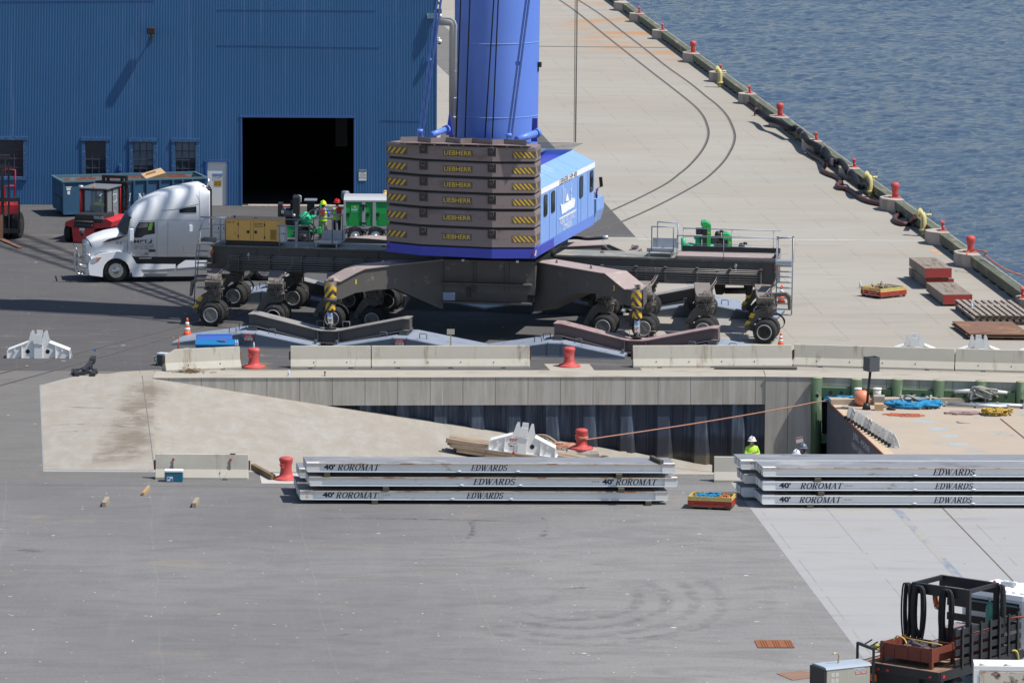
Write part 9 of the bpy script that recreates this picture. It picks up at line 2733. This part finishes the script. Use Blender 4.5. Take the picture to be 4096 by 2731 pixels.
for x in(-WB+.25,-WB+.55,-WB+.85,-.28):mb.bb(x,x+.09,-.075,-.06,DZ_-.16,DZ_-.1)
mb.bb(.05,.06,.1,.2,DZ_-.16,DZ_-.08);mb.build('marker_lamp',M('lamp_red',(.55,.04,.03),.3),tk)
mb=MB();mb.bb(-WB+.05,-WB+.35,.2,.25,.6,.8);mb.build('tail_lamp',M_ORNG,tk)
mb=MB();mb.bb(-1.65,-1.3,.2,.24,.52,.70);mb.build('number_plate',M('plate_gold',(.55,.34,.04),.5),tk)
y0s=KF.xz(*zd(660,930),0)[0]
ys=.75
HS=1.1
for k,z in enumerate((.06,.33,.60,.86)):
 mb=MB();mb.bb(-.03,.02,ys,BL_-.1,DZ_+z,DZ_+z+.16)
 for j in range(3):mb.bb(.02,.028,ys,BL_-.1,DZ_+z+.02+.05*j,DZ_+z+.045+.05*j)
 mb.build('stake_board',M_TBLK,tk)
n=7
for k in range(n):
 y=ys+.28+(BL_-ys-.6)*k/(n-1)
 mb=MB();mb.bb(.03,.075,y-.04,y+.04,DZ_-.04,DZ_+HS);mb.build('stake_post',M_TBLK,tk)
for k,z in enumerate((.10,.55,.95)):
 mb=MB();mb.bb(-WB+.1,-.05,BL_-.1,BL_-.05,DZ_+z,DZ_+z+.2);mb.build('headboard',M_TBLK,tk)
mb=MB();cy=BL_+.35
mb.bbev(-WB+.25,-.1,cy,cy+1.7,1.0,2.55,.16);mb.build('cab',M_TRW,tk)
mb=MB()
for k in range(7):mb.bbev(-WB+.45+.27*k,-WB+.58+.27*k,cy+.15,cy+1.5,2.54,2.58,.012)
mb.build('roof_ribs',M_TRW,tk)
mb=MB();mb.bbev(-WB+.5,-.35,cy-.015,cy+.05,1.95,2.3,.008);rw=mb.build('rear_window',M_BLK,tk)
mb=MB();mb.bb(-WB+.55,-.4,cy-.024,cy-.016,2.0,2.25);mb.build('pane',M('pane_green',(.22,.33,.30),.1),rw)
mb=MB();mb.bbev(-.11,-.09,cy+.5,cy+1.4,1.9,2.3,.005);mb.build('side_window',M_GLASSD,tk)
for x in(-WB+.7,-.75):mb=MB();mb.ball((x,cy+1.0,2.60),.045);mb.build('roof_marker',M('lamp_red',(.55,.04,.03),.3),tk)
mb=MB();mb.bbev(-1.45,-1.05,cy+.75,cy+.95,2.58,2.68,.02);mb.build('roof_beacon',M_GALV,tk)
for y,r in((.95,.45),(BL_+1.1,.45)):
 for x in(-WB+.25,-.2):
  o=big_wheel(tk,x,y,r,.28,M_RIM,-1);o.rotation_euler=(0,0,R(90))
mb=MB();mb.tube([(.0,BL_-.8,DZ_+.95),(.15,BL_-.6,DZ_+1.0),(.9,BL_-.2,DZ_+1.1)],.03,6);mb.build('air_lines',M('line_red_brown',(.25,.06,.04),.6),tk)
def kon(name,x,y,label,cat,z=DZ_+.004,group=None):return thing(name,KF.w(x,y,z),HA,label,cat,group)
rk=kon('cable_rack',-WB+.5,1.75,'tall black steel rack hung with cables on the truck bed','rack')
rh=1.95;rw_,rd_=1.75,1.35
mb=MB()
for x,y in((0,0),(rw_,0),(0,rd_),(rw_,rd_)):mb.bb(x-.06,x+.06,y-.05,y+.05,0,rh)
for y in(0,rd_):mb.bb(.06,rw_-.06,y-.05,y+.05,rh-.28,rh)
mb.bb(-.05,.05,.05,rd_-.05,rh-.12,rh);mb.bb(rw_-.05,rw_+.05,.05,rd_-.05,rh-.1,rh)
mb.build('frame',M_TBLK,rk)
for i,(x,y,w,l,m__,nm,lab)in enumerate(((-.18,-.05,.25,1.5,M_BLACK,11,'black cable coil hanging outermost left on the rack'),(.25,-.14,.46,1.55,M_BLACK,18,'thick black cable coil hanging at the rack\'s near left'),(1.15,-.14,.40,1.6,M_BLACK,16,'black cable coil hanging right of the orange leads'),(.7,.1,.25,.62,M_RORG,12,'orange leads hanging in the middle of the rack'),(rw_+.12,rd_,.3,1.6,M_BLACK,9,'black cable coil hanging on the far right rack post'))):
 mb=MB()
 for k in range(nm):
  f=rg.uniform(-.05,.05);ll=l*rg.uniform(.8,1.05);ww=w*rg.uniform(.5,1.0);yy=rg.uniform(-.06,.06)
  mb.tube(catmull([(f,yy,0),(f+ww*.4,yy,-.12),(f+ww*.5,yy,-ll*.5),(f+ww*.3,yy,-ll*.95),(f,yy,-ll),(f-ww*.3,yy,-ll*.9),(f-ww*.5,yy,-ll*.5),(f-ww*.35,yy,-.1)],4,True),.025 if m__ is M_BLACK else .013,5,True)
 o=mb.build('cable_coil',m__);place(o,rk.matrix_basis@Vector((x,y,rh-.05)),HA);tag(o,lab,'cable coil','cable coils on the rack')
M_RBR=M('bin_oxide',(.17,.045,.028),.65,0,.12,2.0,((.08,.03,.02),.35,2.5,(1,1,1)))
bn_=kon('steel_bin',-WB+.45,.25,'open oxide red steel bin full of scrap at the tail of the bed','steel bin')
mb=MB();w,d,h,f=1.65,1.05,.38,.16
mb.bb(0,w,0,.04,f,f+h);mb.bb(0,w,d-.04,d,f,f+h);mb.bb(0,.04,.04,d-.04,f,f+h);mb.bb(w-.04,w,.04,d-.04,f,f+h);mb.bb(0.04,w-.04,.04,d-.04,f,f+.03)
for x in(0,w-.07):
 for y in(-.03,d-.06):mb.bb(x,x+.09,y,y+.09,0,f+h+.03)
for x in(.42,.85,1.25):mb.bb(x,x+.03,-.02,0,f,f+h)
mb.build('bin_body',M_RBR,bn_)
for k in range(12):
 mb=MB();mb.box((0,0,0),(rg.uniform(.2,.7),rg.uniform(.06,.25),rg.uniform(.03,.12)),rz=rg.uniform(-1,1),rx=rg.uniform(-.3,.3))
 o=mb.build('scrap_piece',M('scrap_mauve',(.16,.13,.14),.5,.3,.3,3.0));o.location=bn_.matrix_basis@Vector((rg.uniform(.3,1.3),rg.uniform(.2,.8),f+h*rg.uniform(.65,.95)));o.rotation_euler=(0,0,HA);tag(o,'dull metal scrap lying in the oxide red bin','scrap metal','scrap pieces in the bin')
mb=MB();mb.tube(catmull([(.2,.3,f+h),(.3,.35,f+h+.15),(.55,.3,f+h+.1),(.7,.2,f+h)],5),.02,6);mb.tube([(.1,.8,f+h+.02),(1.6,.55,f+h+.03)],.015,6);o=mb.build('yellow_strap',M('strap_yellow',(.55,.48,.12),.6));o.location=bn_.location;o.rotation_euler=(0,0,HA);tag(o,'yellow strap lying over the scrap bin','strap')
tc_=kon('tool_chest',-WB+1.15,2.1,'oxide red tool chest with grey lid under the cable rack','tool chest')
mb=MB();mb.bbev(0,1.05,0,.8,0,.72,.02);mb.build('chest',M_RBR,tc_)
mb=MB();mb.bbev(-.02,1.07,-.02,.82,.722,.76,.01);mb.build('lid',M('lid_dusty',(.26,.21,.21),.6,0,.1,2.0),tc_)
for k,(x,y)in enumerate(((-.42,BL_-1.0),(-.20,BL_-.8))):
 g_=kon('gas_cylinder',x,y,'tall green gas cylinder strapped to the stake side, %s one'%('left','right')[k],'gas cylinder',group='green gas cylinders')
 mb=MB();mb.lathe([(.10,0),(.115,.03),(.115,1.2),(.10,1.3),(.05,1.37),(.03,1.42)],n=20);mb.build('cylinder_body',M('cylinder_green',(.07,.26,.20),.45,0,.08,3.0),g_)
 mb=MB();mb.cyl((0,0,1.42),(0,0,1.5),.035,n=10);mb.box((0,0,1.49),(.12,.04,.04));mb.build('valve',M_GALV,g_)
for k,y in enumerate((1.7,3.6)):
 q0=KF.w(.02,y-.5,DZ_+1.0);mb=MB();mb.tube(catmull([KF.w(-.1,y-.1,DZ_+.02),KF.w(.09,y,DZ_+.05),KF.w(.10,y+.1,DZ_-.1),KF.w(.08,y+.15,DZ_-.25)],4),.03,6)
 tag(mb.build('yellow_strap',M('strap_yellow',(.55,.48,.12),.6)),'yellow strap hanging over the bed side, %s one'%('rear','front')[k],'strap','yellow straps over the truck side')
wz=1.30
e0=P(*zg(490,1105),wz);e1=P(*zg(900,1062),wz)
WA=math.atan2(e1.y-e0.y,e1.x-e0.x)
ww=(e1-e0).length
wd_=thing('welding_generator',(e0.x,e0.y,.35),WA,'grey enclosed welding generator with a black control panel behind the truck','welding generator')
hz_=wz-.35;dd=.72
M_WGR=M('welder_grey',(.40,.39,.34),.45,.2,.06,2.0)
mb=MB();mb.bbev(0,ww,0,dd,0,hz_-.06,.02);mb.build('casing',M_WGR,wd_)
mb=MB();mb.prism([(-.02,hz_-.07),(dd+.02,hz_-.07),(dd,hz_-.02),(dd-.1,hz_),(.1,hz_),(0,hz_-.02)],-.03,ww+.03,'yz');mb.build('canopy',M('welder_lid',(.47,.53,.60),.4,.3,.05,2.0),wd_)
mb=MB();mb.bbev(-.10,-.001,0,dd,-.02,hz_-.05,.015);mb.build('control_panel',M_BLK,wd_)
mb=MB()
for i in range(4):
 for j in range(2):mb.cyl((-.105,.12+.15*i,.25+.12*j),(-.10,.12+.15*i,.25+.12*j),.025,n=8)
mb.build('knobs',M_GALV,wd_)
mb=MB();mb.bb(ww*.48,ww*.488,-.004,0,.02,hz_-.08);
for i in range(2):
 for j in range(2):mb.bb(.14+.13*i,.24+.13*i,-.004,-.001,hz_-.28-.16*j,hz_-.17-.16*j)
mb.build('vents',M('vent_pale',(.5,.5,.46),.5),wd_)
mb=MB();mb.bb(ww*.62,ww*.86,-.005,-.001,hz_-.19,hz_-.11);lo=mb.build('logo_plate',M_SIGNW,wd_)
text('LINCOLN',.06,M_NAVY,lo,(ww*.63,-.007,hz_-.18),w=ww*.22,bold=.02)
mb=MB();mb.bb(ww*.66,ww*.92,-.006,-.002,hz_-.27,hz_-.195);mb.build('logo_band',M_SIGNR,lo)
text('ELECTRIC',.055,M_SIGNW,lo,(ww*.67,-.008,hz_-.26),w=ww*.24,bold=.02)
text('VANTAGE',.035,M_SIGNW,wd_,(ww*.7,-.004,hz_-.34),w=ww*.18,shear=.2)
mb=MB();mb.tube(catmull([(ww*.42,dd*.5,hz_),(ww*.43,dd*.5,hz_+.2),(ww*.38,dd*.5,hz_+.27),(ww*.3,dd*.5,hz_+.27)],4),.022,8);mb.build('exhaust_pipe',M('exhaust_brass',(.42,.33,.2),.4,.5),wd_)
mb=MB();mb.bb(0,ww,.05,dd-.05,-.34,-.02);mb.build('skid',M_BLK,wd_)
f0=P(*zg(778,1000),1.2);f1=P(*zg(930,1060),1.2)
gp=thing('lamp_frame',(0,0,0),0,'black upright frame with three prongs between welder and truck bed','frame')
zt_=1.2+.95
zt2=CPOS.z+ray(*zg(770,872)).z*(f0.y/ray(*zg(770,872)).y)
mb=MB();mb.bar((f0.x,f0.y,.5),(f0.x,f0.y,zt2),.07);mb.bar((f1.x,f1.y,.5),(f1.x,f1.y,zt2),.07);mb.bar((f0.x,f0.y,zt2),(f1.x,f1.y,zt2),.07)
for f in(.35,.7,1.05):c=f0.lerp(f1,f);mb.bar((c.x,c.y,zt2),(c.x+.25,c.y+.15,zt2+.12),.03)
mb.build('frame',M_TBLK,gp)
r0=P(*zg(1885,1090),1.45);r1=P(*zg(2352+300,1100),1.45)
rm_=thing('rusty_white_hood',(r0.x,r0.y,0),math.atan2(r1.y-r0.y,r1.x-r0.x),'rust eaten white machine body cut by the bottom right corner','machine body')
ln=(r1-r0).length
mb=MB();mb.bb(0,ln,0,.9,.4,1.44);mb.build('body',M_WHITE,rm_)
mb=MB();mb.bb(-.02,ln,-.02,.05,1.34,1.45);mb.bb(-.02,.12,-.03,-.0,.4,1.34)
for x in(.25,.9,1.5):mb.cyl((x,.15,1.44),(x,.15,1.50),.10,n=14)
mb.build('rim',M_WHITE,rm_)
mb=MB();mb.bb(.14,ln,-.05,-.021,.42,1.30);mb.build('rusted_panel',M('rust_white',(.58,.52,.44),.8,0,.1,2.0,((.32,.15,.06),.62,2.2,(1,1,1)),((.10,.045,.03),.5,3.5,(1,1,1))),rm_)
q=P(*zg(1010,965),DZ_)
o=squiggle(rg,0,0,.6,.6,.22,50,.02,M('strap_yellow',(.55,.48,.12),.6),'strap_heap','tangle of yellow and grey straps left of the scrap bin','straps',7);o.location=(q.x,q.y,DZ_+.01)
for k in range(9):
 mb=MB();mb.box((0,0,.06),(rg.uniform(.15,.5),rg.uniform(.08,.2),rg.uniform(.06,.12)),rz=rg.uniform(0,3));p_=KF.w(-rg.uniform(.3,1.9),rg.uniform(2.0,4.6),DZ_+.004)
 tag(mb.build('loose_tool',M_RBR if k%3 else M_TBLK),'small loose gear lying on the truck bed behind the stake side','gear','loose gear on the truck bed').location=p_
